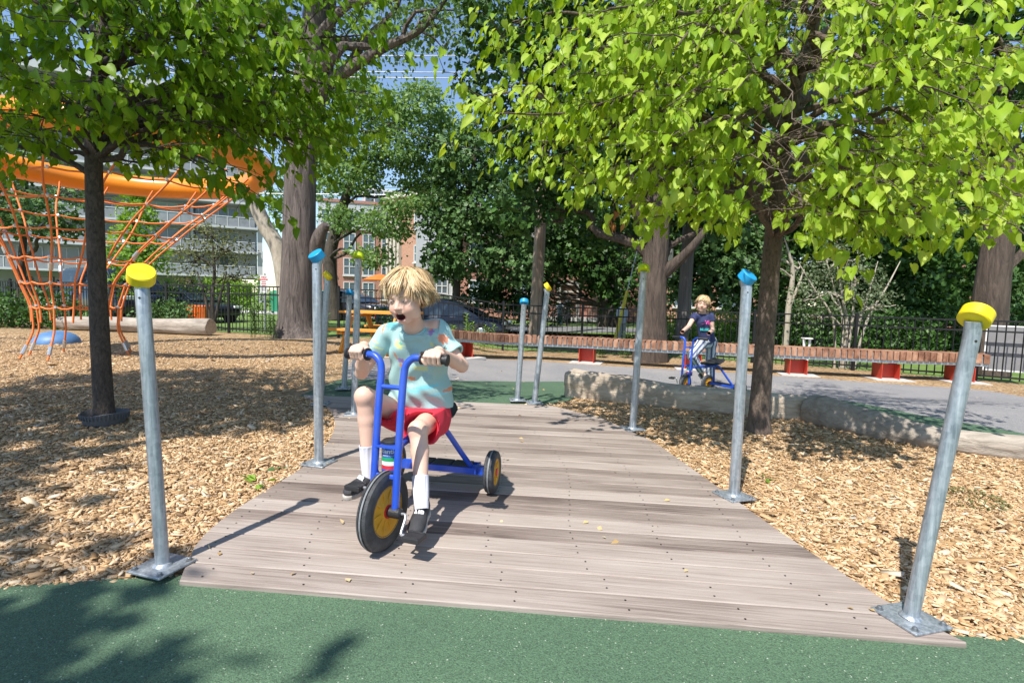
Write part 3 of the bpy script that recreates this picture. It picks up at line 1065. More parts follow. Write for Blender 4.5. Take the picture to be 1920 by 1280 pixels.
# ------------------------------------------------------------------ near linden trees: limbs, twigs, heart-shaped leaves
def linden(name, label, trunk_pts, trunk_r, limbs, leaf_m, bark_m, lsize, nsub=9, nspr=3, nleaf=8, spread=0.62, seed=1, face=(0, 0, 0), keepout=None):
    rs = np.random.default_rng(seed)
    base = trunk_pts[0]
    o = thing(name, label, 'tree', base)
    tp = curve(trunk_pts, 40)
    tr = np.interp(np.linspace(0, 1, 40), np.linspace(0, 1, len(trunk_r)), trunk_r)
    m = MB()
    m.tube(tp, tr, 18)
    tw = MB()
    pos, tip, nor, siz = [], [], [], []
    axis_c = tp[20]
    def leaf_at(p, outd):
        h = nrm(V(rs.normal(), rs.normal(), 0))
        t = V(0, 0, -0.75) + h * 0.55 + V(outd[0], outd[1], 0) * 0.35
        nn = V(outd[0], outd[1], 0) * 0.4 + h * 0.55 + V(0, 0, 0.55) + np.asarray(face) * 0.35 + rs.normal(size=3) * 0.5
        pos.append(p + t * 0.03 + rs.normal(size=3) * 0.015)
        tip.append(t); nor.append(nn)
        siz.append(lsize * np.clip(rs.normal(0.95, 0.32), 0.35, 1.7))
    for (f0, end) in limbs:
        k = int(np.clip(f0, 0, 1) * 39)
        s0 = tp[k]
        end = np.asarray(end, float)
        L = np.linalg.norm(end - s0)
        path = curve(branch_path(s0, end, 0.10, 0.028, 7), 22)
        r0 = min(tr[k] * 0.62, 0.012 + 0.0125 * L)
        m.tube(path, np.linspace(r0, 0.0045, 22), 8)
        od = nrm(end - s0)
        ns_ = max(4, int(nsub * L / 2.2))
        for j in range(ns_):
            t = 0.22 + 0.78 * (j + rs.random()) / ns_
            i = min(21, int(t * 21))
            q = path[i]
            loc = nrm(path[min(21, i + 1)] - path[max(0, i - 1)])
            sd = nrm(np.cross(loc, V(0, 0, 1))) * (1 if j % 2 else -1)
            bl = spread * (1.15 - 0.7 * t) * rs.uniform(0.6, 1.2) + 0.12
            e = q + (sd * 0.8 + loc * 0.75 + V(0, 0, rs.normal(0.02, 0.25))) * bl
            e[2] -= 0.07 * bl
            bp = branch_path(q, e, 0.08, 0.05, 5)
            tw.tube(bp, np.linspace(0.0055, 0.0022, 5), 4, caps=False)
            for u in range(nspr):
                a = bp[min(4, 1 + u * 4 // max(1, nspr))]
                sp = a + nrm(sd * rs.normal(0.2, 0.6) + loc * rs.normal(0.5, 0.5) + V(0, 0, rs.normal(-0.15, 0.25))) * rs.uniform(0.14, 0.34)
                tw.tube([a, (a + sp) / 2 + V(0, 0, 0.02), sp], [0.0028, 0.0022, 0.0014], 3, caps=False)
                for w in range(nleaf):
                    x = (w + rs.random()) / nleaf
                    p = a + (sp - a) * x + rs.normal(size=3) * 0.03
                    leaf_at(p, od)
    pos, tip, nor, siz = map(np.array, (pos, tip, nor, siz))
    if keepout is not None:
        ok = keepout(pos)
        pos, tip, nor, siz = pos[ok], tip[ok], nor[ok], siz[ok]
    tk = m.build('trunk', bark_m, o)
    tw.build('twigs', bark_m, tk, smooth=60)
    foliage('crown', HEART, pos, tip, nor, siz, leaf_m, o, wid=rs.uniform(0.62, 1.05, len(pos)))
    return o

def wild_tree(name, label, trunk, radii, blobs, leaf_m, bark_m, ncl=600, per=6, csize=0.3, lsize=0.2, tpl=MAPLE, droop=0.3, up=0.5, shell=0.5, limb_r=0.08, extra=None, group=None, cat='tree', seg=14):
    o = thing(name, label, cat, trunk[0], group)
    m = MB()
    tp = curve(trunk, 24)
    tr = np.interp(np.linspace(0, 1, 24), np.linspace(0, 1, len(radii)), radii)
    m.tube(tp, tr, seg)
    for c, r in blobs:
        c = np.asarray(c, float)
        k = int(np.argmin(np.abs(tp[:, 2] - (c[2] - 0.55 * np.linalg.norm(c[:2] - tp[-1, :2])))))
        k = max(6, k)
        m.tube(curve(branch_path(tp[k], c, 0.06, 0.05, 6), 12), np.linspace(min(limb_r, tr[k] * 0.7), 0.02, 12), 7)
        for _ in range(4):
            e = c + rdir(1)[0] * np.asarray(r) * 0.85
            m.tube(branch_path(c * 0.75 + tp[k] * 0.25, e, 0.05, 0.06, 6), np.linspace(0.03, 0.008, 6), 5, caps=False)
    for e in (extra or []):
        m.tube(curve(e[0], 16), np.interp(np.linspace(0, 1, 16), np.linspace(0, 1, len(e[1])), e[1]), 9)
    m.build('trunk', bark_m, o)
    ps, ts, ns, ss, rs = blob_leaves(blobs, ncl, per, csize, lsize, droop, up, shell)
    foliage('crown', tpl, ps, ts, ns, ss, leaf_m, o, rnd=rs)
    return o

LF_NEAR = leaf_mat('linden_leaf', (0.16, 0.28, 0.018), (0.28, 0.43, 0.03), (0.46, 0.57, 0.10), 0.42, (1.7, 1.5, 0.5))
LF_LEFT = leaf_mat('linden_leaf_shaded', (0.085, 0.18, 0.01), (0.145, 0.275, 0.015), (0.27, 0.41, 0.03), 0.48, (1.7, 1.5, 0.5))  # darker copy of the linden leaf, the left crown's shade put into its tones
LF_DARK = leaf_mat('maple_leaf_dark', (0.024, 0.062, 0.014), (0.045, 0.105, 0.022), (0.09, 0.185, 0.04), 0.14, (1.7, 1.6, 0.6))  # dark maple green, lowered further to hold the crowns' black shadows
LF_MID = leaf_mat('maple_leaf_mid', (0.04, 0.095, 0.03), (0.085, 0.165, 0.052), (0.17, 0.28, 0.10), 0.18, (1.6, 1.5, 0.7))  # deepest tone lowered to paint shadow among the leaves
LF_LOC = leaf_mat('locust_leaf', (0.10, 0.19, 0.06), (0.16, 0.27, 0.085), (0.25, 0.36, 0.13), 0.35, (1.6, 1.5, 0.7))
LF_GREY = leaf_mat('birch_leaf', (0.09, 0.125, 0.06), (0.14, 0.18, 0.095), (0.20, 0.24, 0.14), 0.2, (1.4, 1.4, 0.8))
LF_BRIGHT = leaf_mat('hedge_leaf', (0.12, 0.25, 0.03), (0.19, 0.34, 0.05), (0.30, 0.45, 0.09), 0.35)
LF_OLIVE = leaf_mat('olive_leaf', (0.08, 0.10, 0.035), (0.13, 0.155, 0.06), (0.21, 0.22, 0.10), 0.25, (1.5, 1.3, 0.7))
LF_DEAD = leaf_mat('dead_leaf', (0.25, 0.10, 0.03), (0.36, 0.15, 0.05), (0.46, 0.22, 0.08), 0.2, (1.3, 1.0, 0.7))

# ------------------------------------------------------------------ right young linden
tb = P(1421, 826, 4.75); tb[2] = zg(tb[0], tb[1]) - 0.02
RT = [tb, P(1424, 770, 4.75), P(1434, 640, 4.75), P(1447, 480, 4.74), P(1462, 330, 4.72), P(1484, 200, 4.70), P(1520, 70, 4.66), P(1548, -60, 4.62), P(1600, -330, 4.6), P(1640, -640, 4.7)]
RR = [0.122, 0.088, 0.080, 0.076, 0.068, 0.058, 0.05, 0.042, 0.03, 0.012]
def fr(px_y):   # fraction of trunk path at picture height
    ys_ = [826, 770, 640, 480, 330, 200, 70, -60, -330, -640]
    return float(np.interp(-px_y, [-v for v in ys_], np.linspace(0, 1, len(ys_))))
def open_trunk(p):
    """the crown is thin on the side of the trunk that faces the boardwalk"""
    tz = np.interp(p[:, 2], [q[2] for q in RT], np.arange(len(RT)))
    ax = np.array([np.interp(tz, np.arange(len(RT)), [q[i] for q in RT]) for i in (0, 1)]).T
    d = p[:, :2] - ax
    f = nrm(V(-RT[0][0], -RT[0][1], 0))[:2]
    along = d @ f
    side = np.abs(d[:, 0] * f[1] - d[:, 1] * f[0])
    return ~((along > -0.1) & (side < 0.16) & (RNG.random(len(p)) < 0.88))
limbs_r = [(fr(s), P(x, y, d)) for s, x, y, d in [
    (330, 870, 185, 4.3), (300, 930, 215, 3.8), (350, 1010, 265, 4.2), (380, 1090, 325, 3.8), (380, 1170, 350, 4.4), (400, 1260, 372, 3.7),
    (420, 1370, 400, 3.5), (430, 1510, 380, 3.5), (430, 1620, 405, 3.5), (400, 1740, 415, 3.6), (380, 1860, 425, 3.5), (330, 2000, 385, 3.8), (380, 1930, 370, 4.6),
    (180, 960, 40, 4.2), (220, 1060, 110, 3.6), (250, 1160, 190, 3.5), (280, 1270, 260, 3.1), (300, 1370, 310, 3.2), (280, 1610, 290, 3.1), (260, 1690, 320, 3.1), (250, 1840, 270, 3.1), (220, 2000, 200, 3.6),
    (120, 1010, -40, 3.8), (130, 1140, 20, 3.2), (150, 1270, 90, 2.9), (150, 1380, 170, 3.0), (150, 1640, 130, 2.9), (130, 1740, 170, 2.9), (120, 1900, 100, 3.1),
    (20, 1180, -120, 3.2), (20, 1340, -60, 2.9), (20, 1420, 20, 3.2), (10, 1640, 20, 3.0), (10, 1680, -20, 2.9), (0, 1860, -60, 3.1), (-60, 2050, 20, 3.8),
    (330, 1250, 270, 5.4), (330, 1420, 330, 5.9), (330, 1560, 330, 6.2), (330, 1720, 360, 6.4), (300, 1880, 330, 6.0), (200, 1160, 140, 5.4), (200, 1330, 110, 5.6), (200, 1620, 130, 6.5), (180, 1800, 160, 6.0), (250, 2060, 300, 5.6),
    (100, 1260, -40, 4.9), (100, 1700, -30, 6.2), (-150, 1350, -420, 3.8), (-180, 1600, -460, 3.8), (-180, 1850, -400, 4.0), (-200, 2050, -300, 4.6), (-200, 1300, -420, 5.8), (-250, 1700, -450, 5.8),
    (-350, 1350, -700, 4.7), (-400, 1650, -850, 4.3), (-400, 1900, -700, 4.9)]]
linden('young_linden', 'bright green young linden rising from the chips right of the boardwalk', RT, RR, limbs_r, LF_NEAR, BK_YOUNG, 0.060, nsub=11, nspr=4, nleaf=7, seed=5, face=(-0.3, -0.8, 0.2), keepout=open_trunk)

# ------------------------------------------------------------------ left young linden with its watering ring
lb = P(195, 800, 4.45); lb[2] = -0.02
LT = [lb, P(193, 740, 4.45), P(184, 560, 4.45), P(178, 400, 4.45), P(176, 260, 4.45), P(184, 150, 4.45), P(196, 40, 4.45), P(205, -120, 4.45), P(215, -330, 4.5), P(240, -600, 4.5)]
LR = [0.098, 0.074, 0.067, 0.064, 0.060, 0.05, 0.042, 0.036, 0.028, 0.012]
def fl_(y):
    ys_ = [800, 740, 560, 400, 260, 150, 40, -120, -330, -600]
    return float(np.interp(-y, [-v for v in ys_], np.linspace(0, 1, len(ys_))))
limbs_l = [(fl_(s), P(x, y, d)) for s, x, y, d in [
    (250, 690, 175, 4.9), (200, 700, 60, 4.6), (240, 640, 225, 5.4), (250, 570, 270, 4.8), (250, 600, 290, 5.2), (240, 650, 270, 5.6), (230, 520, 190, 4.2), (270, 460, 215, 4.5), (280, 425, 325, 4.0), (280, 400, 230, 3.9),
    (300, 90, 250, 4.9), (290, 20, 280, 4.4), (290, 30, 200, 3.9), (310, -80, 260, 4.4), (280, 270, 310, 4.6), (260, 110, 190, 3.7), (250, 230, 160, 3.5),
    (140, 330, 100, 3.6), (130, 440, 60, 3.7), (130, 560, 90, 4.0), (110, 620, 0, 4.2), (120, 60, 90, 3.5), (120, 150, 60, 3.3), (100, -50, 130, 3.7), (60, 250, 10, 3.4), (60, 390, -20, 3.5), (40, 520, -40, 3.9), (30, 90, -20, 3.4), (30, 660, -60, 4.5),
    (230, 420, 160, 5.7), (230, 560, 180, 6.0), (220, 250, 200, 6.0), (240, 80, 180, 5.9), (100, 350, 30, 5.7), (100, 520, 40, 5.8), (90, 130, 20, 5.6), (60, -60, 20, 5.2),
    (-80, 300, -200, 3.5), (-80, 100, -220, 3.5), (-100, 500, -220, 4.2), (-100, -60, -200, 4.3), (-150, 620, -260, 5.0), (-150, 350, -330, 5.4), (-300, 150, -500, 4.2), (-350, 400, -560, 4.6), (-350, 50, -480, 4.9)]]
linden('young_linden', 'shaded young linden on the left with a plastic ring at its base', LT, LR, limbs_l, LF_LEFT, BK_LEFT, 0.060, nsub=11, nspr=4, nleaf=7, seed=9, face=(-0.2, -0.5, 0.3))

M_RING = mat('grey_plastic', (0.13, 0.13, 0.14), 0.6, var=0.2, scale=12, bump=0.15)
rg = MB()
rc = V(lb[0] + 0.01, lb[1], 0.004)
ra = np.arange(40) / 40 * 2 * np.pi
rings = []
for rr_, hh in [(0.135, 0.0), (0.15, 0.02), (0.158, 0.055), (0.172, 0.10), (0.168, 0.104), (0.150, 0.055), (0.140, 0.02), (0.127, 0.0)]:
    rings.append(np.stack([rc[0] + rr_ * np.cos(ra), rc[1] + rr_ * np.sin(ra), rc[2] + hh * (1 + 0.10 * np.cos(ra * 2 + 1))], -1))
rg.loft(rings + [rings[0]], caps=False)
for a in ra[::1]:
    q = rc + V(0.168 * math.cos(a), 0.168 * math.sin(a), 0.075)
    rg.beam(q + V(0, 0, -0.02), q + V(0.004 * math.cos(a), 0.004 * math.sin(a), 0.026), 0.006, 0.010, up=(math.cos(a), math.sin(a), 0))
tag(rg.build('watering_ring', M_RING), 'grey slotted plastic ring around the foot of the left young tree', 'tree ring')

# tree behind the photographer whose shade falls on the near rubber and the left linden
wild_tree('shade_tree', 'tree behind the viewpoint that shades the near rubber surface', [V(-5.55, -3.2, 0), V(-5.45, -3.2, 3), V(-5.35, -3.1, 6)], [0.2, 0.16, 0.1],
          [(V(-5.6, -3.3, 7.2), (1.6, 1.4, 1.3)), (V(-4.45, -2.9, 6.4), (1.05, .8, .8)), (V(-4.1, -2.6, 6.4), (.7, .5, .7)), (V(-4.0, -2.85, 6.9), (.6, .45, .6)), (V(-6.95, -1.8, 7.6), (1.5, 1.4, 1.3)), (V(-6.65, -2.4, 8.2), (1.2, 1.2, 1.0)), (V(-5.95, -0.2, 8.8), (1.6, 1.3, 1.0)), (V(-7.65, 0.6, 9.2), (1.4, 1.3, 1.0))],
          LF_LEFT, BK_YOUNG, ncl=800, per=8, csize=0.26, lsize=0.19, shell=0.35)

# ------------------------------------------------------------------ old trees and the belt behind the fence
def at(px, D):
    q = P(px, 560, D)
    return V(q[0], D, float(zg(q[0], min(D, 15))))

tb1 = at(557, 14.0)
big_tr = [tb1 + V(0, 0, -0.05), P(556, 600, 14.0), P(560, 480, 14), P(563, 330, 14), P(572, 180, 14), P(590, 40, 14), P(610, -150, 14)]
wild_tree('old_tree', 'massive grey barked tree standing at the fence left of the boy', big_tr, [0.66, 0.47, 0.42, 0.39, 0.35, 0.30, 0.2],
          [(P(600, -160, 14), (3.0, 2.4, 1.8)), (P(760, -30, 13.2), (2.0, 2.0, 1.1)), (P(850, 20, 13.6), (1.5, 1.6, 0.9)), (P(700, 70, 15), (1.4, 1.4, 0.8)), (P(450, -100, 14), (2.6, 2.2, 1.4)), (P(300, -120, 13), (2.4, 2, 1.4))],
          LF_LOC, BK_OLD, ncl=1250, per=9, csize=0.28, lsize=0.135, tpl=OVAL, shell=0.4, limb_r=0.16,
          extra=[([P(568, 230, 14), P(600, 160, 14), P(612, 80, 14.2), P(618, -60, 14.4)], [0.3, 0.26, 0.22, 0.18]),
                 ([P(575, 190, 14), P(640, 140, 13.8), P(720, 90, 13.5), P(790, 55, 13.3), P(850, -20, 13.2)], [0.2, 0.16, 0.11, 0.08, 0.04]),
                 ([P(640, 145, 13.8), P(690, 70, 14), P(740, 20, 14.2), P(760, -40, 14.4)], [0.12, 0.09, 0.06, 0.04]),
                 ([P(590, 480, 14), P(600, 440, 13.8), P(612, 420, 13.7)], [0.22, 0.17, 0.10])])
lean = at(545, 15.2)
wild_tree('leaning_tree', 'pale barked tree leaning left behind the orange ring', [lean, P(525, 480, 15.2), P(495, 420, 15.2), P(466, 350, 15.2), P(440, 270, 15.4)], [0.26, 0.22, 0.2, 0.18, 0.12],
          [(P(430, 190, 15.6), (1.6, 1.5, 1.0)), (P(330, 150, 16), (1.7, 1.5, 1.1)), (P(520, 130, 16), (1.5, 1.5, 1.2))], LF_MID, BK_PALE, ncl=260, per=7, csize=0.25, lsize=0.16)

lo = at(628, 24)
wild_tree('locust_tree', 'airy light green locust tree behind the fence with sky showing through', [lo, P(618, 490, 24), P(634, 420, 24), P(655, 350, 24), P(690, 260, 24)], [0.34, 0.28, 0.24, 0.18, 0.1],
          [(P(660, 330, 24), (1.6, 1.6, 0.8)), (P(740, 280, 24), (1.7, 1.8, 0.85)), (P(800, 340, 25), (1.3, 1.5, 0.8)), (P(700, 215, 24), (1.5, 1.6, 0.8)), (P(790, 200, 24), (1.5, 1.6, 0.9)),
           (P(640, 410, 23), (0.8, 1, 0.5)), (P(725, 420, 22), (1.1, 1.2, 0.55)), (P(760, 385, 22), (0.9, 1.0, 0.4)), (P(700, 480, 22), (0.8, 1, 0.4)), (P(650, 160, 24), (1.3, 1.4, 0.7)), (P(840, 260, 25), (1.3, 1.4, 0.9)), (P(610, 270, 24), (1.2, 1.3, 1.0))],
          LF_LOC, BK_DARK, ncl=2000, per=10, csize=0.24, lsize=0.17, tpl=OVAL, shell=0.3, limb_r=0.07)

mb_ = at(857, 23)
wild_tree('maple_tree', 'dense rounded maple with a thin trunk right of the boy\'s head', [mb_, P(856, 540, 23), P(862, 450, 23), P(880, 350, 23), P(900, 250, 23)], [0.2, 0.17, 0.15, 0.12, 0.08],
          [(P(870, 470, 22.5), (1.7, 1.5, 1.3)), (P(960, 490, 22.5), (1.5, 1.4, 1.0)), (P(830, 400, 23), (1.2, 1.4, 1.1)), (P(910, 390, 22.5), (1.9, 1.7, 1.4)), (P(880, 290, 23), (1.7, 1.7, 1.5)), (P(830, 500, 23), (0.8, 1.0, 0.6)), (P(970, 380, 23), (1.6, 1.6, 1.6)), (P(860, 330, 24), (1.4, 1.5, 1.3))],
          LF_MID, BK_DARK, ncl=1250, per=8, csize=0.24, lsize=0.17, shell=0.6)

db = at(1224, 13.4)
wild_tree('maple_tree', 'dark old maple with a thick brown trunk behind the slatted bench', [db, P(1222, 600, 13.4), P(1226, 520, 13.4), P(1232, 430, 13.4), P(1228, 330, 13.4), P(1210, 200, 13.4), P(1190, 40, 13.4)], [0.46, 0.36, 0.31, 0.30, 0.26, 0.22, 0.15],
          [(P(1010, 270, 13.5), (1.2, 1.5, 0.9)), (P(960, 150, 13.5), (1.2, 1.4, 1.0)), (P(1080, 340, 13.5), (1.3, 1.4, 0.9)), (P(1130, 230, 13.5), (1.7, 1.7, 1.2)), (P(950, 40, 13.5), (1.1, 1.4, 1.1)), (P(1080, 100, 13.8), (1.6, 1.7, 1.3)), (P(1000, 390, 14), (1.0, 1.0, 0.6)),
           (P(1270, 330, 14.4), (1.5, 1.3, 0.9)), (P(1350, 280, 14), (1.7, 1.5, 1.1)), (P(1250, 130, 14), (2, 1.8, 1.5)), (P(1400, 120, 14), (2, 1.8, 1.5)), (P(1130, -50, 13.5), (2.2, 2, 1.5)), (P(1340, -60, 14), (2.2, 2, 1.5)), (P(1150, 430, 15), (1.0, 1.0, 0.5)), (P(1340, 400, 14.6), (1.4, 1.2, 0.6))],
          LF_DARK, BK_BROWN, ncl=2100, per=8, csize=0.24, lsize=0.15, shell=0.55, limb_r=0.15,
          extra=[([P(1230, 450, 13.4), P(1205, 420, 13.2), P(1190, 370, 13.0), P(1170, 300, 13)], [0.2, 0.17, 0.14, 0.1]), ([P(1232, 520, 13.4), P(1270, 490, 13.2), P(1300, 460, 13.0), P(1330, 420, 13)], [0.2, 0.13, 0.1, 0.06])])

rb_ = at(1858, 12.6)
wild_tree('old_tree', 'leaning dark old tree behind the fence near the right edge', [rb_, P(1850, 640, 12.6), P(1862, 520, 12.6), P(1880, 400, 12.6), P(1890, 300, 12.6), P(1880, 150, 12.8)], [0.5, 0.38, 0.33, 0.3, 0.26, 0.18],
          [(P(1900, 120, 13), (2, 2, 1.4)), (P(2080, 250, 13), (1.8, 1.8, 1.4)), (P(1740, 60, 13.5), (1.8, 1.6, 1.3)), (P(1800, 280, 13.6), (1.1, 1.1, 0.6)), (P(2000, 440, 13), (1.2, 1.2, 0.6)), (P(1850, -100, 13), (2.4, 2.2, 1.5))],
          LF_DARK, BK_BROWN, ncl=900, per=8, csize=0.25, lsize=0.16, limb_r=0.14,
          extra=[([P(1885, 400, 12.6), P(1920, 380, 12.4), P(1960, 330, 12.3)], [0.2, 0.15, 0.1])])

belt = [  # px, base D, trunk r, blobs(px,py,dD,r)
    ('belt_tree', 'dark bushy tree behind the fence right of the utility pole', 1390, 22, 0.2, [(1390, 480, 0, 1.9, 1.4), (1330, 430, 0, 1.5, 1.2), (1450, 420, 1, 1.9, 1.5), (1360, 540, -1, 1.2, 0.8), (1440, 520, 0, 1.5, 0.9), (1330, 350, 1, 1.6, 1.4)], LF_MID, 700),
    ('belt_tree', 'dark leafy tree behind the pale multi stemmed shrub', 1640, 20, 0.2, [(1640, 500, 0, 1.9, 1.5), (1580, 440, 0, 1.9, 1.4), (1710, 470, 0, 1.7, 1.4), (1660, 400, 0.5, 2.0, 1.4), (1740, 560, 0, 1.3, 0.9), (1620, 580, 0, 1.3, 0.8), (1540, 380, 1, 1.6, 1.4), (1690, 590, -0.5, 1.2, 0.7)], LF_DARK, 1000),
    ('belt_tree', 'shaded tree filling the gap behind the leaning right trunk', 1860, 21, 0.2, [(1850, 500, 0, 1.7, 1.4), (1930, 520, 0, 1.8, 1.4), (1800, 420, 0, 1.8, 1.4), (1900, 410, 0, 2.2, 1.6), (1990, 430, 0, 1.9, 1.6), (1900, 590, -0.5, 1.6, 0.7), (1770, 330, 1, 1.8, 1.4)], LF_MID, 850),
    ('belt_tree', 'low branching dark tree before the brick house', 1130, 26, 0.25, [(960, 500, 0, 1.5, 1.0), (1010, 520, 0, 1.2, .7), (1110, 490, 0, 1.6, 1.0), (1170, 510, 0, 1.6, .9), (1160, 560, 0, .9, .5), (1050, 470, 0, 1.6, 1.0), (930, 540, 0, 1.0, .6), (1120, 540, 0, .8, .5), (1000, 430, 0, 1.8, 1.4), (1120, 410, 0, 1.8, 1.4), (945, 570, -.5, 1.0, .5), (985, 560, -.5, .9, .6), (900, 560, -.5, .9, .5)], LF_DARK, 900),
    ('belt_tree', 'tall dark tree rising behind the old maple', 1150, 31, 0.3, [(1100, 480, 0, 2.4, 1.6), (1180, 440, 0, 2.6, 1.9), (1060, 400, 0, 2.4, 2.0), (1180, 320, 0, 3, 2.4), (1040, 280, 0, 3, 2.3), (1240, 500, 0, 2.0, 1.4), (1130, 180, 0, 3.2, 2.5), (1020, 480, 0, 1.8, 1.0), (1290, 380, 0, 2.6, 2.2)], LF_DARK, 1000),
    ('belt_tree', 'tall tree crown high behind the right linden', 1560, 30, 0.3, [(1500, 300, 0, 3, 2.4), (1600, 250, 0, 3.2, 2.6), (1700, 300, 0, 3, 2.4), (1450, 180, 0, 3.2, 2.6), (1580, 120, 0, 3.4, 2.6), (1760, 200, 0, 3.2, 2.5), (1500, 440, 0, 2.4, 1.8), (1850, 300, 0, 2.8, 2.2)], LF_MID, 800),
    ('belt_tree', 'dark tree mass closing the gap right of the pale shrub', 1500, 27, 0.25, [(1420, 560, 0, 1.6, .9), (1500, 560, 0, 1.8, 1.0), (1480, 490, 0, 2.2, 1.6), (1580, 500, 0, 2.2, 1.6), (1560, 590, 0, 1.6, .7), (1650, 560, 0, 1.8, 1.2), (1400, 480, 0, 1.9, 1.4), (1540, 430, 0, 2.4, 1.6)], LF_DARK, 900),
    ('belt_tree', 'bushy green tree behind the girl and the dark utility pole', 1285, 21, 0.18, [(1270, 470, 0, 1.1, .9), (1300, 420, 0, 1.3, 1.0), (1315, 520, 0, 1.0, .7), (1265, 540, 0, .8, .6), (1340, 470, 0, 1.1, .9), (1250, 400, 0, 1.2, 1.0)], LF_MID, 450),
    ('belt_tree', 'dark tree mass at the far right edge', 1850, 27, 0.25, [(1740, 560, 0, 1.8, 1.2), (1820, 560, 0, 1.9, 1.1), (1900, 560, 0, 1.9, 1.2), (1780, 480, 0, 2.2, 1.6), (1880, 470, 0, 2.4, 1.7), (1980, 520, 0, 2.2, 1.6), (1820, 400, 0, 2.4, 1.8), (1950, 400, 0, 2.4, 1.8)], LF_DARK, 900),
    ('belt_tree', 'pale green distant tree behind the apartment corner', 540, 42, 0.3, [(540, 420, 0, 1.6, 2.0), (520, 350, 0, 1.8, 2.2), (600, 330, 0, 2.5, 2.2), (600, 470, 0, 1.2, 1.0)], LF_LOC, 260),
]
for nm, lab, px, D, r, bl, lm, n in belt:
    b_ = at(px, D)
    bb = [(P(x, y, D + dd), (rw, rw, rh)) for x, y, dd, rw, rh in bl]
    tops = max(q[0][2] for q in bb)
    wild_tree(nm, lab, [b_, b_ + V(0.1, 0, tops * 0.3), b_ + V(-0.1, 0, tops * 0.55), b_ + V(0.1, 0.1, tops * 0.8)], [r, r * 0.8, r * 0.6, r * 0.3], bb, lm, BK_DARK, ncl=n, per=8, csize=0.3, lsize=0.2, shell=0.6, group=None)

# multi-stemmed pale shrub, bare branched small tree, sparse and bright small trees on the left
sb = at(1590, 13.0)
stems = [([sb + V(dx * 0.3, 0, 0), P(1590 + dx * 40, 600, 13), P(1585 + dx * 85, 540, 13.1), P(1580 + dx * 120, 490, 13.2)], [0.035, 0.03, 0.022, 0.01]) for dx in (-0.7, -0.25, 0.2, 0.55, 0.9)]
wild_tree('birch_shrub', 'multi stemmed shrub with greyish leaves in front of the right fence', [sb, P(1588, 610, 13), P(1580, 560, 13), P(1570, 500, 13)], [0.05, 0.04, 0.03, 0.015],
          [(P(1545, 545, 13), (0.75, 0.7, 0.6)), (P(1610, 530, 13), (0.7, 0.7, 0.6)), (P(1570, 490, 13), (0.8, 0.7, 0.5)), (P(1640, 570, 13), (0.5, 0.5, 0.4)), (P(1520, 590, 13), (0.35, 0.4, 0.3))],
          LF_GREY, BK_PALE, ncl=330, per=8, csize=0.12, lsize=0.075, tpl=OVAL, limb_r=0.02, extra=stems, cat='shrub')
bb_ = at(1478, 14.6)
wild_tree('bare_tree', 'small tree with bare pale forked branches behind the fence', [bb_, P(1478, 580, 14.6), P(1486, 520, 14.6), P(1484, 480, 14.6)], [0.09, 0.075, 0.06, 0.03],
          [(P(1440, 480, 15), (0.5, 0.5, 0.3)), (P(1500, 500, 14.8), (0.4, 0.4, 0.3))], LF_GREY, BK_PALE, ncl=50, per=6, csize=0.14, lsize=0.08, tpl=OVAL, limb_r=0.03,
          extra=[([P(1480, 575, 14.6), P(1495, 540, 14.6), P(1508, 505, 14.6)], [0.05, 0.04, 0.015]), ([P(1484, 520, 14.6), P(1465, 505, 14.5), P(1440, 500, 14.4)], [0.03, 0.02, 0.008]), ([P(1486, 500, 14.6), P(1478, 470, 14.6), P(1470, 445, 14.6)], [0.045, 0.03, 0.012]), ([P(1460, 503, 14.5), P(1445, 485, 14.4), P(1425, 480, 14.4)], [0.018, 0.012, 0.005])])
ob = at(398, 16)
wild_tree('olive_tree', 'sparse small olive green tree in front of the white apartment block', [ob, P(398, 560, 16), P(402, 510, 16), P(398, 450, 16)], [0.07, 0.06, 0.045, 0.02],
          [(P(365, 480, 16), (0.7, 0.7, 0.5)), (P(430, 470, 16), (0.75, 0.7, 0.55)), (P(395, 440, 16), (0.6, 0.6, 0.45)), (P(440, 515, 16), (0.5, 0.5, 0.3)), (P(345, 520, 16), (0.4, 0.4, 0.3))],
          LF_OLIVE, BK_DARK, ncl=200, per=9, csize=0.15, lsize=0.085, tpl=OVAL, shell=0.2, limb_r=0.03, extra=[([ob, P(385, 560, 16), P(370, 510, 16)], [0.05, 0.04, 0.02]), ([ob, P(412, 560, 16), P(425, 510, 16)], [0.05, 0.04, 0.02])])
gb = at(248, 19)
wild_tree('bright_tree', 'narrow bright green young tree behind the climbing net', [gb, P(250, 520, 19), P(250, 450, 19), P(252, 390, 19)], [0.08, 0.07, 0.05, 0.02],
          [(P(245, 470, 19), (0.75, 0.7, 0.9)), (P(258, 410, 19), (0.6, 0.6, 0.8)), (P(290, 480, 19), (0.5, 0.5, 0.5)), (P(240, 530, 19), (0.6, 0.6, 0.6)), (P(255, 355, 19), (0.4, 0.4, 0.6))], LF_BRIGHT, BK_DARK, ncl=300, per=8, csize=0.16, lsize=0.11, limb_r=0.03)
gb = at(40, 20)
wild_tree('shade_tree', 'drooping green tree behind the net at the left edge', [gb, P(40, 520, 20), P(45, 430, 20), P(50, 330, 20)], [0.16, 0.14, 0.1, 0.06],
          [(P(50, 400, 19), (1.4, 1.2, 0.9)), (P(-30, 380, 19), (1.5, 1.2, 1.0)), (P(110, 420, 19), (0.8, 0.8, 0.6)), (P(20, 300, 20), (1.6, 1.4, 1.1)), (P(130, 360, 20), (0.9, 0.9, 0.6))], LF_MID, BK_DARK, ncl=380, per=8, csize=0.2, lsize=0.14)

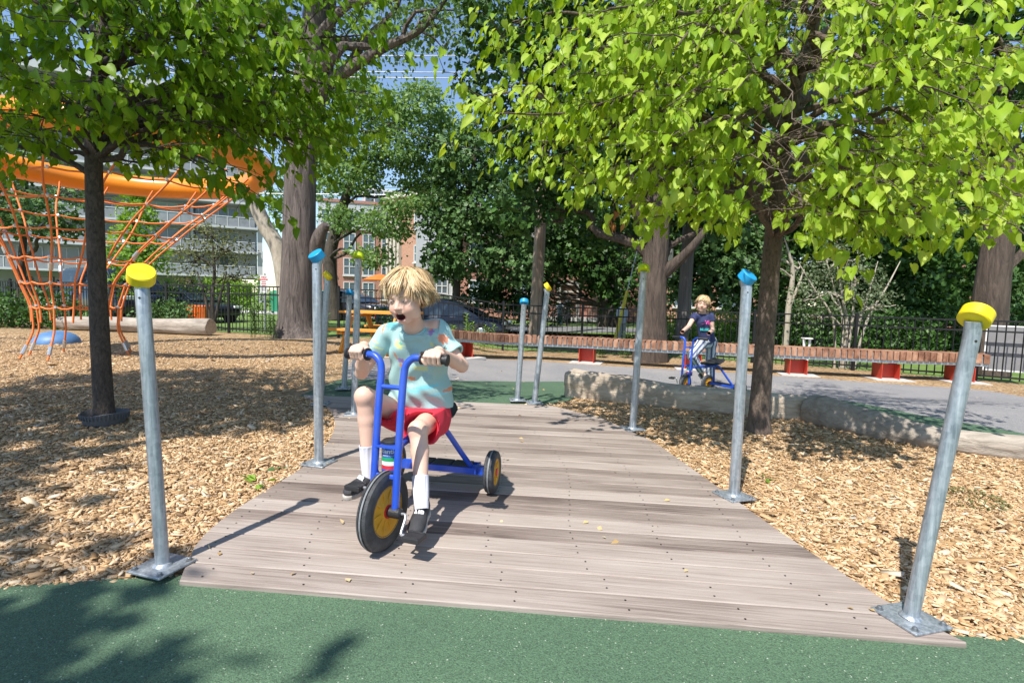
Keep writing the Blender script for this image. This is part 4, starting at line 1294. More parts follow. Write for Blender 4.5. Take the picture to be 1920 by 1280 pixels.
def bush(name, label, blobs, lm, ncl, per=7, csize=0.1, lsize=0.09, tpl=OVAL, cat='shrub', shell=0.7):
    c0 = np.mean([np.asarray(b[0]) for b in blobs], 0)
    o = thing(name, label, cat, V(c0[0], c0[1], float(zg(c0[0], min(c0[1], 15)))))
    m = MB()
    for c, r in blobs:
        c = np.asarray(c, float)
        for _ in range(5):
            g0 = V(c[0] + random.uniform(-.3, .3) * r[0], c[1] + random.uniform(-.3, .3) * r[1], float(zg(c[0], min(c[1], 15))) - 0.02)
            m.tube(branch_path(g0, c + rdir(1)[0] * np.asarray(r) * 0.8, 0, 0.04, 5), np.linspace(0.014, 0.004, 5), 5)
    m.build('stems', BK_DARK, o)
    ps, ts, ns, ss, rs = blob_leaves(blobs, ncl, per, csize, lsize, 0.1, 0.6, shell)
    foliage('leaves', tpl, ps, ts, ns, ss, lm, o, rnd=rs)
    return o
def row(px0, px1, D0, D1, zc, r, n):
    out = []
    for t in np.linspace(0, 1, n):
        q = at(px0 + (px1 - px0) * t, D0 + (D1 - D0) * t)
        out.append((V(q[0], q[1], q[2] + zc), r))
    return out
bush('clipped_hedge', 'clipped sunlit hedge in front of the apartment ground floor', row(330, 478, 20, 21.5, 0.95, (0.6, 0.5, 0.75), 7), LF_BRIGHT, 620, 7, 0.1, 0.10, cat='hedge')
bush('low_hedge', 'bright low hedge behind the fence right of the girl', row(1330, 1440, 17, 17, 0.75, (0.55, 0.5, 0.55), 5), LF_BRIGHT, 420, 7, 0.1, 0.09, cat='hedge')
bush('dark_shrub', 'dark low shrubs along the left fence', row(-60, 95, 15.2, 14.6, 0.5, (0.8, 0.6, 0.6), 5), LF_DARK, 330, 7, 0.12, 0.12)
bush('green_shrub', 'leafy shrub behind the left log beside the yellow cap', row(285, 330, 14.8, 14.9, 0.45, (0.4, 0.35, 0.45), 3), LF_MID, 150, 7, 0.1, 0.10)
bush('dark_hedge', 'dark dense shrubs behind the right fence beside the pale shrub', row(1430, 1660, 16.2, 15.6, 0.75, (0.9, 0.6, 0.85), 6), LF_DARK, 700, 8, 0.13, 0.12)
bush('dark_hedge', 'dark dense shrubs behind the fence near the blank board', row(1700, 1960, 15.4, 14.6, 0.7, (0.9, 0.6, 0.85), 6), LF_DARK, 700, 8, 0.13, 0.12)
bush('dark_shrub', 'rounded dark shrub by the fence between the two old trunks', row(700, 760, 16.5, 16.5, 0.4, (0.4, 0.35, 0.4), 3), LF_DARK, 120, 7, 0.1, 0.09)
bush('green_shrub', 'bright shrub beyond the fence near the dark utility pole', row(1250, 1320, 18, 18, 0.7, (0.7, 0.5, 0.6), 4), LF_BRIGHT, 260, 7, 0.12, 0.10)
bush('green_shrub', 'shrub beyond the fence in front of the brick house porch', row(990, 1040, 27, 27, 1.0, (0.9, 0.6, 1.0), 3), LF_MID, 200, 7, 0.15, 0.14)

def weed(px, D, h, label, lm=LF_BRIGHT, n=5):
    b_ = at(px, D)
    o = thing('tall_weed', label, 'plant', b_)
    m = MB()
    ps, ts, ns = [], [], []
    for k in range(n):
        a = b_ + V(random.uniform(-.16, .16), random.uniform(-.08, .08), 0)
        hh = h * random.uniform(0.65, 1.0)
        e = a + V(random.uniform(-.08, .08), random.uniform(-.05, .05), hh)
        m.tube([a, (a + e) / 2, e], [0.006, 0.005, 0.002], 5)
        for j in range(26):
            t = 0.12 + 0.88 * j / 25
            az = j * 2.4
            ps.append(a + (e - a) * t)
            ts.append((math.cos(az), math.sin(az), 0.5 - t * 0.1))
            ns.append((-0.3 * math.cos(az), -0.3 * math.sin(az), 1))
    m.build('stem', mat('weed_stem', (0.14, 0.22, 0.06), 0.7), o)
    ps, ts, ns = map(np.array, (ps, ts, ns))
    foliage('leaves', OVAL, ps, ts, ns, RNG.uniform(0.07, 0.13, len(ps)), lm, o, wid=np.full(len(ps), 0.55))
weed(838, 13.7, 0.55, 'short leafy weed growing behind the bench at its hidden left end')
weed(882, 13.7, 0.95, 'tall leafy weed growing behind the bench beside the dark parked car')
weed(915, 13.7, 0.75, 'medium leafy weed between the tall weed and the blue capped post')
weed(478, 13.4, 0.9, 'dark leafy weed in front of the fence left of the massive trunk', LF_MID, 8)
weed(505, 13.3, 0.7, 'leafy weed at the left foot of the massive trunk', LF_MID, 7)
weed(610, 13.6, 0.8, 'leafy weed at the right foot of the massive trunk', LF_MID, 7)
weed(1130, 14.0, 0.6, 'leafy weed before the fence near the yellow leaning bar', LF_MID, 6)
weed(1178, 14.0, 0.7, 'leafy weed in front of the person in white beyond the fence', LF_MID, 6)

# fallen leaves, dry sprig and the brown dead leaf cluster
def sprig(name, label, c, n, ls, lm, rad, cat='leaves', z=0.02, tpl=OVAL, wid=0.8):
    c = np.asarray(c, float)
    d = rdir(n)
    ps = c + d * np.array([rad, rad, z])
    ps[:, 2] = c[2] + np.abs(d[:, 2]) * z + 0.012
    ts = d * np.array([1, 1, 0.2]) + RNG.normal(size=(n, 3)) * 0.3
    ns = np.tile([0, 0, 1.0], (n, 1)) + RNG.normal(size=(n, 3)) * 0.35
    o = foliage(name, tpl, ps, ts, ns, ls * RNG.uniform(0.7, 1.2, n), lm, None, wid=np.full(n, wid))
    return tag(o, label, cat)
sprig('fallen_leaves', 'fresh green leaves lying at the left edge of the boardwalk', G(487, 912), 7, 0.09, LF_BRIGHT, 0.07)
sprig('fallen_leaves', 'small green leaves lying in the chips at the boardwalk edge farther on', G(522, 888), 4, 0.06, LF_MID, 0.04)
sprig('fallen_leaves', 'small green leaf clump in the chips beside the right blue capped post', G(1432, 902), 6, 0.05, LF_BRIGHT, 0.035)
sprig('dry_sprig', 'dry yellowish branch tip lying in the chips near the right post', G(1820, 942), 260, 0.03, LF_OLIVE, 0.16, 'branch', 0.05, wid=0.5)
dc = P(1148, 414, 4.2)
dn = 14
dstem = MB(); dstem.tube([dc + V(0, 0, .28), dc + V(.01, 0, .06), dc - V(0, 0, .06)], .004, 5)
dcl = thing('dead_leaf_cluster', 'brown dead leaf cluster hanging under the right linden crown', 'leaves', dc)
dstem.build('stem', BK_DARK, dcl)
foliage('leaves', OVAL, dc + RNG.normal(size=(dn, 3)) * np.array([0.035, 0.035, 0.05]), RNG.normal(size=(dn, 3)) * 0.4 + np.array([0, 0, -1.0]), RNG.normal(size=(dn, 3)), RNG.uniform(0.06, 0.09, dn), LF_DEAD, dcl, wid=np.full(dn, 0.7))
litter = []
for k in range(70):
    D = 2.0 + 4 * random.random()
    q = V(random.uniform(-0.7, 0.6) * D, D, DECK_Z + 0.004)
    if in_deck(q[0], q[1]):
        litter.append(q)
for k in range(150):
    D = 7.0 + 4 * random.random()
    q = V(random.uniform(-0.25, 0.9) * D, D, 0); q[2] = zg(q[0], D) + 0.02
    litter.append(q)
for px, py in [(390, 1040), (410, 1057), (345, 1077), (475, 1093), (545, 1095), (655, 1108), (345, 1070), (1640, 1165), (1600, 1160)]:
    q = G(px, py); q[2] = DECK_Z + 0.006
    litter.append(q)
lt = np.array(litter)
n_ = len(lt)
tag(foliage('leaf_litter', OVAL, lt, RNG.normal(size=(n_, 3)) * np.array([1, 1, 0.1]), np.tile([0, 0, 1.0], (n_, 1)) + RNG.normal(size=(n_, 3)) * 0.3, RNG.uniform(0.02, 0.045, n_), leaf_mat('litter', (0.45, 0.3, 0.13), (0.6, 0.45, 0.22), (0.7, 0.6, 0.4), 0.1, (1, 1, 1)), None), 'dry leaf and chip litter scattered over boards and path', kind='stuff')
# ------------------------------------------------------------------ metal fences
M_BLACK = mat('black_metal', (0.018, 0.018, 0.02), 0.45, 0.3, var=0.2, scale=20)
def fence(name, label, pts, H, pitch=0.125, sub=5, mid=0.82):
    pts = np.asarray(pts, float)
    L = np.concatenate([[0], np.cumsum(np.hypot(*np.diff(pts, axis=0).T))])
    o = thing(name, label, 'fence', V(*pts[0], float(zg(*pts[0]))))
    def q(s):
        x, y = np.interp(s, L, pts[:, 0]), np.interp(s, L, pts[:, 1])
        return V(x, y, float(zg(x, y)))
    n = max(2, int(round(L[-1] / 2.3)))
    ss = np.linspace(0, L[-1], n + 1)
    for i, s in enumerate(ss):
        m = MB()
        b = q(s)
        m.beam(b - V(0, 0, 0.05), b + V(0, 0, H + 0.04), 0.06, 0.06, up=(1, 0, 0))
        m.lathe([(0.045, 0), (0.04, 0.02), (0.005, 0.035)], b + V(0, 0, H + 0.04), (0, 0, 1), 4)
        m.build('post', M_BLACK, o, smooth=0)
        if i < n:
            m = MB()
            a, c = q(s), q(ss[i + 1])
            for hz in (0.12, mid * H, H - 0.02):
                m.beam(a + V(0, 0, hz), c + V(0, 0, hz), 0.03, 0.035)
            k = int((ss[1] - ss[0]) / pitch)
            for j in range(1, k):
                g = a + (c - a) * j / k
                m.beam(g + V(0, 0, 0.06), g + V(0, 0, H - 0.02), 0.017, 0.017, up=(1, 0, 0))
            m.build('panel', M_BLACK, o, smooth=0)
    return o
fence('metal_fence', 'black metal bar fence behind the climbing net on the left', FENCE_L, 1.32)
fence('metal_fence', 'long black metal bar fence curving behind the slatted bench', FENCE_R, 1.30, pitch=0.13)
# railing on the lawn beyond
fence('lawn_railing', 'black railing running along the brick house lawn', [(-4.4, 29), (3.0, 29.5)], 1.25, pitch=0.4)

# ------------------------------------------------------------------ long curved slatted bench
BP = [G(790, 668), G(880, 672), G(980, 675), G(1097, 681), G(1230, 690), G(1370, 697), G(1497, 704), G(1600, 709), G(1673, 713), G(1760, 716), G(1815, 718), G(1858, 721)]
bpts = curve(BP, 400)
bl = np.concatenate([[0], np.cumsum(np.linalg.norm(np.diff(bpts, axis=0), axis=1))])
def bench_at(s):
    p = np.array([np.interp(s, bl, bpts[:, i]) for i in range(3)])
    p2 = np.array([np.interp(min(s + 0.1, bl[-1]), bl, bpts[:, i]) for i in range(3)])
    p1 = np.array([np.interp(max(s - 0.1, 0), bl, bpts[:, i]) for i in range(3)])
    t = nrm((p2 - p1) * V(1, 1, 0))
    return p, t, V(-t[1], t[0], 0)
bench = thing('slatted_bench', 'long curving bench of upright wooden slats on red metal legs', 'bench', bpts[0])
M_SLAT = plank_mat('bench_wood', [(0.25, (0.13, 0.055, 0.03)), (0.42, (0.30, 0.145, 0.085)), (0.58, (0.44, 0.25, 0.16)), (0.72, (0.56, 0.39, 0.28))], (6, 6, 3))
M_RED = mat('red_paint', (0.55, 0.055, 0.03), 0.45, var=0.1, scale=5)
m = MB()
s = 0.05
HB = 0.60
while s < bl[-1] - 0.02:
    p, t, w = bench_at(s)
    Mx = np.stack([t, w, V(0, 0, 1)], 1)
    hgt = 0.185 + random.uniform(-0.003, 0.003)
    m.box(p + w * 0.27 + V(0, 0, HB - hgt / 2), (0.098, 0.5, hgt), Mx, 0, random.random())
    s += 0.122
m.build('seat', M_SLAT, bench, smooth=0, bevel=0.004)
m = MB()
for off in (0.06, 0.27, 0.48):
    rail = []
    for s in np.linspace(0.05, bl[-1] - 0.05, 90):
        p, t, w = bench_at(s)
        rail.append(p + w * off + V(0, 0, HB - 0.215))
    for a, b in zip(rail[:-1], rail[1:]):
        m.beam(a, b, 0.012 if off != 0.27 else 0.03, 0.06)
s = 0.05 + 0.061
while s < bl[-1] - 0.1:
    p, t, w = bench_at(s)
    Mx = np.stack([t, w, V(0, 0, 1)], 1)
    m.box(p + w * 0.27 + V(0, 0, HB - 0.12), (0.012, 0.44, 0.16), Mx)
    s += 0.122
m.build('seat_frame', M_STEEL, bench, smooth=0)
for lx in (880, 1097, 1300, 1497, 1673, 1815):
    i = int(np.argmin(np.abs(bpts[:, 0] / bpts[:, 1] - P(lx, 700, 1)[0])))
    p, t, w = bench_at(bl[i])
    Mx = np.stack([t, w, V(0, 0, 1)], 1)
    m = MB()
    for dx in (-0.17, 0.17):
        m.box(p + w * 0.27 + t * dx + V(0, 0, 0.165), (0.012, 0.42, 0.33), Mx)
    m.box(p + w * 0.3 + V(0, 0, 0.165), (0.34, 0.012, 0.31), Mx)
    m.box(p + w * 0.27 + V(0, 0, 0.004), (0.44, 0.46, 0.008), Mx)
    lg = m.build('leg', M_RED, bench, smooth=0, bevel=0.002)
    m = MB()
    m.box(p + w * 0.22 + V(0, 0, -0.01), (0.75, 0.75, 0.05), Mx)
    m.build('footing', M_CONC, lg, smooth=0)
tag(None or bench)

# ------------------------------------------------------------------ logs
def log_mat(name, c1, c2):
    m, n, l, b = nt(name)
    at_ = n.new('ShaderNodeAttribute'); at_.attribute_name = 'rnd'
    tc = n.new('ShaderNodeTexCoord')
    mp = n.new('ShaderNodeMapping'); mp.inputs['Scale'].default_value = (1.5, 9, 14)
    l.new(tc.outputs['Object'], mp.inputs[0])
    no = n.new('ShaderNodeTexNoise'); no.inputs['Scale'].default_value = 1.6; no.inputs['Detail'].default_value = 9; no.inputs['Distortion'].default_value = 0.8; no.inputs['Roughness'].default_value = 0.7
    l.new(mp.outputs[0], no.inputs['Vector'])
    n2 = n.new('ShaderNodeTexNoise'); n2.inputs['Scale'].default_value = 1.7; n2.inputs['Detail'].default_value = 5
    l.new(tc.outputs['Object'], n2.inputs['Vector'])
    ma = n.new('ShaderNodeMath'); ma.operation = 'MULTIPLY_ADD'; ma.inputs[1].default_value = 0.6; 
    l.new(n2.outputs[0], ma.inputs[0]); l.new(no.outputs[0], ma.inputs[2])
    r = ramp(n, [(0.5, c1), (0.78, tuple((a + c) / 2 for a, c in zip(c1, c2))), (1.05, c2)])
    l.new(ma.outputs[0], r.inputs[0]); l.new(r.outputs[0], b.inputs['Base Color'])
    b.inputs['Roughness'].default_value = 0.85
    bp = n.new('ShaderNodeBump'); bp.inputs['Strength'].default_value = 0.8; bp.inputs['Distance'].default_value = 0.025
    l.new(no.outputs[0], bp.inputs['Height']); l.new(bp.outputs[0], b.inputs['Normal'])
    return m
M_LOG = log_mat('weathered_log', (0.25, 0.195, 0.145), (0.58, 0.49, 0.39))
M_LOGG = log_mat('grey_log', (0.17, 0.145, 0.12), (0.45, 0.39, 0.33))
def log(label, pts, radii, m_, tilt_end=None, knots=(), n=70, flat=1.0, square=False):
    c = curve(pts, n)
    r = np.interp(np.linspace(0, 1, n), np.linspace(0, 1, len(radii)), radii)
    o = thing('fallen_log', label, 'log', V(c[:, 0].mean(), c[:, 1].mean(), float(zg(c[n // 2, 0], c[n // 2, 1]))))
    sg = 40
    ang = np.arange(sg) * 2 * np.pi / sg
    rings = []
    for i in range(n):
        d = nrm(c[min(i + 1, n - 1)] - c[max(i - 1, 0)])
        a, b, _ = frame(d)
        s_ = i / n * 9
        wob = 1 + 0.05 * np.sin(3 * ang + s_) + 0.035 * np.sin(5 * ang - 1.7 * s_ + 1) + 0.02 * np.sin(11 * ang + 0.8 * s_)
        if square: wob *= 1 / (np.abs(np.cos(ang)) ** 5 + np.abs(np.sin(ang)) ** 5) ** .2 * .93
        for kt, ka, kr in knots:
            wob += kr * np.exp(-((i / n - kt) / 0.03) ** 2 - ((np.angle(np.exp(1j * (ang - ka)))) / 0.5) ** 2)
        rings.append(c[i] + (r[i] * wob)[:, None] * (np.cos(ang)[:, None] * a * flat + np.sin(ang)[:, None] * b))
    c0, c1 = rings[0].mean(0), rings[-1].mean(0)
    d0, d1 = nrm(c[0] - c[1]), nrm(c[-1] - c[-2])
    rings = [c0 + (rings[0] - c0) * 0.94 + d0 * 0.012] + rings + [c1 + (rings[-1] - c1) * 0.94 + d1 * 0.012]
    m = MB()
    m.loft(rings, caps=False)
    body = m.build('stem', m_, o, smooth=60)
    for cc, dd, rg in ((c0, d0, rings[0]), (c1, d1, rings[-1])):
        m = MB()
        rr_ = [cc + (rg - cc) * f + dd * (0.003 + 0.004 * math.sin(f * 40)) for f in np.linspace(0.998, 0.04, 14)]
        m.loft(rr_, caps=True)
        m.build('cut_end', M_LOG, o, smooth=50)
    return o
def logc(px, py, D, rad):
    q = P(px, py, D)
    return V(q[0], q[1], float(zg(q[0], q[1])) + rad * 0.72)
log('thick pale log with square cut end behind the right posts', [logc(1097, 0, 6.45, .205), logc(1180, 0, 6.2, .185), logc(1290, 0, 5.92, .135), logc(1420, 0, 5.62, .145), logc(1562, 0, 5.4, .142)], [0.205, 0.185, 0.16, 0.148, 0.145, 0.142], M_LOG, square=True, knots=((.3, 1.0, .06), (.62, 2.0, -.08)))
log('grey knotted log lying nearest on the right beyond the yellow post', [logc(1580, 0, 5.3, .155), logc(1640, 0, 5.0, .15), logc(1720, 0, 4.68, .13), logc(1820, 0, 4.4, .108), logc(1940, 0, 4.2, .105), logc(2200, 0, 3.95, .11)], [0.165, 0.155, 0.135, 0.115, 0.108, 0.106, 0.11], M_LOGG, knots=((0.1, 2.2, 0.22), (0.18, 4.0, 0.15)))
q0, q1 = at(110, 14.3), at(394, 13.7)
log('long pale log lying in the chips in front of the left fence', [q0 + V(0, 0, .2), q0 * .6 + q1 * .4 + V(0, 0.1, .2), q1 + V(0, 0, .22)], [0.16, 0.18, 0.19, 0.21], M_LOGG)  # darker grey wood colour stands in for the dim shadow on this log

# ------------------------------------------------------------------ funnel climbing net
M_ORING = mat('orange_ring', (0.85, 0.27, 0.015), 0.28, var=0.05, scale=3, coat=0.2)
M_ROPE = mat('orange_rope', (0.74, 0.20, 0.05), 0.7, var=0.15, scale=60, bump=0.3, bscale=300)
M_ALU = mat('clamp_metal', (0.62, 0.62, 0.64), 0.35, 0.8)
cx, cy, rx, ry, zr = -6.75, 9.1, 2.36, 1.95, 3.30
net = thing('climbing_net', 'orange funnel shaped rope climber hanging from a big orange ring', 'climbing net', (cx, cy, 0))
m = MB()
A = np.arange(72) / 72 * 2 * np.pi
prof = [(.215 * math.cos(t), .20 * math.sin(t)) for t in np.linspace(0, 2 * math.pi, 20, endpoint=False)]
rings = []
for pr_, ph in prof:
    rings.append(np.stack([cx + (rx + pr_) * np.cos(A), cy + (ry + pr_) * np.sin(A), zr + ph - 0.10 * np.sin(A)], -1))
m.loft(rings + [rings[0]], caps=False)
m.build('ring', M_ORING, net, smooth=35)
nv = 16
bx_, by_ = -7.3, 8.95
def net_pt(a, t):
    """t 0 at ring, 1 at the ground"""
    wx = np.interp(t, [0, .15, .32, .5, .66, .8, 0.9, 1], [rx - .22, 1.85, 1.42, 1.05, .76, .60, .58, .74])
    wy = np.interp(t, [0, .15, .32, .5, .66, .8, 0.9, 1], [ry - .2, 1.55, 1.25, .95, .70, .58, .60, .80])
    c = V(cx, cy, 0) * (1 - min(1, t * 1.5)) + V(bx_, by_, 0) * min(1, t * 1.5)
    z = np.interp(t, [0, .15, .32, .5, .66, .8, .9, 1], [zr - .2, 2.72, 2.25, 1.75, 1.28, 0.83, .42, 0.0])
    return V(c[0] + wx * math.cos(a), c[1] + wy * math.sin(a), z)
m, cl = MB(), MB()
hs = [.12, .25, .40, .55, .68, .80]
for i in range(nv):
    a = (i + 0.5) / nv * 2 * np.pi
    top_t = 1.0 if i % 2 == 0 else 0.86
    pts = [net_pt(a + 0.03 * math.sin(5 * i + t * 9), t) for t in np.linspace(0, top_t, 20)]
    m.tube(curve(pts, 40), 0.0155, 7)
    if i % 2 == 0:
        cl = MB(); cl.tube([pts[-2], pts[-2] * .4 + pts[-1] * .6], 0.028, 8); cl.build('ferrule', M_ALU, net)
    if i % 3 == 0:
        k = 11
        cl = MB(); cl.tube([pts[k], pts[k] * .3 + pts[k + 1] * .7], 0.03, 8); cl.build('ferrule', M_ALU, net)
for t in hs:
    ring = []
    for i in range(nv):
        a0 = (i + 0.5) / nv * 2 * np.pi
        a1 = (i + 1.5) / nv * 2 * np.pi
        p, q = net_pt(a0, t), net_pt(a1, t)
        ring.append(p)
        for u in (0.33, 0.66):
            ring.append(p + (q - p) * u - V(0, 0, 0.035 * math.sin(math.pi * u)))
        if not (t > .5 and i % 2):
            km = MB(); km.lathe([(0.024, -0.02), (0.028, 0), (0.024, 0.02)], p, nrm(net_pt(a0, t + .02) - p), 8); km.build('clamp', M_ALU, net, smooth=40)
    m.tube(np.array(ring), 0.0145, 7, closed=True)
m.build('rope_net', M_ROPE, net, smooth=60)
for px_ in (-0.98, 0.72):
    m = MB()
m = MB()
for a in (0.5, 2.4, 4.1, 5.7):
    pa = V(cx + (rx + 0.35) * math.cos(a), cy + (ry + 0.35) * math.sin(a), 0)
for px_, D in ((-330, 9.6), (-300, 7.6)):
    q = P(px_, 560, D); q[2] = -0.05
    m = MB()
    m.tube([q, V(q[0], q[1], 3.4)], 0.07, 14)
    m.tube([V(q[0], q[1], 3.3), V(q[0] * .5 + (cx - rx) * .5, q[1] * .6 + cy * .4, 3.5), V(cx - rx - 0.25, cy + (q[1] - cy) * .5, 3.38)], 0.05, 12)
    m.build('support_mast', M_ORING, net)
m = MB()
dq = at(103, 10.9)
m.lathe([(0.40, 0), (0.40, 0.03), (0.375, 0.10), (0.31, 0.17), (0.2, 0.225), (0.08, 0.25), (0.01, 0.255)], dq, (0, 0, 1), 36)
tag(m.build('rubber_dome', mat('blue_rubber', (0.09, 0.20, 0.40), 0.5, var=0.15, scale=7), smooth=60), 'low blue dome lying in the chips behind the foot of the net', 'play dome')

# ------------------------------------------------------------------ picnic table
M_TIMB = plank_mat('orange_timber', [(0.2, (0.50, 0.20, 0.03)), (0.5, (0.68, 0.31, 0.05)), (0.8, (0.78, 0.42, 0.10))], (4, 20, 20))
pt_ = at(716, 11.0)
pic = thing('picnic_table', 'orange timber picnic table with attached benches behind the boy', 'picnic table', pt_)
ang_ = R(-14)
Mx = np.array(Matrix.Rotation(ang_, 3, 'Z'))
def lp(x, y, z): return pt_ + Mx @ V(x, y, z)
m = MB()
for k in range(5):
    m.box(lp(0, -0.32 + 0.16 * k, 0.80), (1.5, 0.15, 0.045), Mx)
m.build('tabletop', M_TIMB, pic, smooth=0, bevel=0.004)
for sy in (-1, 1):
    m = MB()
    for k in range(2):
        m.box(lp(0, sy * (0.68 + 0.15 * k), 0.47), (1.5, 0.14, 0.045), Mx)
    m.build('bench_seat', M_TIMB, pic, smooth=0, bevel=0.004)
for sx in (-0.5, 0.5):
    m = MB()
    xa = nrm(lp(1, 0, 0) - lp(0, 0, 0))
    m.beam(lp(sx, -0.30, 0.77), lp(sx, -0.72, 0.0), 0.14, 0.045, up=xa)
    m.beam(lp(sx, 0.30, 0.77), lp(sx, 0.72, 0.0), 0.14, 0.045, up=xa)
    m.beam(lp(sx + 0.05, -0.85, 0.40), lp(sx + 0.05, 0.85, 0.40), 0.045, 0.12, up=xa)
    m.beam(lp(sx + 0.05, -0.36, 0.73), lp(sx + 0.05, 0.36, 0.73), 0.045, 0.1, up=xa)
    m.build('a_frame_leg', M_TIMB, pic, smooth=0, bevel=0.003)

# ------------------------------------------------------------------ poles, wires, signs
M_WPOLE = bark('pole_wood', (0.20, 0.14, 0.11), (0.42, 0.32, 0.26), 10, 1.2, 0.5, 0.02)
def pole(label, px0, py0, px1, py1, D, r0, r1, m_):
    a, b = P(px0, py0, D), P(px1, py1, D)
    d = (b - a) / (b[2] - a[2])
    g = float(zg(a[0], min(a[1], 15)))
    lo_, hi_ = a + d * (g - 0.1 - a[2]), a + d * (9.5 - a[2])
    m = MB()
    m.tube(np.linspace(lo_, hi_, 8), np.linspace(r0, r1, 8), 18)
    o = thing('utility_pole', label, 'utility pole', V(lo_[0], lo_[1], g))
    m.build('shaft', m_, o)
    m = MB()
    c = lo_ + d * (9.0)
    m.beam(c + V(-0.9, -r1 - 0.06, 0), c + V(0.9, -r1 - 0.06, 0), 0.09, 0.11)
    m.build('crossarm', M_WPOLE, o, smooth=0)
    return o
pole('brown wooden utility pole behind the yellow tipped far post', 1002, 630, 1018, 340, 17.5, 0.20, 0.16, M_WPOLE)
pole('dark grey utility pole left of the girl', 1277, 660, 1292, 430, 15.6, 0.19, 0.16, bark('dark_pole', (0.07, 0.065, 0.065), (0.17, 0.155, 0.15), 10, 1.2, 0.5, 0.02))
M_WIRE = mat('wire_dark', (0.05, 0.05, 0.055), 0.5)
M_WIREL = mat('wire_bright', (0.55, 0.55, 0.57), 0.4, 0.5)
for k, (ya, yb, lab) in enumerate([(100, 98, 'topmost bright overhead wire crossing the sky gap'), (127, 130, 'upper one of the close pair of bright overhead wires'), (137, 141, 'lower one of the close pair of bright overhead wires'),
                                   (338, 340, 'highest of the four low overhead wires above the brick buildings'), (347, 352, 'second highest low overhead wire above the brick buildings'), (356, 360, 'third highest low overhead wire above the brick buildings'), (365, 362, 'lowest overhead wire above the brick buildings')]):
    D = 19.5 if k < 3 else 34
    a, b = P(430 if k < 3 else 480, ya + (0 if k < 3 else -4), D), P(900, yb, D)
    e0, e1 = a + (a - b) * 0.3, b + (b - a) * 0.8
    t = np.linspace(0, 1, 24)[:, None]
    w = e0 + (e1 - e0) * t
    w[:, 2] -= 0.12 * np.sin(t[:, 0] * np.pi)
    m = MB()
    m.tube(w, 0.013 if k < 3 else 0.016, 6)
    tag(m.build('overhead_wire', M_WIREL if k in (0, 1, 2, 6) else M_WIRE), lab, 'wire', 'overhead wires')
m = MB()
w = np.linspace(P(725, 235, 17), P(960, 292, 17), 12); w[:, 2] -= 0.1 * np.sin(np.linspace(0, np.pi, 12))
w = np.concatenate([w, [P(1080, 300, 17)]])
m.tube(w, 0.014, 6)
tag(m.build('overhead_wire', M_WIRE), 'dark sagging cable slanting through the locust tree', 'wire', 'overhead wires')

M_SIGN = mat('sign_white', (0.78, 0.78, 0.78), 0.45, var=0.04)
M_INK = mat('sign_black', (0.02, 0.02, 0.02), 0.5)
M_SRED = mat('sign_red', (0.55, 0.05, 0.06), 0.5)
def sign(label, px, D, y0, y1, wpx, draw, postr=0.025, turn=0.0):
    top, bot = P(px, y0, D), P(px + 2, y1, D)
    h = top[2] - bot[2]
    w_ = wpx * D / F
    c = (top + bot) / 2
    g = float(zg(c[0], min(c[1], 15)))
    o = thing('road_sign', label, 'sign', V(c[0], c[1] + 0.05, g))
    Mr = np.array(Matrix.Rotation(turn, 3, 'Z'))
    Mx = Mr @ np.stack([V(1, 0, 0), V(0, 0, 1), V(0, -1, 0)], 1)
    m = MB()
    m.tube([V(c[0], c[1] + 0.05, g - 0.1), V(c[0], c[1] + 0.05, top[2] + 0.05)], postr, 10)
    m.build('sign_post', M_STEEL, o)
    m = MB()
    m.box(c + Mx @ V(0, 0, 0.012), (w_, h, 0.008), Mx)
    pn = m.build('sign_panel', M_SIGN, o, smooth=0, bevel=0.003)
    m = MB()
    mats = draw(m, c + Mx @ V(0, 0, 0.0185), Mx, w_, h)
    m.build('lettering', mats, pn, smooth=0)
def d40(m, c, Mx, w, h):
    text_mesh('40', h * 0.52, Mx, c + Mx @ V(0, -h * 0.12, 0), mb=m, bold=0.006)
    text_mesh('MAXIMUM', h * 0.13, Mx, c + Mx @ V(0, h * 0.32, 0), mb=m)
    return M_INK
def dnp(m, c, Mx, w, h):
    text_mesh('NO', h * 0.17, Mx, c + Mx @ V(0, h * 0.38, 0), mb=m, bold=0.003)
    text_mesh('PARKING', h * 0.12, Mx, c + Mx @ V(0, h * 0.25, 0), mb=m, bold=0.003)
    for k, ww in enumerate((0.62, 0.7, 0.55)):
        m.box(c + Mx @ V(0, h * (0.12 - 0.11 * k), 0), (w * ww, h * 0.05, 0.001), Mx)
    for k, ww in enumerate((0.5, 0.42)):
        m.box(c + Mx @ V(0, h * (-0.24 - 0.11 * k), 0), (w * ww, h * 0.04, 0.001), Mx, 1)
    return [M_SRED, M_INK]
sign('white speed sign half hidden by the thick brown trunk, showing a 0', 1242, 17, 466, 520, 36, d40)
sign('narrow white sign with red lettering left of the massive grey trunk', 494, 16, 516, 549, 13, dnp, 0.03)

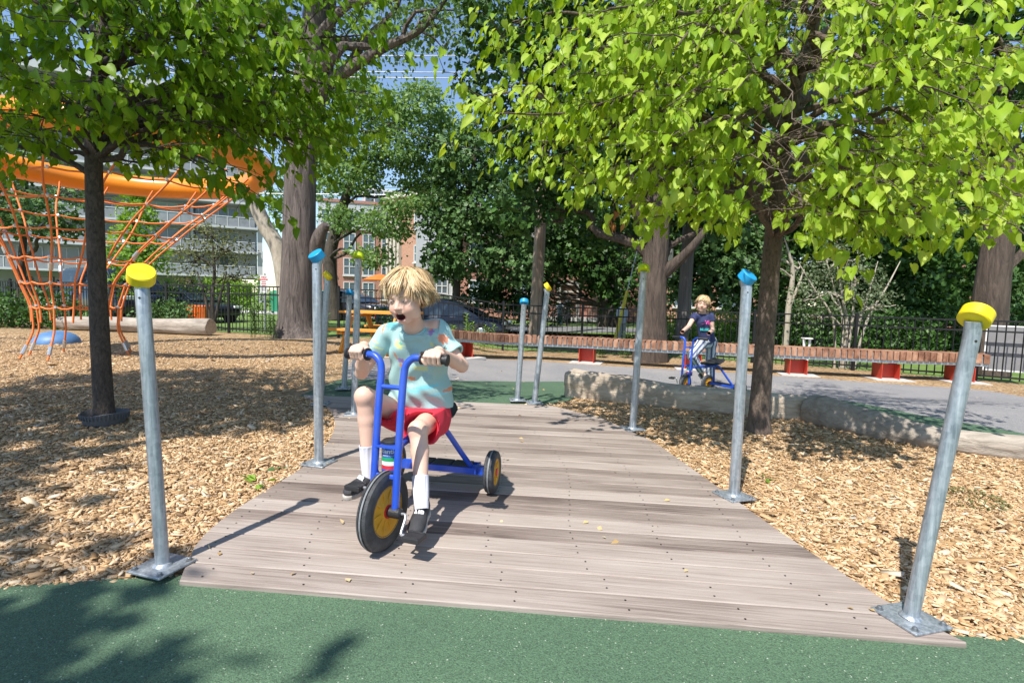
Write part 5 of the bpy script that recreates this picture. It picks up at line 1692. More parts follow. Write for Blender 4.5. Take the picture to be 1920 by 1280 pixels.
# ------------------------------------------------------------------ cars
M_CBLK = mat('car_black', (0.012, 0.012, 0.016), 0.2, 0.2, var=0.05, coat=0.8)
M_CBLU = mat('car_dark_blue', (0.012, 0.015, 0.028), 0.28, 0.2, var=0.05, coat=0.8)
M_GLASS = mat('dark_glass', (0.03, 0.045, 0.06), 0.06, 0.0, var=0.1, spec=0.8)
M_TYRE = mat('tyre_rubber', (0.03, 0.03, 0.032), 0.75, var=0.2, scale=30)
M_CHR = mat('silver_rim', (0.55, 0.56, 0.58), 0.3, 0.8)
M_LAMP = mat('lamp_glass', (0.7, 0.72, 0.75), 0.1)
M_TAIL = mat('tail_lamp', (0.4, 0.02, 0.02), 0.2)
def car(label, loc, rot, L, W, H, van, paint):
    """length along local x, nose at +x"""
    o = thing('parked_car', label, 'car', loc, None, rot)
    if van:
        low = [(-.5, .30), (-.5, .62), (-.495, .92), (.26, .98), (.40, .60), (.49, .52), (.5, .30)]
        sec = [(-0.5, .16, .58, 1), (-.49, .16, .60, 1), (-.2, .16, .60, 1), (.3, .16, .60, 1), (.44, .16, .52, .97), (.49, .2, .44, .88), (.5, .24, .4, .82)]
        roof = [(-.485, .60), (-.46, .95), (-.40, 1.0), (.18, 1.0), (.24, .96), (.40, .58)]
    else:
        sec = [(-0.5, .30, .56, .8), (-.485, .2, .62, .9), (-.35, .16, .65, 1), (0, .15, .64, 1), (.25, .15, .62, 1), (.42, .17, .55, .95), (.485, .22, .48, .85), (.5, .28, .42, .78)]
        roof = [(-.44, .64), (-.30, .90), (-.16, .99), (.02, 1.0), (.12, .94), (.30, .62)]
    m = MB()
    rings = []
    for x, z0, z1, w in sec:
        pr = []
        for u, v in [(-1, .08), (-1, .5), (-.97, .8), (-.88, 1), (.88, 1), (.97, .8), (1, .5), (1, .08), (.9, 0), (-.9, 0)]:
            pr.append((x * L, u * w * W / 2, (z0 + (z1 - z0) * v) * H))
        rings.append(np.array(pr))
    m.loft(rings)
    m.build('body', paint, o, local=True, smooth=50, bevel=0.01)
    m = MB()
    rings = []
    for x, z in roof:
        zb = 0.55 * H
        t = (z * H - zb) / (H - zb)
        wb, wt = W * 0.47, W * (0.47 - 0.10 * t)
        rings.append(np.array([(x * L, -wb, zb), (x * L, -wt, z * H - 0.03), (x * L, -wt * .85, z * H), (x * L, wt * .85, z * H), (x * L, wt, z * H - 0.03), (x * L, wb, zb)]))
    m.loft(rings)
    cab = m.build('roof', paint, o, local=True, smooth=50)
    for sd in (-1, 1):
        m = MB()
        pl = []
        xs_ = [p[0] for p in roof]; zs_ = [p[1] for p in roof]
        for x in np.linspace(roof[0][0] + .05, roof[-1][0] - .05, 14):
            z = np.interp(x, xs_, zs_) * H - 0.09
            t = (z - .55 * H) / (.45 * H)
            pl.append((x * L, sd * (W * (0.47 - 0.10 * t) + 0.012), z))
        bot = [(p[0], sd * (W * 0.465 + 0.012), 0.60 * H) for p in pl]
        m.loft([np.array(pl), np.array(bot)], closed=False, caps=False)
        m.build('side_window', M_GLASS, o, local=True, smooth=0)
    for nm, (xa, za), (xb, zb2) in (('windscreen', roof[-2], roof[-1]), ('rear_window', roof[1], roof[0])):
        m = MB()
        off = 0.012 * (1 if nm == 'windscreen' else -1)
        wt, wb = W * .36, W * .42
        a, b = V(xa * L, 0, za * H - 0.03), V(xb * L, 0, zb2 * H + 0.03)
        m.add([(a[0] + off, -wt, a[2]), (a[0] + off, wt, a[2]), (b[0] + off * 2, wb, b[2]), (b[0] + off * 2, -wb, b[2])], [(0, 1, 2, 3)])
        m.build(nm, M_GLASS, o, local=True, smooth=0)
    wr = 0.165 * L * 0.46 if not van else 0.34
    wr = 0.33
    for fx in (-.31, .32):
        for sd in (-1, 1):
            m = MB()
            c = V(fx * L, sd * (W / 2 - 0.09), wr)
            m.lathe([(wr * .62, -.10), (wr * .95, -.10), (wr, -.06), (wr, .06), (wr * .95, .10), (wr * .62, .10)], c, (0, 1, 0), 28, caps=False)
            wh = m.build('wheel', M_TYRE, o, local=True)
            m = MB()
            m.lathe([(wr * .63, 0), (wr * .55, .03 * sd), (wr * .2, .05 * sd), (0.02, .06 * sd)], c + V(0, sd * .04, 0), (0, 1, 0), 20)
            m.build('rim', M_CHR, wh, local=True)
    for sd in (-1, 1):
        m = MB(); m.box((L * .487, sd * W * .34, H * .46), (.12, W * .17, H * .07)); m.build('headlight', M_LAMP, o, local=True, bevel=.02)
        m = MB(); m.box((-L * .492, sd * W * .38, H * .52), (.08, W * .14, H * .10)); m.build('tail_light', M_TAIL, o, local=True, bevel=.015)
        m = MB(); m.box((L * .2, sd * (W / 2 + .06), H * .62), (.1, .16, .12)); m.build('side_mirror', paint, o, local=True, bevel=.02)
    return o
q = P(215, 560, 20.2)
car('black van parked behind the left fence and the climbing net', V(q[0], q[1], -0.06), R(-28), 4.7, 1.9, 1.95, True, M_CBLK)
q = P(352, 560, 20.6)
car('dark car with a pale sloping windscreen parked behind the left log', V(q[0], q[1], -0.06), R(-26), 4.2, 1.75, 1.35, False, M_CBLU)
q = P(835, 560, 18.6)
car('dark blue car parked behind the fence to the right of the boy', V(q[0], q[1], -0.32), R(-8), 4.5, 1.8, 1.42, False, M_CBLU)
q = P(650, 560, 25)
car('distant dark car parked by the green bins', V(q[0], q[1], -0.06), R(-20), 4.3, 1.8, 1.4, False, M_CBLK)

# ------------------------------------------------------------------ small street things
M_GRN = mat('bin_green', (0.02, 0.24, 0.13), 0.5, var=0.1)
M_OR2 = mat('cone_orange', (0.75, 0.17, 0.02), 0.5)
def bin_(label, px, D, w, h, z0=0.0):
    b = at(px, D); b[2] = z0
    o = thing('waste_container', label, 'bin', b)
    m = MB()
    rings = [np.array([(b[0] + sx * w * k, b[1] + sy * w * .7 * k, b[2] + z) for sx, sy in ((-1, -1), (1, -1), (1, 1), (-1, 1))]) for k, z in ((.44, .08), (.5, h), (.53, h), (.53, h + .04))]
    m.loft(rings); m.build('body', M_GRN, o, smooth=0, bevel=.02)
    m = MB()
    m.loft([np.array([(b[0] + sx * w * .54, b[1] + sy * w * .7 * .54, b[2] + h + .045 + (0.1 if sy > 0 else 0) + dz) for sx, sy in ((-1, -1), (1, -1), (1, 1), (-1, 1))]) for dz in (0, .04)])
    m.build('lid', M_GRN, o, smooth=0, bevel=.01)
    for sx in (-1, 1):
        m = MB(); m.lathe([(.09, -.03), (.09, .03)], b + V(sx * w * .4, -w * .2, .09), (1, 0, 0), 14); m.build('wheel', M_TYRE, o)
bin_('large green waste container right of the massive trunk', 636, 27, 1.0, 1.15)
bin_('second green waste container half behind the massive trunk', 608, 27.5, 1.0, 1.15)
bin_('small green bin beyond the fence left of the massive trunk', 522, 30, 0.7, 1.1)
b = at(374, 17.2); b[2] = -.05
tr_ = thing('orange_bin', 'low orange slatted box behind the left fence above the log end', 'box', b)
m = MB()
m.box(b + V(0, 0, .36), (.56, .40, .62))
m.build('body', M_OR2, tr_, smooth=0)
m = MB()
for k in range(6): m.box(b + V(-.26 + .104 * k, -.215, .36), (.07, .03, .70))
m.build('slats', M_OR2, tr_, smooth=0, bevel=.004)
m = MB(); m.box(b + V(0, 0, .70), (.62, .46, .05)); m.build('lid', M_OR2, tr_, smooth=0, bevel=.01)
b = at(730, 34); 
um = thing('parasol', 'small orange parasol in the distance left of the boy\'s hair', 'parasol', V(b[0], b[1], 0))
b = V(b[0] - .6, b[1], 0)
m = MB(); m.lathe([(1.15, 2.1), (.6, 2.35), (.03, 2.5)], b, (0, 0, 1), 8, caps=False); m.build('canopy', M_OR2, um, smooth=0)
m = MB(); m.tube([b, b + V(0, 0, 2.5)], .025, 8); m.build('pole', M_STEEL, um)
# white crate/basket on the bench, white board on the fence
b = P(1543, 661, 12.2); bz = float(zg(b[0], 12)) + .47
b = V(b[0], b[1], bz)
ws = thing('white_stool', 'small white seat with a slot standing beyond the bench by the pale shrub', 'seat', V(b[0], b[1] + .3, bz - .47))
b = b + V(0, .7, -.3)
m = MB()
wl, wh_ = .19, .52
for sx in (-1, 1):
    m.prism([(.025, 0), (.06, 0), (.10, wh_), (.045, wh_)] if sx > 0 else [(-.06, 0), (-.025, 0), (-.045, wh_), (-.10, wh_)], -.02, .02, np.stack([V(1, 0, 0), V(0, 0, 1), V(0, -1, 0)], 1), b)
m.build('side_panel', M_SIGN, ws, smooth=0, bevel=.008)
m = MB(); m.box(b + V(0, 0, wh_ + .02), (.20, .2, .03)); m.build('seat_top', M_SIGN, ws, smooth=0, bevel=.01)
bd = P(1884, 655, 11.0)
fd = nrm(V(11.6 - 10.2, 9.9 - 11.0, 0))
Mx = np.stack([fd, V(0, 0, 1), np.cross(fd, V(0, 0, 1))], 1)
m = MB(); m.box(bd + V(0.25, .25, 0), (.62, .92, .02), Mx)
bo = thing('notice_board', 'blank grey board fixed to the fence at the right edge', 'board', V(bd[0], bd[1] + .2, float(zg(bd[0], bd[1]))))
m.build('board', mat('board_grey', (0.22, 0.22, 0.23), 0.6, var=.1), bo, smooth=0)
m = MB()
for sx, sy, w, h in ((0, .47, .68, .03), (0, -.47, .68, .03), (-.325, 0, .03, .92), (.325, 0, .03, .92)):
    m.box(bd + V(.25, .25, 0) + Mx @ V(sx, sy, 0), (w, h, .035), Mx)
m.build('board_frame', M_SIGN, bo, smooth=0)
# green frame beyond the fence right of the girl
gq = at(1375, 17.5)
gf_ = thing('bike_rack', 'green painted metal rack beyond the fence beside the girl', 'rack', gq)
M_GRP = mat('green_paint', (0.03, 0.33, 0.16), 0.45)
for sx in (-.55, .55):
    m = MB()
    for sy in (-.2, .2):
        m.beam(gq + V(sx, sy, 0), gq + V(sx, sy, .95), .04, .04, up=(1, 0, 0))
    m.beam(gq + V(sx, -.2, .93), gq + V(sx, .2, .93), .04, .04)
    m.build('side_frame', M_GRP, gf_, smooth=0)
m = MB()
for z in (.15, .93):
    for sy in (-.2, .2):
        m.beam(gq + V(-.55, sy, z), gq + V(.55, sy, z), .04, .04)
m.build('rail', M_GRP, gf_, smooth=0)
m = MB(); m.box(gq + V(-.28, -.23, .62), (.26, .015, .36)); m.build('panel', M_SIGN, gf_, smooth=0)
# yellow leaning bar
m = MB()
a, b = P(1150, 612, 16.4), P(1176, 545, 17.4)
a[2] = float(zg(a[0], 15)) - .05
m.tube(np.linspace(a, b, 6), [.05, .055, .06, .06, .055, .05], 14)
yb = thing('yellow_bar', 'slanting yellow pole cover beyond the fence near the person in white', 'bar', V(a[0], a[1], a[2] + .05))
m.build('sleeve', mat('guard_yellow', (0.62, 0.50, 0.05), 0.5), yb)
m = MB(); d_ = nrm(b - a); m.tube([b, b + d_ * 3.5], .012, 6); m.build('guy_wire', M_WIREL, yb)

# ------------------------------------------------------------------ buildings
M_WHITE = mat('white_render', (0.43, 0.44, 0.46), 0.8, var=0.06, scale=1.5)
M_BALU = mat('balustrade', (0.22, 0.23, 0.25), 0.3, var=0.2, scale=1)
M_DKIN = mat('shaded_recess', (0.34, 0.33, 0.32), 0.8, var=0.15)
M_FRAMEW = mat('window_frame_white', (0.6, 0.6, 0.6), 0.5)
M_WING = mat('window_glass', (0.10, 0.14, 0.17), 0.08, var=0.25, scale=.4, spec=0.7)
M_BLIND = mat('window_blind', (0.24, 0.48, 0.52), 0.7, var=.1)
def brick(name, c1, c2, mort, sc_=1.0):
    m, n, l, b = nt(name)
    tc = n.new('ShaderNodeTexCoord')
    mp = n.new('ShaderNodeMapping'); mp.inputs['Rotation'].default_value = (R(90), 0, 0)
    l.new(tc.outputs['Object'], mp.inputs[0])
    br = n.new('ShaderNodeTexBrick'); br.inputs['Scale'].default_value = 4.0 * sc_
    br.inputs['Color1'].default_value = (*c1, 1); br.inputs['Color2'].default_value = (*c2, 1); br.inputs['Mortar'].default_value = (*mort, 1)
    br.inputs['Mortar Size'].default_value = 0.018
    l.new(mp.outputs[0], br.inputs['Vector']); l.new(br.outputs[0], b.inputs['Base Color'])
    b.inputs['Roughness'].default_value = .85
    return m
M_BRICK = brick('red_brick', (0.30, 0.10, 0.065), (0.38, 0.15, 0.10), (0.42, 0.36, 0.32))
M_BRICK2 = brick('orange_brick', (0.40, 0.18, 0.11), (0.48, 0.24, 0.16), (0.45, 0.38, 0.32))
M_STONE = mat('pale_stone', (0.52, 0.47, 0.40), 0.85, var=.12, scale=3)

def apartment():
    A_, B_ = P(-170, 560, 48)[:2], P(472, 560, 60)[:2]
    u = nrm(np.append(B_ - A_, 0)); w = V(-u[1], u[0], 0)
    o = thing('apartment_block', 'white apartment block with rows of balconies on the left', 'building', V(A_[0], A_[1], -.05))
    O = V(A_[0], A_[1], -.05)
    L = float(np.linalg.norm(B_ - A_))
    Mx = np.stack([u, w, V(0, 0, 1)], 1)
    def q(x, y, z): return O + Mx @ V(x, y, z)
    FH, Z0, NF = 2.66, 2.85, 7
    BAY = 4.4
    m = MB()
    m.box(q(L / 2 + .8, 8, Z0 + NF * FH / 2), (L - .4, 12, NF * FH), Mx)
    m.box(q(L / 2 + .8, 9.5, Z0 / 2), (L - 4, 9, Z0), Mx)
    m.box(q(L + .9, 1.2, (Z0 + NF * FH) / 2), (.5, 2.2, Z0 + NF * FH), Mx)
    x = BAY
    while x < L - 2:
        m.box(q(x, 1.25, Z0 + NF * FH / 2), (.22, 1.6, NF * FH), Mx)
        x += BAY * 2
    m.box(q(L / 2 + .6, 6.6, Z0 + NF * FH + .35), (L + 1.2, 15.2, .7), Mx)
    wall = m.build('wall', M_WHITE, o, smooth=0)
    for f in range(NF):
        z = Z0 + f * FH
        m = MB()
        m.box(q(L / 2 + .4, .8, z), (L + .6, 2.5, .24), Mx)
        sl_ = m.build('balcony', M_WHITE, o, smooth=0)
        m = MB()
        x = .1
        m.box(q(L / 2 + .3, -.36, z + 1.12), (L + .2, .05, .06), Mx)
        while x < L + .3:
            m.box(q(x, -.36, z + .6), (.05, .05, 1.0), Mx)
            x += 1.1
        m.box(q(L / 2 + .3, -.33, z + .58), (L + .2, .02, .86), Mx, 1)
        m.build('railing', [M_FRAMEW, M_BALU], sl_, smooth=0)
    k = 0
    for f in range(NF):
        z = Z0 + f * FH
        x = 1.2
        while x < L - 2.5:
            m = MB()
            k += 1
            blind = (k * 7) % 5 == 0
            m.box(q(x + 1.0, 1.97, z + 1.2), (1.9, .06, 2.1), Mx)
            wn_ = m.build('window', M_BLIND if blind else M_WING, o, smooth=0)
            m = MB()
            for dx in (-.97, 0, .97):
                m.box(q(x + 1.0 + dx, 1.93, z + 1.2), (.08, .06, 2.18), Mx)
            m.box(q(x + 1.0, 1.93, z + 2.3), (2.0, .06, .08), Mx)
            m.build('frame', M_FRAMEW, wn_, smooth=0)
            x += 2.9
    for x in (6.0, 12.0, 17.2, 23.0):
        if x < L:
            m = MB(); m.beam(q(x, -.1, 0), q(x - .5, .3, Z0 - .1), .5, .5, up=u); m.build('column', M_WHITE, o, smooth=0)
    for x in (8.4, 14.4, 20.6, 26):
        m = MB(); m.box(q(x, 4.97, 1.15), (3.4, .08, 2.1), Mx); gl = m.build('entrance_glass', M_WING, o, smooth=0)
        m = MB()
        for dx in (-1.7, -.57, .57, 1.7): m.box(q(x + dx, 4.91, 1.15), (.1, .08, 2.2), Mx)
        m.build('frame', M_BLACK, gl, smooth=0)
    for zz in (5.2, 7.9, 10.6, 13.2):
        m = MB(); m.box(q(L + 1.16, 1.4, zz), (.05, .9, 1.2), Mx); m.build('window', M_WING, o, smooth=0)
apartment()

def windows(o, M, O, xs_, zs_, w, h, glass=None, nmull=1, sill=True):
    for z in zs_:
        for x in xs_:
            m = MB(); m.box(O + M @ V(x, -.02, z), (w, .06, h), M)
            g = m.build('window', glass or M_WING, o, smooth=0)
            m = MB()
            for dx in np.linspace(-w / 2, w / 2, nmull + 2): m.box(O + M @ V(x + dx, -.07, z), (.09, .08, h + .12), M)
            for dz in (-h / 2, 0, h / 2): m.box(O + M @ V(x, -.075, z + dz), (w, .07, .08), M)
            if sill: m.box(O + M @ V(x, -.1, z - h / 2 - .12), (w + .25, .2, .12), M)
            m.build('frame', M_FRAMEW, g, smooth=0)

def brick_block():
    D = 56
    a, b = P(598, 560, D), P(775, 560, D + 3)
    O = V(a[0], a[1], -.1)
    u = nrm((b - a) * V(1, 1, 0)); w = V(-u[1], u[0], 0)
    M = np.stack([u, w, V(0, 0, 1)], 1)
    L = float(np.linalg.norm((b - a)[:2]))
    o = thing('brick_block', 'red brick apartment building with pale upper band and white windows', 'building', O)
    m = MB()
    m.box(O + M @ V(L / 2, 5, 4.1), (L, 10, 8.2), M)
    m.build('wall', M_BRICK, o, smooth=0)
    m = MB(); m.box(O + M @ V(L / 2, 4.95, 9.5), (L + .1, 10.1, 2.6), M, 0); m.box(O + M @ V(L / 2, 4.9, 8.2), (L + .3, 10.3, .25), M)
    m.build('upper_band', M_WHITE, o, smooth=0)
    m = MB(); m.box(O + M @ V(L / 2, 4.9, 10.95), (L + .3, 10.2, .3), M); m.build('parapet', M_BRICK, o, smooth=0)
    m = MB(); m.box(O + M @ V(L * .68, 4, 12.0), (4.2, 4, 1.8), M); ph = m.build('penthouse', M_FRAMEW, o, smooth=0)
    m = MB()
    for k in range(4): m.box(O + M @ V(L * .68 - 1.5 + k, 1.97, 12.0), (.85, .06, 1.3), M)
    m.build('glazing', M_WING, ph, smooth=0)
    windows(o, M, O, np.arange(1.1, L - .6, 1.95), (1.7, 4.2, 6.8), 1.15, 1.7)
    windows(o, M, O + M @ V(0, -.12, 0), np.arange(1.1, L - .6, 2.4), (9.3,), 1.7, 1.4)
brick_block()
def stone_front():
    a = P(727, 560, 50); b = P(792, 560, 47)
    O = V(a[0], a[1], -.1)
    u = nrm((b - a) * V(1, 1, 0)); w = V(-u[1], u[0], 0)
    M = np.stack([u, w, V(0, 0, 1)], 1)
    L = float(np.linalg.norm((b - a)[:2]))
    o = thing('gabled_house', 'narrow brick house with pale stone pillared corner behind the locust tree', 'building', O)
    m = MB(); m.box(O + M @ V(L / 2, 4, 5), (L, 8, 10), M); m.build('wall', M_BRICK2, o, smooth=0)
    for k in range(4):
        m = MB(); m.box(O + M @ V(.25 + .52 * k, -.15, 4.7 - .0 * k), (.26, .4, 9.4 - 1.6 * abs(k - 1.5)), M); m.build('pillar', M_STONE, o, smooth=0)
    m = MB(); m.box(O + M @ V(L / 2, 3.9, 10.2), (L + .5, 8.6, .4), M); m.build('cornice', M_STONE, o, smooth=0)
    windows(o, M, O + M @ V(0, 0, 0), (L - .75,), (2.2, 5.0, 7.8), .6, 1.4)
stone_front()
def white_block():
    a = P(783, 560, 46); b = P(890, 560, 47.5)
    O = V(a[0], a[1], -.2)
    u = nrm((b - a) * V(1, 1, 0)); w = V(-u[1], u[0], 0)
    M = np.stack([u, w, V(0, 0, 1)], 1)
    L = float(np.linalg.norm((b - a)[:2]))
    o = thing('white_building', 'plain white panelled building right of the boy\'s head', 'building', O)
    m = MB(); m.box(O + M @ V(L / 2, 4, 4.6), (L, 8, 9.2), M); m.build('wall', M_WHITE, o, smooth=0)
    m = MB(); m.box(O + M @ V(L / 2, 3.9, 9.3), (L + .3, 8.4, .3), M); m.build('parapet', M_BRICK2, o, smooth=0)
    windows(o, M, O, (1.6, 3.9), (2.3, 5.4, ), 1.9, 1.3, nmull=3)
white_block()
def house(label, px0, px1, D0, D1, H, m_, door_px=None):
    a, b = P(px0, 560, D0), P(px1, 560, D1)
    O = V(a[0], a[1], -.25)
    u = nrm((b - a) * V(1, 1, 0)); w = V(-u[1], u[0], 0)
    M = np.stack([u, w, V(0, 0, 1)], 1)
    L = float(np.linalg.norm((b - a)[:2]))
    o = thing('brick_house', label, 'house', O)
    m = MB(); m.box(O + M @ V(L / 2, 4, H / 2), (L, 8, H), M); m.build('wall', m_, o, smooth=0)
    m = MB(); m.prism([(-.5, -.5), (8.5, -.5), (4, 2.4)][::1] and [(-.6, 0), (8.6, 0), (4, 2.6)], -.4, L + .4, np.stack([w, V(0, 0, 1), u], 1), O + V(0, 0, H)); m.build('roof', mat('roof_shingle', (.12, .11, .10), .9, var=.2, scale=9), o, smooth=0)
    if door_px:
        dx = float((P(door_px, 560, D0) - O) @ u)
        m = MB(); m.box(O + M @ V(dx, -.04, 1.15), (1.1, .1, 2.3), M); d = m.build('door', mat('door_brown', (.14, .08, .05), .5), o, smooth=0)
        m = MB()
        for k in (-1, 1): m.box(O + M @ V(dx + k * .68, -.12, 1.35), (.22, .22, 2.7), M)
        m.box(O + M @ V(dx, -.12, 2.6), (1.58, .24, .3), M)
        m.box(O + M @ V(dx, -.06, 2.0), (1.1, .1, .12), M)
        m.build('door_frame', M_STONE, d, smooth=0)
        m = MB(); m.box(O + M @ V(dx + .9 + .75, -.5, 1.5), (.55, .55, 3.2), M); m.build('porch_pillar', M_BRICK2, o, smooth=0)
        m = MB(); m.box(O + M @ V(dx + .2, -.9, .12), (3.6, 1.8, .24), M); m.build('porch_step', M_CONC, o, smooth=0)
    windows(o, M, O, [x for x in np.arange(1.6, L - 1.2, 3.1) if not door_px or abs(x - dx) > 2.0], (1.9, 4.4) if H > 5 else (1.8,), 1.4, 1.4, nmull=2)
house('brick house with a stone framed doorway behind the fence at centre', 855, 1200, 37, 38, 5.6, M_BRICK, 1068)
house('low brick house glimpsed between the trees on the right', 1240, 1480, 40, 38, 5.4, M_BRICK2)
house('brick house glimpsed at the right edge beyond the trees', 1700, 2100, 32, 28, 5.4, M_BRICK)
# ------------------------------------------------------------------ blue tricycles
M_BLUE = worn('trike_blue', (0.012, 0.075, 0.54), (0.10, 0.13, 0.30), 0.3, 0.4, 8, 0.4)
M_RIMY = worn('rim_yellow', (0.72, 0.36, 0.015), (0.36, 0.20, 0.06), 0.45, 0.55, 10)
M_RUBB = mat('trike_tyre', (0.045, 0.047, 0.052), 0.6, var=0.5, scale=22, bump=0.25, bscale=140)
M_TREAD = mat('tread_grey', (0.19, 0.20, 0.21), 0.7, var=0.3, scale=30)
M_GRIP = mat('grip_black', (0.02, 0.02, 0.022), 0.5)
M_HUBR = mat('hub_red', (0.6, 0.02, 0.03), 0.4)
M_BLKP = mat('black_plastic', (0.022, 0.022, 0.025), 0.45, bump=0.2, bscale=200)
M_LBL = [mat('label_blue', (0.02, 0.09, 0.42), 0.4, var=.03), mat('label_white', (0.75, 0.75, 0.75), 0.4, var=.03), mat('label_green', (0.02, 0.32, 0.12), 0.4, var=.03), mat('label_red', (0.6, 0.03, 0.05), 0.4, var=.03)]
WB, FR, RR_ = 0.80, 0.175, 0.122
def tyre(c, r, w, ax, mi_m, parent, nm, spokes):
    c = np.asarray(c, float)
    m = MB()
    hw = w / 2
    prof = [(r * .60, -hw * .8), (r * .72, -hw), (r * .88, -hw), (r * .96, -hw * .8), (r * .985, -hw * .42), (r * .965, -hw * .36), (r * .965, -hw * .22), (r, -hw * .16), (r, hw * .16), (r * .965, hw * .22), (r * .965, hw * .36), (r * .985, hw * .42), (r * .96, hw * .8), (r * .88, hw), (r * .72, hw), (r * .60, hw * .8)]
    m.lathe(prof, c, ax, 48, caps=False)
    t = m.build(nm, M_RUBB, parent, local=True, smooth=38)
    m = MB()
    m.lathe([(r * 1.004, -hw * .14), (r * 1.004, hw * .14)], c, ax, 48, caps=False)
    m.build('tread_stripe', M_TREAD, t, local=True)
    m = MB()
    for sgn in (-1, 1):
        m.lathe([(r * .66, sgn * hw * .72), (r * .63, sgn * hw * .86), (r * .58, sgn * hw * .74), (r * .40, sgn * hw * .46), (r * .22, sgn * hw * .62), (r * .16, sgn * hw * .85), (.006, sgn * hw * .85)], c, ax, 40, caps=False)
    a, b, d = frame(ax)
    for k in range(spokes):
        g = 2 * np.pi * k / spokes
        dr = math.cos(g) * a + math.sin(g) * b
        for sgn in (-1, 1):
            m.beam(c + dr * r * .24 + d * sgn * hw * .56, c + dr * r * .58 + d * sgn * hw * .68, r * .05, hw * .24, up=d)
    m.build('rim', M_RIMY, t, local=True, smooth=40)
    m = MB()
    for sgn in (-1, 1):
        m.lathe([(r * .17, sgn * hw * .8), (r * .17, sgn * hw * 1.02), (r * .09, sgn * hw * 1.06)], c, ax, 20)
    m.build('hub', M_HUBR, t, local=True)
    return t

def bend(pts, n=40):
    return curve(pts, n)

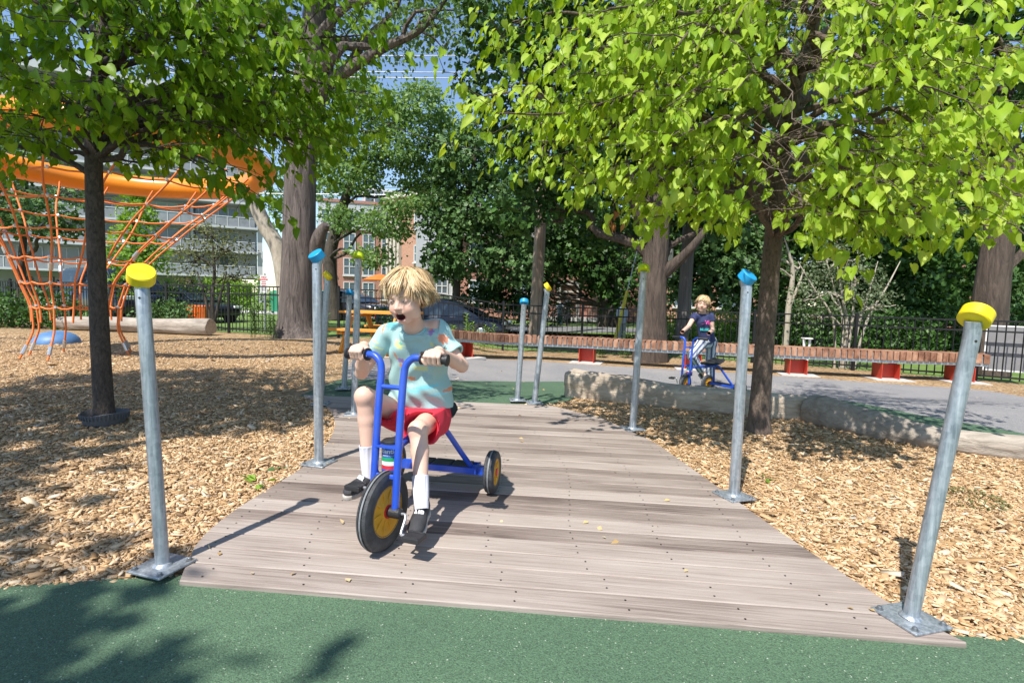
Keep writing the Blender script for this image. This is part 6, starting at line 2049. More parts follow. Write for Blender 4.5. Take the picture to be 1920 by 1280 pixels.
def tricycle(label, loc, rotz, steer, crank, group):
    """local frame: +y forward, rear axle above the origin, +x to the rider's right"""
    o = thing('tricycle', label, 'tricycle', loc, group, rotz)
    S = np.array(Matrix.Rotation(steer, 3, 'Z'))
    fc = V(0, WB, 0)
    def s(x, y, z): return fc + S @ V(x, y, z)
    ax = S @ V(1, 0, 0)
    tyre(s(0, 0, FR), FR, 0.054, ax, M_RUBB, o, 'front_wheel', 10)
    for sx in (-1, 1):
        tyre(V(sx * .30, 0, RR_), RR_, 0.058, (1, 0, 0), M_RUBB, o, 'rear_wheel', 8)
    # fork and handlebar, one bent tube each side
    m = MB()
    for sx in (-1, 1):
        pts = [s(sx * .058, 0, FR), s(sx * .058, -.02, .42), s(sx * .058, -.045, .66), s(sx * .058, -.06, .765), s(sx * .066, -.066, .815), s(sx * .095, -.07, .845), s(sx * .13, -.073, .850), s(sx * .235, -.085, .846)]
        m.tube(bend(pts, 60), .0165, 16)
    m.tube([s(-.058, -.052, .715), s(0, -.052, .715), s(.058, -.052, .715)], .011, 12)
    m.tube([s(-.058, -.012, .33), s(.058, -.012, .33)], .008, 10)
    m.box(s(0, -.03, .455), (.13, .045, .008), S)
    m.box(s(0, -.022, .325), (.12, .045, .006), S)
    hb = m.build('handlebar_fork', M_BLUE, o, local=True, smooth=60)
    for sx in (-1, 1):
        m = MB()
        a, b = s(sx * .135, -.0735, .850), s(sx * .255, -.0875, .846)
        d = nrm(b - a)
        m.lathe([(.018, 0), (.029, .001), (.029, .007), (.0195, .009), (.0195, .112), (.026, .115), (.026, .124), (.018, .127)], a, d, 20)
        m.build('grip', M_GRIP, hb, local=True)
    # cranks and pedals
    for sx, ph in ((1, crank), (-1, crank + math.pi)):
        m = MB()
        h0, h1 = s(sx * .03, 0, FR), s(sx * .095, 0, FR)
        m.lathe([(.024, 0), (.024, .055), (.018, .06)], h0, ax * sx, 18)
        m.build('axle_cap', M_BLKP, o, local=True)
        cd = V(0, math.cos(ph), math.sin(ph)) * .085
        m = MB()
        m.tube(bend([h1 - ax * sx * .012, h1 + ax * sx * .012, h1 + ax * sx * .022 + S @ cd * .25, h1 + ax * sx * .026 + S @ cd * .9, h1 + ax * sx * .04 + S @ cd, h1 + ax * sx * .13 + S @ cd], 24), .0065, 10)
        m.build('crank', M_CHR, o, local=True)
        m = MB()
        pc = h1 + ax * sx * .092 + S @ cd
        m.box(pc, (.082, .070, .020), S)
        for dy in (-.028, .028):
            m.box(pc + S @ V(0, dy, .011), (.074, .010, .006), S)
            m.box(pc + S @ V(0, dy, -.011), (.074, .010, .006), S)
        m.build('pedal', M_BLKP, o, local=True, smooth=0, bevel=.003)
    # frame
    hp = V(0, WB - .075, .39)
    m = MB()
    m.tube(bend([hp + V(0, .02, .03), V(0, WB - .22, .425), V(0, .30, .425), V(0, .20, .425)], 30), .018, 14)
    for sx in (-1, 1):
        m.tube(bend([V(sx * .012, .36, .425), V(sx * .03, .22, .43), V(sx * .055, .165, .405), V(sx * .135, .06, .23), V(sx * .17, .015, .155), V(sx * .172, .01, .135)], 36), .0155, 14)
        m.box(V(sx * .20, 0, .125), (.10, .045, .045))
    m.box(V(0, .035, .128), (.42, .014, .035)); m.box(V(0, -.075, .128), (.42, .014, .035))
    for sx in (-1, 1):
        m.box(V(sx * .205, -.02, .128), (.014, .13, .036))
    m.tube([V(-.285, 0, RR_), V(.285, 0, RR_)], .010, 12)
    m.build('frame', M_BLUE, o, local=True, smooth=50, bevel=.002)
    for k in range(3):
        m = MB()
        m.box(V((k - 1) * .118, -.02, .149), (.108, .10, .010))
        for dy in (-.03, 0, .03):
            m.box(V((k - 1) * .118, -.02 + dy, .1545), (.09, .008, .003))
        m.build('step_tread', M_BLKP, o, local=True, smooth=0, bevel=.002)
    m = MB()
    m.lathe([(.036, -.085), (.042, -.08), (.042, .08), (.036, .085)], hp, (0, 0, 1), 30)
    hd = m.build('head_tube', M_BLKP, o, local=True)
    m = MB()
    for mi, z0, z1 in ((0, .012, .060), (2, -.006, .012), (1, -.024, -.006), (3, -.042, -.024), (0, -.052, -.042)):
        m.lathe([(.0426, z0), (.0426, z1)], hp, (0, 0, 1), 30, mi=mi, caps=False)
    def wrap(txt, size, z, bold=0.0):
        t = MB()
        text_mesh(txt, size, np.eye(3), V(0, 0, 0), depth=.0002, mb=t, bold=bold)
        vs = np.concatenate(t.v)
        an = vs[:, 0] / .043
        rr = .0431 + vs[:, 2]
        m.add(np.stack([-np.sin(an) * rr, np.cos(an) * rr, vs[:, 1] + z], -1) + hp, t.f, 1)
    wrap('atlantic', .030, .040, .0006)
    wrap('MADE IN ITALY', .0085, .020)
    m.build('decal', M_LBL, hd, local=True, smooth=40)
    # saddle
    m = MB()
    rings = []
    for y, w, z, t in [(.47, .035, .462, .010), (.44, .055, .468, .016), (.38, .075, .466, .022), (.30, .115, .462, .026), (.23, .14, .470, .028), (.17, .14, .492, .026), (.13, .115, .515, .020), (.115, .08, .524, .010)]:
        a = np.linspace(0, 2 * np.pi, 20, endpoint=False)
        rings.append(np.stack([np.cos(a) * w, np.full(20, y), z + np.sin(a) * t + .018 * (np.cos(a) ** 2)], -1))
    m.loft(rings)
    m.box(V(0, .27, .444), (.05, .14, .02))
    m.build('saddle', M_BLKP, o, local=True, smooth=60)
    return o

TR_ROT = math.atan2(.195, -.98)
TR_LOC = V(-0.388, 3.06, DECK_Z)
tricycle('blue tricycle ridden by the boy on the boardwalk', TR_LOC, TR_ROT, R(-9), R(132), 'blue tricycles with yellow rims')
g_front, g_rear = G(1277, 738), G(1362, 741)
gm = V(g_front[0] + .74, g_front[1] + .33, 0); gm[2] = float(zg(gm[0], gm[1])) + .012
tricycle('blue tricycle straddled by the girl on the asphalt path', gm, math.atan2(.88, -.47), R(20), R(70), 'blue tricycles with yellow rims')

# ------------------------------------------------------------------ people
SKIN = V(.72, .46, .36)
M_SKIN = glow_free_col_mat('skin', 0.5, 0.12, 260, sss=0.06)
M_HAIR = attr_mat('blond_hair', [(0, (.26, .15, .065)), (.35, (.48, .31, .15)), (.7, (.70, .52, .29)), (1, (.85, .70, .46))], 0.38)
M_EYEW = mat('eye_white', (.5, .46, .44), .25, var=.02)
M_EYEI = mat('eye_iris', (.10, .14, .18), .15, var=.1)
M_BROW = mat('brow_hair', (.42, .27, .13), .7)
M_TOOTH = mat('teeth', (.75, .70, .60), .3, var=.03)
M_CLOTH = glow_free_col_mat('shirt_cloth', 0.85, 0.35, 420)
M_SHORT = mat('red_cloth', (.62, .025, .055), .85, var=.10, scale=25, bump=.25, bscale=350)
M_SOCK = mat('sock_cloth', (.72, .70, .78), .9, var=.06, scale=40)
M_SHOE = mat('shoe_black', (.035, .035, .04), .7, var=.35, scale=30, bump=.3, bscale=300)
M_SOLE = mat('shoe_sole', (.42, .39, .36), .6, var=.25, scale=18)

def head_frame(fwd, roll=0.0):
    f = nrm(fwd)
    r = nrm(np.cross(f, V(0, 0, 1)))
    u = np.cross(r, f)
    c, s = math.cos(roll), math.sin(roll)
    r, u = r * c + u * s, u * c - r * s
    return np.stack([r, f, u], 1)           # columns: person's right, forward, up

def add_head(F_, hc, HM, s, mouth):
    def L(x, y, z): return hc + HM @ (V(x, y, z) * s)
    def E(c, r, k, mode='u'): F_.ell(L(*c), V(*r) * s, HM, k * s, mode)
    E((0, -.012, .038), (.076, .094, .084), .0)
    E((0, .026, -.028), (.060, .066, .078), .03)
    E((0, .050, -.092), (.026, .026, .020), .025)
    for x in (-1, 1):
        E((x * .036, .056, -.036), (.026, .026, .026), .025)
        E((x * .045, .02, -.07), (.02, .035, .025), .02)
        F_.cap(L(x * .010, .083, .024), L(x * .046, .070, .022), .010 * s, .008 * s, .014 * s)
    for x in (-1, 1):
        E((x * .031, .094, .004), (.017, .012, .009), .012, 's')
    for x in (-1, 1):
        E((x * .031, .074, .004), (.015, .013, .0115), .004)
    F_.cap(L(0, .082, .012), L(0, .104, -.024), .0075 * s, .0105 * s, .010 * s)
    for x in (-1, 1):
        F_.ell(L(x * .0105, .096, -.027), V(.0075, .009, .0065) * s, HM, .006 * s)
    if mouth == 'open':
        E((0, .083, -.048), (.024, .012, .006), .008)
        E((0, .076, -.087), (.022, .012, .007), .010)
        E((0, .090, -.067), (.0205, .040, .0165), .004, 's')
    else:
        E((0, .084, -.055), (.022, .009, .005), .006)
        E((0, .081, -.066), (.019, .009, .006), .006)
        E((0, .098, -.0605), (.024, .012, .0022), .003, 's')
    for x in (-1, 1):
        F_.ell(L(x * .076, -.012, -.006), V(.009, .019, .029) * s, HM, .006 * s)
        F_.ell(L(x * .084, -.008, -.004), V(.006, .010, .017) * s, HM, .004 * s, 's')
    return L

def skin_col(hc, HM, s, mouth, base=SKIN):
    def col(vs):
        q = (vs - hc) @ HM / s
        n = np.sin(vs @ V(60, 47, 53)) * np.sin(vs @ V(-41, 66, 38))
        c = np.tile(base, (len(vs), 1)) * (1 + 0.03 * n[:, None])
        def blob(c0, r, tint, w):
            d = np.linalg.norm((q - V(*c0)) / V(*r), axis=1)
            k = np.clip(1.3 - d, 0, 1)[:, None] * w
            c[:] = c * (1 - k) + np.asarray(tint) * k
        hd = np.linalg.norm(q, axis=1) < .2
        for x in (-1, 1):
            blob((x * .038, .075, -.032), (.022, .03, .020), base * V(1.02, .78, .74), .6)
            blob((x * .031, .085, .002), (.018, .02, .010), base * V(.86, .72, .70), .7)
            blob((x * .080, -.01, -.006), (.012, .02, .03), base * V(1, .80, .76), .5)
        blob((0, .108, -.026), (.014, .014, .012), base * V(1.02, .78, .74), .6)
        if mouth == 'open':
            d = np.linalg.norm((q - V(0, .085, -.067)) / V(.0285, .05, .0245), axis=1)
            k = ((d < 1.0) & (q[:, 1] > .04)).astype(float)[:, None] * .75
            c[:] = c * (1 - k) + base * V(.88, .50, .48) * k
            d = np.linalg.norm((q - V(0, .070, -.067)) / V(.024, .042, .0205), axis=1)
            k = ((d < 1.0) & (q[:, 1] < .0835)).astype(float)[:, None]
            c[:] = c * (1 - k) + V(.10, .018, .02) * k
        else:
            d = np.linalg.norm((q - V(0, .088, -.061)) / V(.024, .03, .0105), axis=1)
            k = ((d < 1.0)).astype(float)[:, None] * .7
            c[:] = c * (1 - k) + base * V(.86, .48, .46) * k
        return c
    return col

def face_parts(o, L, HM, s, squint, mouth):
    for x in (-1, 1):
        m = MB()
        m.lathe([(.0001, .0015), (.006, .0008), (.0085, -.001)], np.zeros(3), (0, 1, 0), 14, caps=False)
        v = np.concatenate(m.v); v[:, 2] *= squint; v[:, 0] *= 1.15
        m.v = [np.array([L(*(p + V(x * .031, .0868, .003))) for p in v])]
        e = m.build('eye', M_EYEW, o)
        m = MB()
        m.lathe([(.0001, .0024), (.0042, .0020), (.0044, .0008)], np.zeros(3), (0, 1, 0), 12, caps=False)
        v = np.concatenate(m.v); v[:, 2] *= max(squint, .5)
        m.v = [np.array([L(*(p + V(x * .031, .0868, .0028))) for p in v])]
        m.build('iris', M_EYEI, e)
        m = MB()
        t = np.linspace(-1, 1, 9)
        m.tube(np.array([L(x * .031 + .0112 * a, .0878 - .004 * a * a, .003 + squint * .0085 * (1 - a * a) + .0005) for a in t]), .0012 * s * (1.1 - .5 * np.abs(t)), 5)
        m.build('eyelash', mat('lash', (.16, .09, .05), .7), e)
        m = MB()
        m.tube(np.array([L(x * (.014 + .034 * a), .092 - .016 * a * a, .0225 + .006 * math.sin(2.6 * a)) for a in np.linspace(0, 1, 9)]), .0026 * s * np.linspace(1.1, .5, 9), 6)
        m.build('eyebrow', M_BROW, o)
    if mouth == 'open':
        m = MB()
        for k in range(6):
            a = (k - 2.5) * .0058
            m.box(L(a, .083 - a * a * 18, -.0535), V(.0052, .003, .006) * s, HM)
        m.build('teeth', M_TOOTH, o, bevel=.001)

def hair(o, L, HM, s, style, n, seed=3):
    rs = np.random.default_rng(seed)
    vs, fs, rn = [], [], []
    nb = 0
    NS = 9
    NC = 150
    g_az = rs.uniform(-np.pi, np.pi, NC)
    g_n = rs.normal(size=(NC, 6))
    g_u = rs.random((NC, 3))
    for _ in range(n):
        c_ = rs.integers(NC)
        az = g_az[c_] + rs.normal(0, .05)         # 0 forward, + to person's right
        crown = V(.012 + g_n[c_, 0] * .012 + rs.normal(0, .003), -.04 + g_n[c_, 1] * .012 + rs.normal(0, .003), 0)
        fr_ = math.cos(az)
        layer = np.clip(g_u[c_, 0] + rs.normal(0, .12), 0, 1)
        if style == 'boy':
            zend = np.interp(fr_, [-1, -.55, -.1, .25, .6, 1], [-.066, -.050, -.010, .036, .070, .078]) + g_n[c_, 2] * .021 + rs.normal(0, .008)
            if fr_ > .3 and math.sin(az) > .1: zend += .010
            vol = .004 + .020 * layer + (.016 if g_u[c_, 2] > .86 else 0)
        else:
            zend = np.interp(fr_, [-1, -.5, -.1, .3, .7, 1], [-.05, -.045, -.02, .02, .052, .056]) + g_n[c_, 2] * .007
            vol = .008 + .010 * layer
        t0 = g_u[c_, 1] * .35 + rs.uniform(0, .06)
        cz = .038
        pts = []
        sweep = .30 + g_n[c_, 3] * .30
        top = .083 + vol * .75
        ph_end = math.acos(np.clip((zend - cz) / top, -1, 1)) if zend - cz > -top else np.pi
        fk = (.5 + g_u[c_, 2]) * 1.0
        ja, jz = rs.normal(0, .03), rs.normal(0, .0035)
        for j in range(NS):
            t = t0 + (1 - t0) * j / (NS - 1)
            ph = t * ph_end
            a = az + (sweep * t + ja * t) * (1.0 if fr_ > 0 else .5)
            flick = max(0, (t - .72) / .28) ** 1.5 * fk
            ex = .076 + vol * (1 + .35 * math.sin(5 * a + 2 * g_n[c_, 4])) + jz + flick * (.030 if fr_ < .3 else .006)
            ey = .094 + vol * (1 + .35 * math.sin(6 * a + 2 * g_n[c_, 5])) + jz + flick * (.036 if fr_ < -.3 else .006)
            r_ = math.sin(ph) if ph < np.pi / 2 else 1 - .22 * (ph - np.pi / 2) ** 2
            p = V(math.sin(a) * ex * r_, math.cos(a) * ey * r_ - .012, cz + math.cos(ph) * top)
            p += crown * (1 - t) ** 2
            pts.append(L(*p))
        pts = np.array(pts)
        w = s * rs.uniform(.0009, .0021) * (1.6 if style == 'girl' else 1) * np.array([.5, .9, 1, 1, 1, .95, .85, .6, .15])
        d = np.gradient(pts, axis=0)
        out = pts - L(0, -.012, cz)
        sd = np.cross(d, out); sd /= np.maximum(np.linalg.norm(sd, axis=1), 1e-9)[:, None]
        on = out / np.linalg.norm(out, axis=1)[:, None]
        tri = np.stack([pts - sd * w[:, None], pts + on * w[:, None] * .7, pts + sd * w[:, None]], 1)
        vs.append(tri.reshape(-1, 3))
        for j in range(NS - 1):
            b = nb + j * 3
            fs += [b, b + 1, b + 4, b + 3, b + 1, b + 2, b + 5, b + 4]
        nb += NS * 3
        rn.append(np.full(NS * 3, np.clip(.5 + g_n[c_, 5] * .14 + rs.normal(0, .14) + .25 * (layer - .5), 0, 1)))
    return np.concatenate(vs), fs, np.concatenate(rn)

def hair_obj(o, L, HM, s, style, n, tail=None):
    F_ = Field(L(0, 0, .03) - V(.19, .19, .19) * s, L(0, 0, .03) + V(.19, .19, .19) * s, .005 * s)
    F_.ell(L(0, -.018, .046), V(.081, .097, .086) * s, HM, 0)
    # uncover face and neck
    def cut(X):
        q = (X - L(0, 0, 0)) @ HM / s
        lim = np.where(q[..., 1] > .03, .045, np.where(q[..., 1] > -.03, .012, -.04))
        return (lim - q[..., 2]) * s
    F_.op(lambda X: -cut(X) * -1, L(0, 0, .03) - V(.18, .18, .18) * s, L(0, 0, .03) + V(.18, .18, .18) * s, 0, 'u') if False else None
    F_.op(cut, L(0, 0, .03) - V(.18, .18, .18) * s, L(0, 0, .03) + V(.18, .18, .18) * s, .01 * s, 's') if False else F_.op(lambda X: -(cut(X)), L(0, 0, .03) - V(.18, .18, .18) * s, L(0, 0, .03) + V(.18, .18, .18) * s, 0, 's')
    cv, cq = F_.mesh()
    vs, fs, rn = hair(o, L, HM, s, style, n)
    V2 = np.concatenate([vs, cv])
    f2 = np.concatenate([np.array(fs), cq.ravel() + len(vs)])
    r2 = np.concatenate([rn, np.full(len(cv), .25)])
    return raw_mesh('hair', V2, f2, 4, M_HAIR, o, rnd=r2, smooth=True)

def hand(F_, wrist, center, axis, back, r0=.0085, s=1.0, thumb_side=1):
    """fist closed round a bar: axis = bar direction (towards the little finger), back = from bar to knuckles"""
    ax, bk = nrm(axis), nrm(back)
    up = nrm(np.cross(ax, bk))
    if up[2] < 0: up = -up
    c = np.asarray(center, float)
    pm = c + up * .018 * s - bk * .012 * s
    F_.ell(pm + up * .004 * s, V(.038, .026, .018) * s, np.stack([ax, bk, up], 1), .012)
    F_.cap(wrist, pm - bk * .01 * s, .021 * s, .020 * s, .012)
    for i, (u, ln, rr) in enumerate([(-.027, .92, 1.0), (-.009, 1.0, 1.05), (.009, .96, 1.0), (.026, .8, .88)]):
        b = c + ax * u * s
        R_ = .0245 * s
        rf = r0 * rr * s
        k0 = b + up * .024 * s + bk * .010 * s
        k1 = b + up * .012 * s + bk * (R_ + .006 * s) * ln
        k2 = b - up * .014 * s + bk * (.017 * s) * ln
        k3 = b - up * .020 * s - bk * .006 * s
        F_.cap(k0, k1, rf * 1.08, rf, .004)
        F_.cap(k1, k2, rf, rf * .95, .002)
        F_.cap(k2, k3, rf * .95, rf * .85, .002)
    t0 = pm - ax * .034 * s - bk * .006 * s
    t1 = c - ax * .044 * s - up * .004 * s + bk * .010 * s
    t2 = c - ax * .026 * s - up * .021 * s + bk * .014 * s
    F_.cap(t0, t1, .0115 * s, .0095 * s, .006)
    F_.cap(t1, t2, .0095 * s, .008 * s, .003)

def shoe(o, ankle, toe_dir, up, s=1.0, text=None, open_=False):
    """parts: upper, sole, lettering"""
    f, u = nrm(toe_dir), nrm(up)
    u = nrm(u - f * np.dot(u, f))
    r = np.cross(f, u)
    Mx = np.stack([r, f, u], 1)
    a = np.asarray(ankle, float)
    def L(x, y, z): return a + Mx @ (V(x, y, z) * s)
    F_ = Field(a - V(.2, .2, .2) * s, a + V(.2, .2, .2) * s, .004 * s)
    F_.ell(L(0, -.010, -.035), V(.034, .045, .042) * s, Mx, 0)
    F_.ell(L(0, .055, -.045), V(.037, .060, .032) * s, Mx, .02)
    F_.ell(L(.003, .100, -.052), V(.038, .045, .024) * s, Mx, .02)
    F_.cap(L(0, -.008, -.02), L(0, -.012, .018), .034 * s, .033 * s, .015, flat_b=True)
    F_.cap(L(0, -.010, -.01), L(0, -.012, .04), .027 * s, .027 * s, .003, 's')
    F_.half(L(0, 0, -.068), -u, a - V(.2, .2, .2) * s, a + V(.2, .2, .2) * s)
    US = F_
    up_ = F_.build('shoe', M_SHOE, o, col=V(0, 0, 0))
    F_ = Field(a - V(.2, .2, .2) * s, a + V(.2, .2, .2) * s, .004 * s)
    F_.ell(L(0, -.012, -.072), V(.038, .050, .05) * s, Mx, 0)
    F_.ell(L(.002, .082, -.072), V(.043, .070, .05) * s, Mx, .03)
    F_.half(L(0, 0, -.060), u, a - V(.2, .2, .2) * s, a + V(.2, .2, .2) * s)
    F_.half(L(0, 0, -.083), -u, a - V(.2, .2, .2) * s, a + V(.2, .2, .2) * s)
    F_.build('sole', M_SOLE, up_, col=V(0, 0, 0))
    if text:
        m = MB()
                # written across the instep, read from the front
        tx, tn = -r, nrm(u * .80 + f * .60)
        ty = np.cross(tn, tx)
        TM = np.stack([tx, ty, tn], 1)
        c0 = L(0, .040, -.03)
        for k in range(60):
            q_ = c0 + tn * (.08 - k * .0015)
            ix = np.clip(np.round((q_ - US.lo) / US.h).astype(int), 0, US.n - 1)
            if US.d[tuple(ix)] < .001: break
        t_ = MB(); text_mesh(text, .034 * s, np.eye(3), V(0, 0, 0), mb=t_, bold=.0013, depth=.0015)
        w_ = np.concatenate(t_.v); an_ = w_[:, 0] / .034
        w2 = np.stack([np.sin(an_) * (.034 + w_[:, 2]), w_[:, 1], np.cos(an_) * (.034 + w_[:, 2]) - .034], -1)
        m.add(w2 @ TM.T + q_ + tn * .0012, t_.f)
        m.box(q_ + TM @ V(0, -.030, -.001), V(.026, .004, .003) * s, TM)
        m.build('lettering', M_SIGN, up_, smooth=0)
    return L

# ---- the boy
def boy():
    hips = P(786, 768, 2.80)
    o = thing('person', 'boy in pale blue patterned shirt and red shorts shouting as he rides a tricycle', 'person', V(hips[0], hips[1], DECK_Z))
    grip = lambda sx, t: TR_LOC + np.array(Matrix.Rotation(TR_ROT, 3, 'Z')) @ (V(0, WB, 0) + np.array(Matrix.Rotation(R(-9), 3, 'Z')) @ (V(sx * .135, -.0735, .85) * (1 - t) + V(sx * .255, -.0875, .846) * t))
    hc = P(763, 559, 2.50)
    HM = head_frame(V(-.31, -.93, -.24), R(-3))
    hs = 1.0
    neck = P(776, 613, 2.62)
    chest = P(783, 655, 2.71)
    belly = P(787, 715, 2.77)
    SL, SR = P(724, 627, 2.70), P(817, 614, 2.65)
    EL, ER = P(678, 699, 2.66), P(866, 686, 2.58)
    gl, gr = grip(1, .5), grip(-1, .5)
    # bar directions (towards the little finger = outward for both hands)
    al, ar = nrm(grip(1, 1) - grip(1, 0)), nrm(grip(-1, 1) - grip(-1, 0))
    fwd = nrm(V(-.23, -.97, 0))
    WL, WR = gl - fwd * .052 + V(0, 0, .030), gr - fwd * .052 + V(0, 0, .028)
    HL, HR = P(757, 778, 2.80), P(813, 782, 2.76)
    KL, KR = P(684, 743, 2.52), P(784, 806, 2.50)
    AL, AR = P(691, 880, 2.52), P(790, 940, 2.335)
    lo, hi = V(-1.05, 2.0, 0), V(-.05, 3.1, 1.42)
    B = Field(lo, hi, .0042)
    add_head(B, hc, HM, hs, 'open')
    L = lambda x, y, z: hc + HM @ (V(x, y, z) * hs)
    B.cap(L(0, -.022, -.055), neck, .041, .044, .02)
    B.cap(neck, chest, .05, .10, .02)
    B.cap(SL, SR, .040, .040, .03)
    B.cap(chest, belly, .098, .098, .03)
    B.cap(belly, hips, .098, .092, .03)
    for S_, E_2, W_ in ((SL, EL, WL), (SR, ER, WR)):
        B.cap(S_, E_2, .039, .031, .015)
        mid = E_2 * .7 + W_ * .3
        B.cap(E_2, mid, .031, .0325, .01)
        B.cap(mid, W_, .0325, .0205, .01)
    hand(B, WL, gl, al, fwd, s=1.12)
    hand(B, WR, gr, ar, fwd, s=1.12)
    for H_, K_, A_ in ((HL, KL, AL), (HR, KR, AR)):
        B.cap(H_, K_, .064, .046, .02)
        fw = nrm(V(-.2, -1, 0))
        B.ell(K_ + fw * .008, (.043, .043, .046), None, .015)
        calf = K_ * .68 + A_ * .32 - fw * .010
        B.cap(K_, calf, .043, .0415, .012)
        B.cap(calf, A_, .0415, .0255, .012)
    sc = skin_col(hc, HM, hs, 'open')
    def col(vs):
        c = sc(vs)
        for K_ in (KL, KR):
            d = np.linalg.norm(vs - (K_ + V(-.01, -.035, 0)), axis=1)
            k = np.clip(1 - d / .045, 0, 1)[:, None] * .45
            c[:] = c * (1 - k) + SKIN * V(.98, .72, .66) * k
        return c
    body = B.build('body', M_SKIN, o, col=col)
    face_parts(o, L, HM, hs, .34, 'open')
    hair_obj(o, L, HM, hs, 'boy', 4200)
    # shirt
    ux = nrm(V(.98, -.2, 0))
    S = Field(lo, hi, .0042)
    for e_ in (-1, 1):
        S.cap(neck + V(e_ * .02, .0, -.03), chest + ux * e_ * .026, .055, .111, .02)
        S.cap(chest + ux * e_ * .026, belly + ux * e_ * .040, .111, .116, .03)
        S.cap(belly + ux * e_ * .040, hips + V(.012, .0, .02) + ux * e_ * .050, .116, .126, .03)
    S.cap(SL, SR, .052, .052, .035)
    hem = hips + V(.005, .0, .03)
    for S_, E_2 in ((SL, EL), (SR, ER)):
        cu = S_ + (E_2 - S_) * .66
        S.cap(S_, cu, .051, .055, .02, flat_b=True)
    ux = nrm(V(.98, -.2, 0))
    def fold(X):
        a, z, y = X @ ux, X[:, 2], X[:, 1]
        low = np.clip((.98 - z) / .3, 0, 1)
        f = .0075 * np.sin(42 * (z + .5 * a) + 5 * np.sin(9 * a)) * low
        f += .0050 * np.sin(65 * a + 9 * z + 3 * np.sin(20 * z)) * np.clip((1.0 - z) / .2, 0.1, 1)
        f += .0065 * np.sin(34 * (z - .9 * a) + 1.7 * np.sin(13 * a)) * np.clip((z - .68) / .2, 0, 1)
        return f
    S.wobble(fold)
    S.half(hem - V(0, 0, .01), nrm(V(0, -.10, -1)), lo, hi)
    S.half(neck + V(0, -.012, -.012), nrm(L(0, 0, 0) - neck), neck - V(.11, .11, .02), neck + V(.11, .11, .12))
    S.cap(neck + V(0, -.004, -.03), neck + V(0, -.02, .06), .046, .056, .004, 's')
    for S_, E_2 in ((SL, EL), (SR, ER)):
        d_ = nrm(E_2 - S_)
        S.cap(S_ + (E_2 - S_) * .60, S_ + (E_2 - S_) * .80, .0465, .048, .002, 's')
    def shirt_col(vs):
        c = np.tile(V(.34, .535, .54), (len(vs), 1))
        n = np.sin(vs @ V(21, 9, 17)) + np.sin(vs @ V(-13, 19, 25) + 1)
        c *= (1 + .04 * n[:, None])
        prints = [  # px, py, half widths px, turn, colour
            (836, 634, 10, 8, .6, (.80, .19, .05)), (812, 622, 5, 7, .2, (.30, .12, .42)), (808, 615, 4, 5, .5, (.85, .24, .10)), (797, 610, 12, 9, .3, (.12, .55, .68)),
            (728, 609, 11, 8, .2, (.10, .42, .48)), (714, 615, 2.2, 10, 0, (.82, .26, .08)), (750, 645, 11, 7, .4, (.66, .68, .20)), (755, 643, 5, 3, .5, (.08, .40, .40)),
            (752, 676, 9, 4, .3, (.28, .12, .45)), (741, 667, 3, 7, -.4, (.62, .24, .12)), (754, 686, 7, 4, .5, (.80, .25, .08)), (768, 710, 7, 3.5, .2, (.84, .22, .05)),
            (790, 690, 13, 5, .2, (.60, .66, .30)), (832, 737, 8, 4.5, .1, (.72, .22, .08)), (795, 727, 22, 4, -.2, (.16, .58, .72)), (815, 742, 18, 3, -.1, (.25, .62, .74)), (762, 722, 12, 4, .3, (.48, .72, .72)),
            (700, 640, 8, 1.8, .5, (.60, .68, .25)), (705, 652, 9, 1.6, .4, (.62, .70, .28)), (835, 690, 5, 6, .3, (.70, .68, .55)), (840, 712, 5, 6, .1, (.68, .70, .62)), (780, 660, 14, 10, .2, (.30, .48, .52)), (835, 655, 8, 3, .6, (.60, .72, .52)), (772, 735, 16, 3, .1, (.20, .60, .70)),
            (823, 668, 5, 8, -.2, (.33, .52, .58)), (800, 705, 9, 5, .4, (.27, .48, .54)), (760, 700, 4, 3, .1, (.80, .72, .30)), (812, 645, 4, 3, .3, (.55, .62, .25))]
        for px, py, hw, hh, tn, cc in prints:
            c0 = P(px, py, 2.62)
            k_ = 2.62 / F
            a = (vs - c0) @ ux / k_
            b = (vs[:, 2] - c0[2]) / k_
            ct, st = math.cos(tn), math.sin(tn)
            a2, b2 = a * ct - b * st, a * st + b * ct
            wob = .18 * np.sin(a * .9 + px) + .18 * np.sin(b * 1.1 + py)
            front = vs[:, 1] < c0[1] + .17
            k = np.clip((1.12 - np.sqrt((a2 / hw) ** 2 + (b2 / hh) ** 2) + wob) * 6, 0, 1) * front
            c[:] = c * (1 - k[:, None] * .82) + np.asarray(cc) * k[:, None] * .82
        return c
    S.build('shirt', M_CLOTH, o, col=shirt_col)
    m = MB()
    a = np.arange(36) / 36 * 2 * np.pi
    nx_, ny_, nz_ = frame(nrm(L(0, 0, 0) - neck + V(0, -.01, 0)))
    cc_ = neck + V(0, -.006, -.006)
    m.tube(np.array([cc_ + .0535 * (math.cos(t) * nx_ + math.sin(t) * ny_) for t in a]), .0072, 10, closed=True)
    m.build('collar', mat('collar_cloth', (.33, .55, .56), .85, var=.06, scale=40, bump=.3, bscale=400), o)
    # shorts
    T = Field(lo, hi, .0045)
    T.cap(hips + V(0, 0, .06) - ux * .03, hips - ux * .03, .104, .120, .0); T.cap(hips + V(0, 0, .06) + ux * .03, hips + ux * .03, .104, .120, .02)
    for H_, K_, fr_ in ((HL, KL, .60), (HR, KR, .84)):
        e = H_ + (K_ - H_) * fr_
        T.cap(H_, e, .096, .092, .03, flat_b=True)
    def fold2(X):
        aa, z = X @ ux, X[:, 2]
        return .0055 * np.sin(50 * aa + 30 * z + 4 * np.sin(16 * z)) + .003 * np.sin(38 * X[:, 1] - 30 * z + 3 * np.sin(20 * aa))
    T.wobble(fold2)
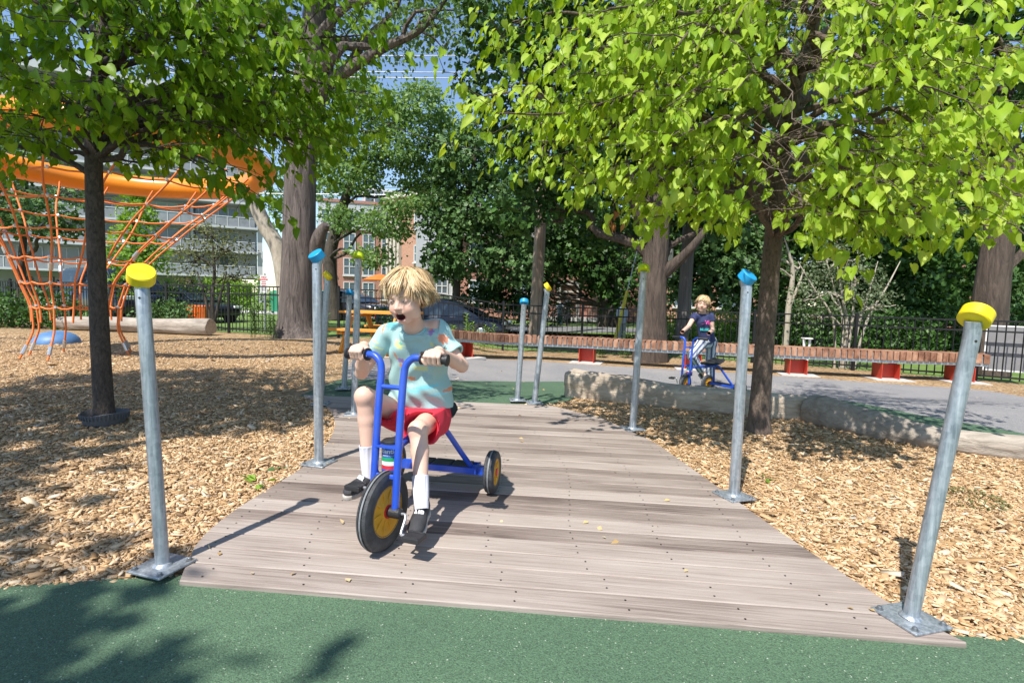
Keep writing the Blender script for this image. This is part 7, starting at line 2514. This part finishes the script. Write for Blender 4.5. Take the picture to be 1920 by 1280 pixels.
    for H_, K_, fr_ in ((HL, KL, .62), (HR, KR, .86)):
        T.cap(H_ + (K_ - H_) * (fr_ - .12), H_ + (K_ - H_) * (fr_ + .1), .082, .085, .003, 's')
    T.half(hips + V(0, 0, .035), V(0, 0, 1), lo, hi)
    T.half(V(0, 0, .475), V(0, 0, -1), lo + V(0, .3, 0), hi) if False else None
    T.build('shorts', M_SHORT, o, col=V(0, 0, 0))
    # socks (ribbed) and shoes
    fw = nrm(V(-.2, -1, 0))
    for K_, A_, td, upv in ((KL, AL, V(-.62, -.74, -.22), V(-.12, -.25, .95)), (KR, AR, V(-.06, -.93, -.30), V(.0, -.30, .95))):
        top = K_ + (A_ - K_) * .66
        d = nrm(A_ - K_)
        x_, y_, _ = frame(d)
        m = MB()
        n_s = 44
        ang = np.arange(n_s) * 2 * np.pi / n_s
        rb_ = 1 + .028 * np.sign(np.sin(ang * 11 * 1.0 + .01))
        rings = []
        for t, r_, rib in [(0, .0365, 0), (.0, .0390, 0), (.05, .0392, 0), (.08, .0378, 1), (.5, .0365, 1), (.82, .0345, 1), (1.0, .0335, 0), (1.3, .031, 0)]:
            c_ = top + (A_ - top) * t
            rings.append(c_ + (r_ * (rb_ if rib else 1) * np.ones(n_s))[:, None] * (np.cos(ang)[:, None] * x_ + np.sin(ang)[:, None] * y_))
        m.loft(rings, caps=False)
        m.build('sock', M_SOCK, o, smooth=50)
        shoe(o, A_ + V(0, 0, -.006), td, upv, 1.0, 'AIR')
boy()

# ---- the girl
def girl():
    D = 8.72
    def p(x, y, dd=0.0): return P(x, y, D + dd)
    hips = p(1326, 640, .1)
    o = thing('person', 'girl in navy lettered shirt and striped trousers straddling a tricycle', 'person', V(hips[0], hips[1], float(zg(hips[0], hips[1]))))
    s = 1.1
    hc = p(1318, 570, -.02)
    HM = head_frame(V(-.42, -.9, -.05), R(10))
    neck, chest, belly = p(1318, 587, .06), p(1319, 603, .06), p(1324, 625, .08)
    SL, SR = p(1302, 593, .05), p(1333, 593, .0)
    EL, ER = p(1291, 612, -.1), p(1336, 619, -.05)
    Rz = np.array(Matrix.Rotation(math.atan2(.88, -.47), 3, 'Z'))
    St = np.array(Matrix.Rotation(R(20), 3, 'Z'))
    def grip(sx, t): return gm + Rz @ (V(0, WB, 0) + St @ (V(sx * .135, -.0735, .85) * (1 - t) + V(sx * .255, -.0875, .846) * t))
    gl, gr = grip(1, .5), grip(-1, .5)
    fwd = nrm(Rz @ St @ V(0, 1, 0))
    WL, WR = gl - fwd * .05 + V(0, 0, .03), gr - fwd * .05 + V(0, 0, .03)
    HL, HR = p(1318, 641, .05), p(1334, 640, .15)
    seat = gm + Rz @ V(0, .30, .47)
    KL = p(1297, 666, -.10)
    AL = p(1318, 699, .12)
    KR, AR = p(1331, 685, .22), p(1332, 722, .25)
    lo, hi = np.minimum.reduce([p(1260, 730), p(1375, 730, .5)]) - V(.35, .6, .15), V(0, 0, 0)
    hi = np.maximum.reduce([p(1375, 540, .5), p(1375, 730, .5)]) + V(.15, .3, .1)
    B = Field(lo, hi, .008)
    L = add_head(B, hc, HM, s, 'smile')
    B.cap(L(0, -.02, -.06), neck, .042, .046, .02)
    B.cap(neck, chest, .05, .10, .02)
    B.cap(SL, SR, .042, .042, .03)
    B.cap(chest, hips, .10, .10, .03)
    for a, b, c in ((SL, EL, WL), (SR, ER, WR)):
        B.cap(a, b, .043, .034, .015); B.cap(b, c, .034, .024, .01)
    hand(B, WL, gl, nrm(grip(1, 1) - grip(1, 0)), fwd, r0=.0095, s=1.15)
    hand(B, WR, gr, nrm(grip(-1, 1) - grip(-1, 0)), fwd, r0=.0095, s=1.15)
    for a, b, c in ((HL, KL, AL), (HR, KR, AR)):
        B.cap(a, b, .07, .05, .02); B.cap(b, c, .046, .03, .01)
    ft = nrm(V(.35, -.9, 0))
    B.cap(AR, AR + ft * .10 - V(0, 0, .05), .03, .026, .01)
    f2 = nrm(V(.2, -.6, -.45))
    B.cap(AL, AL + f2 * .12, .03, .026, .01)
    B.build('body', M_SKIN, o, col=skin_col(hc, HM, s, 'smile'))
    face_parts(o, L, HM, s, .6, 'smile')
    hair_obj(o, L, HM, s, 'girl', 800)
    m = MB()
    q0 = L(0, -.105, .04)
    tp = curve([L(.0, -.10, .045), L(.03, -.14, .02), L(.05, -.145, -.05), L(.06, -.12, -.11)], 14)
    m.tube(tp, np.interp(np.linspace(0, 1, 14), [0, .2, .6, 1], [.018, .03, .028, .006]) * s, 12)
    m.build('ponytail', M_HAIR, o)
    # shirt
    S = Field(lo, hi, .0075)
    S.cap(neck - V(0, 0, .03), chest, .068, .114, .02)
    S.cap(SL, SR, .056, .056, .03)
    S.cap(chest, belly, .114, .118, .03)
    S.cap(belly, hips + V(0, 0, .02), .118, .128, .03)
    for a, b in ((SL, EL), (SR, ER)):
        S.cap(a, a + (b - a) * .38, .056, .058, .02, flat_b=True)
    S.half(hips - V(0, 0, .0), V(0, 0, -1), lo, hi)
    S.half(neck - V(0, 0, .012), V(0, 0, 1), neck - V(.055, .055, .02), neck + V(.055, .055, .08))
    S.build('shirt', M_CLOTH, o, col=lambda vs: np.tile(V(.035, .045, .13), (len(vs), 1)))
    # lettering laid on the chest surface
    nrm_f = nrm(V(-.30, -.95, .05))
    rx = nrm(np.cross(V(0, 0, 1), nrm_f) * 1.0)
    if rx[0] < 0: rx = -rx
    ty = np.cross(nrm_f, rx)
    TM = np.stack([rx, ty, nrm_f], 1)
    def bend_text(txt, size, c, mt, rad=.125):
        t = MB(); text_mesh(txt, size, np.eye(3), V(0, 0, 0), depth=.001, mb=t, bold=.0035)
        vs = np.concatenate(t.v); an = vs[:, 0] / rad
        w = np.stack([np.sin(an) * (rad + vs[:, 2]), vs[:, 1], np.cos(an) * (rad + vs[:, 2])], -1)
        m = MB(); m.add(w @ TM.T + c, t.f); m.build('lettering', mt, o, smooth=0)
    ch = chest * .8 + belly * .2
    bend_text('LOVE', .085, ch + V(0, 0, .022), mat('print_pink', (.85, .10, .42), .7))
    bend_text('MUSIC', .055, ch * .6 + belly * .4 + V(0, 0, -.03), mat('print_teal', (.06, .48, .50), .7), .127)
    # striped trousers
    T = Field(lo, hi, .0075)
    T.cap(hips + V(0, 0, .04), hips, .115, .125, 0)
    T.cap(HL, KL, .092, .075, .03)
    T.cap(KL, KL + (AL - KL) * .82, .072, .068, .02, flat_b=True)
    T.cap(HR, KR, .092, .075, .03)
    T.cap(KR, KR + (AR - KR) * .68, .070, .072, .02, flat_b=True)
    T.wobble(lambda X: .006 * np.sin(45 * X[:, 2] + 5 * np.sin(20 * X[:, 0])) * np.sin(30 * X[:, 0]))
    def stripes(vs):
        c = np.tile(V(.42, .46, .54), (len(vs), 1))
        def along(a, b):
            d = nrm(b - a); e = nrm(np.cross(d, V(0, -1, .01)))
            g = np.cross(d, e)
            q = vs - a
            t = np.clip(q @ d / np.linalg.norm(b - a), 0, 1)
            dist = np.linalg.norm(q - t[:, None] * (b - a), axis=1)
            return dist, np.arctan2(q @ e, q @ g)
        segs = [along(HL, KL), along(KL, AL), along(HR, KR), along(KR, AR)]
        ds = np.stack([x[0] for x in segs]); an = np.stack([x[1] for x in segs])
        k = ds.argmin(0); a_ = an[k, np.arange(len(vs))]
        st = np.sin(a_ * 7)
        c[st > .55] = V(.06, .08, .18); c[(st < -.75)] = V(.70, .72, .75)
        return c
    T.build('trousers', M_CLOTH, o, col=stripes)
    shoe(o, AR + V(0, 0, .03), ft, V(0, 0, 1), 1.1)
    shoe(o, AL + V(0, 0, .0), f2, nrm(V(.1, -.5, .8)), 1.1)
girl()

# ---- people far beyond the fence
def walker(label, px, D, ptop, turn, shirt, legs, hairc, skin=V(.5, .32, .24), robe=False):
    g = at(px, D); g[2] = -.3
    H_ = P(px, ptop, D)[2] - g[2]
    k = H_ / 1.7
    o = thing('person', label, 'person', g)
    Rt = np.array(Matrix.Rotation(turn, 3, 'Z'))
    def q(x, y, z): return g + Rt @ (V(x, y, z) * k)
    lo, hi = g - V(.6, .6, .05), g + V(.6, .6, H_ + .1)
    B = Field(lo, hi, .02)
    B.ell(q(0, 0, 1.59), V(.075, .09, .11) * k, Rt, 0)
    B.cap(q(0, 0, 1.5), q(0, 0, 1.38), .05 * k, .055 * k, .02)
    B.cap(q(-.16, 0, 1.36), q(.16, 0, 1.36), .06 * k, .06 * k, .03)
    B.cap(q(0, 0, 1.3), q(0, 0, .95), .14 * k, .14 * k, .05)
    for sx in (-1, 1):
        B.cap(q(sx * .20, 0, 1.36), q(sx * .24, .02, 1.08), .045 * k, .04 * k, .02)
        B.cap(q(sx * .24, .02, 1.08), q(sx * .15, .2, .98), .038 * k, .03 * k, .02)
        B.ell(q(sx * .13, .23, .97), V(.035, .045, .03) * k, Rt, .01)
        B.cap(q(sx * .09, 0, .92), q(sx * .10, .02, .5), .085 * k, .06 * k, .03)
        B.cap(q(sx * .10, .02, .5), q(sx * .10, 0, .08), .055 * k, .04 * k, .02)
        B.cap(q(sx * .10, -.02, .04), q(sx * .11, .14, .04), .042 * k, .036 * k, .02)
    B.build('body', glow_free_col_mat('skin_far', .6) if 'skin_far' not in MATS else MATS['skin_far'], o, col=skin)
    S = Field(lo, hi, .02)
    S.cap(q(0, 0, 1.36), q(0, 0, .80 if not robe else .3), .165 * k, .185 * k if not robe else .22 * k, .03, flat_b=True)
    S.cap(q(-.17, 0, 1.36), q(.17, 0, 1.36), .078 * k, .078 * k, .04)
    for sx in (-1, 1):
        S.cap(q(sx * .20, 0, 1.36), q(sx * .235, .02, 1.12), .065 * k, .06 * k, .03)
    S.build('shirt', M_CLOTH, o, col=shirt)
    T = Field(lo, hi, .02)
    for sx in (-1, 1):
        T.cap(q(sx * .09, 0, .92), q(sx * .10, .02, .12), .105 * k, .07 * k, .03, flat_b=True)
    T.build('trousers', M_CLOTH, o, col=legs)
    Hh = Field(lo, hi, .015)
    Hh.ell(q(0, -.02, 1.63), V(.085, .095, .10) * k, Rt, 0)
    Hh.half(q(0, .05, 1.6), Rt @ V(0, 1, -.5), lo, hi)
    Hh.build('hair', M_CLOTH, o, col=hairc)
walker('person in white top and pale trousers standing beyond the fence near the yellow bar', 1168, 19, 566, R(200), V(.55, .58, .66), V(.42, .42, .44), V(.03, .025, .025))
walker('person in pale blue clothes standing by the brick house doorway', 1051, 30, 561, R(150), V(.38, .45, .50), V(.22, .36, .42), V(.04, .03, .03))
walker('person in dark clothes standing at the brick house doorway', 1065, 31, 556, R(190), V(.02, .02, .03), V(.02, .02, .025), V(.02, .02, .02), robe=True)
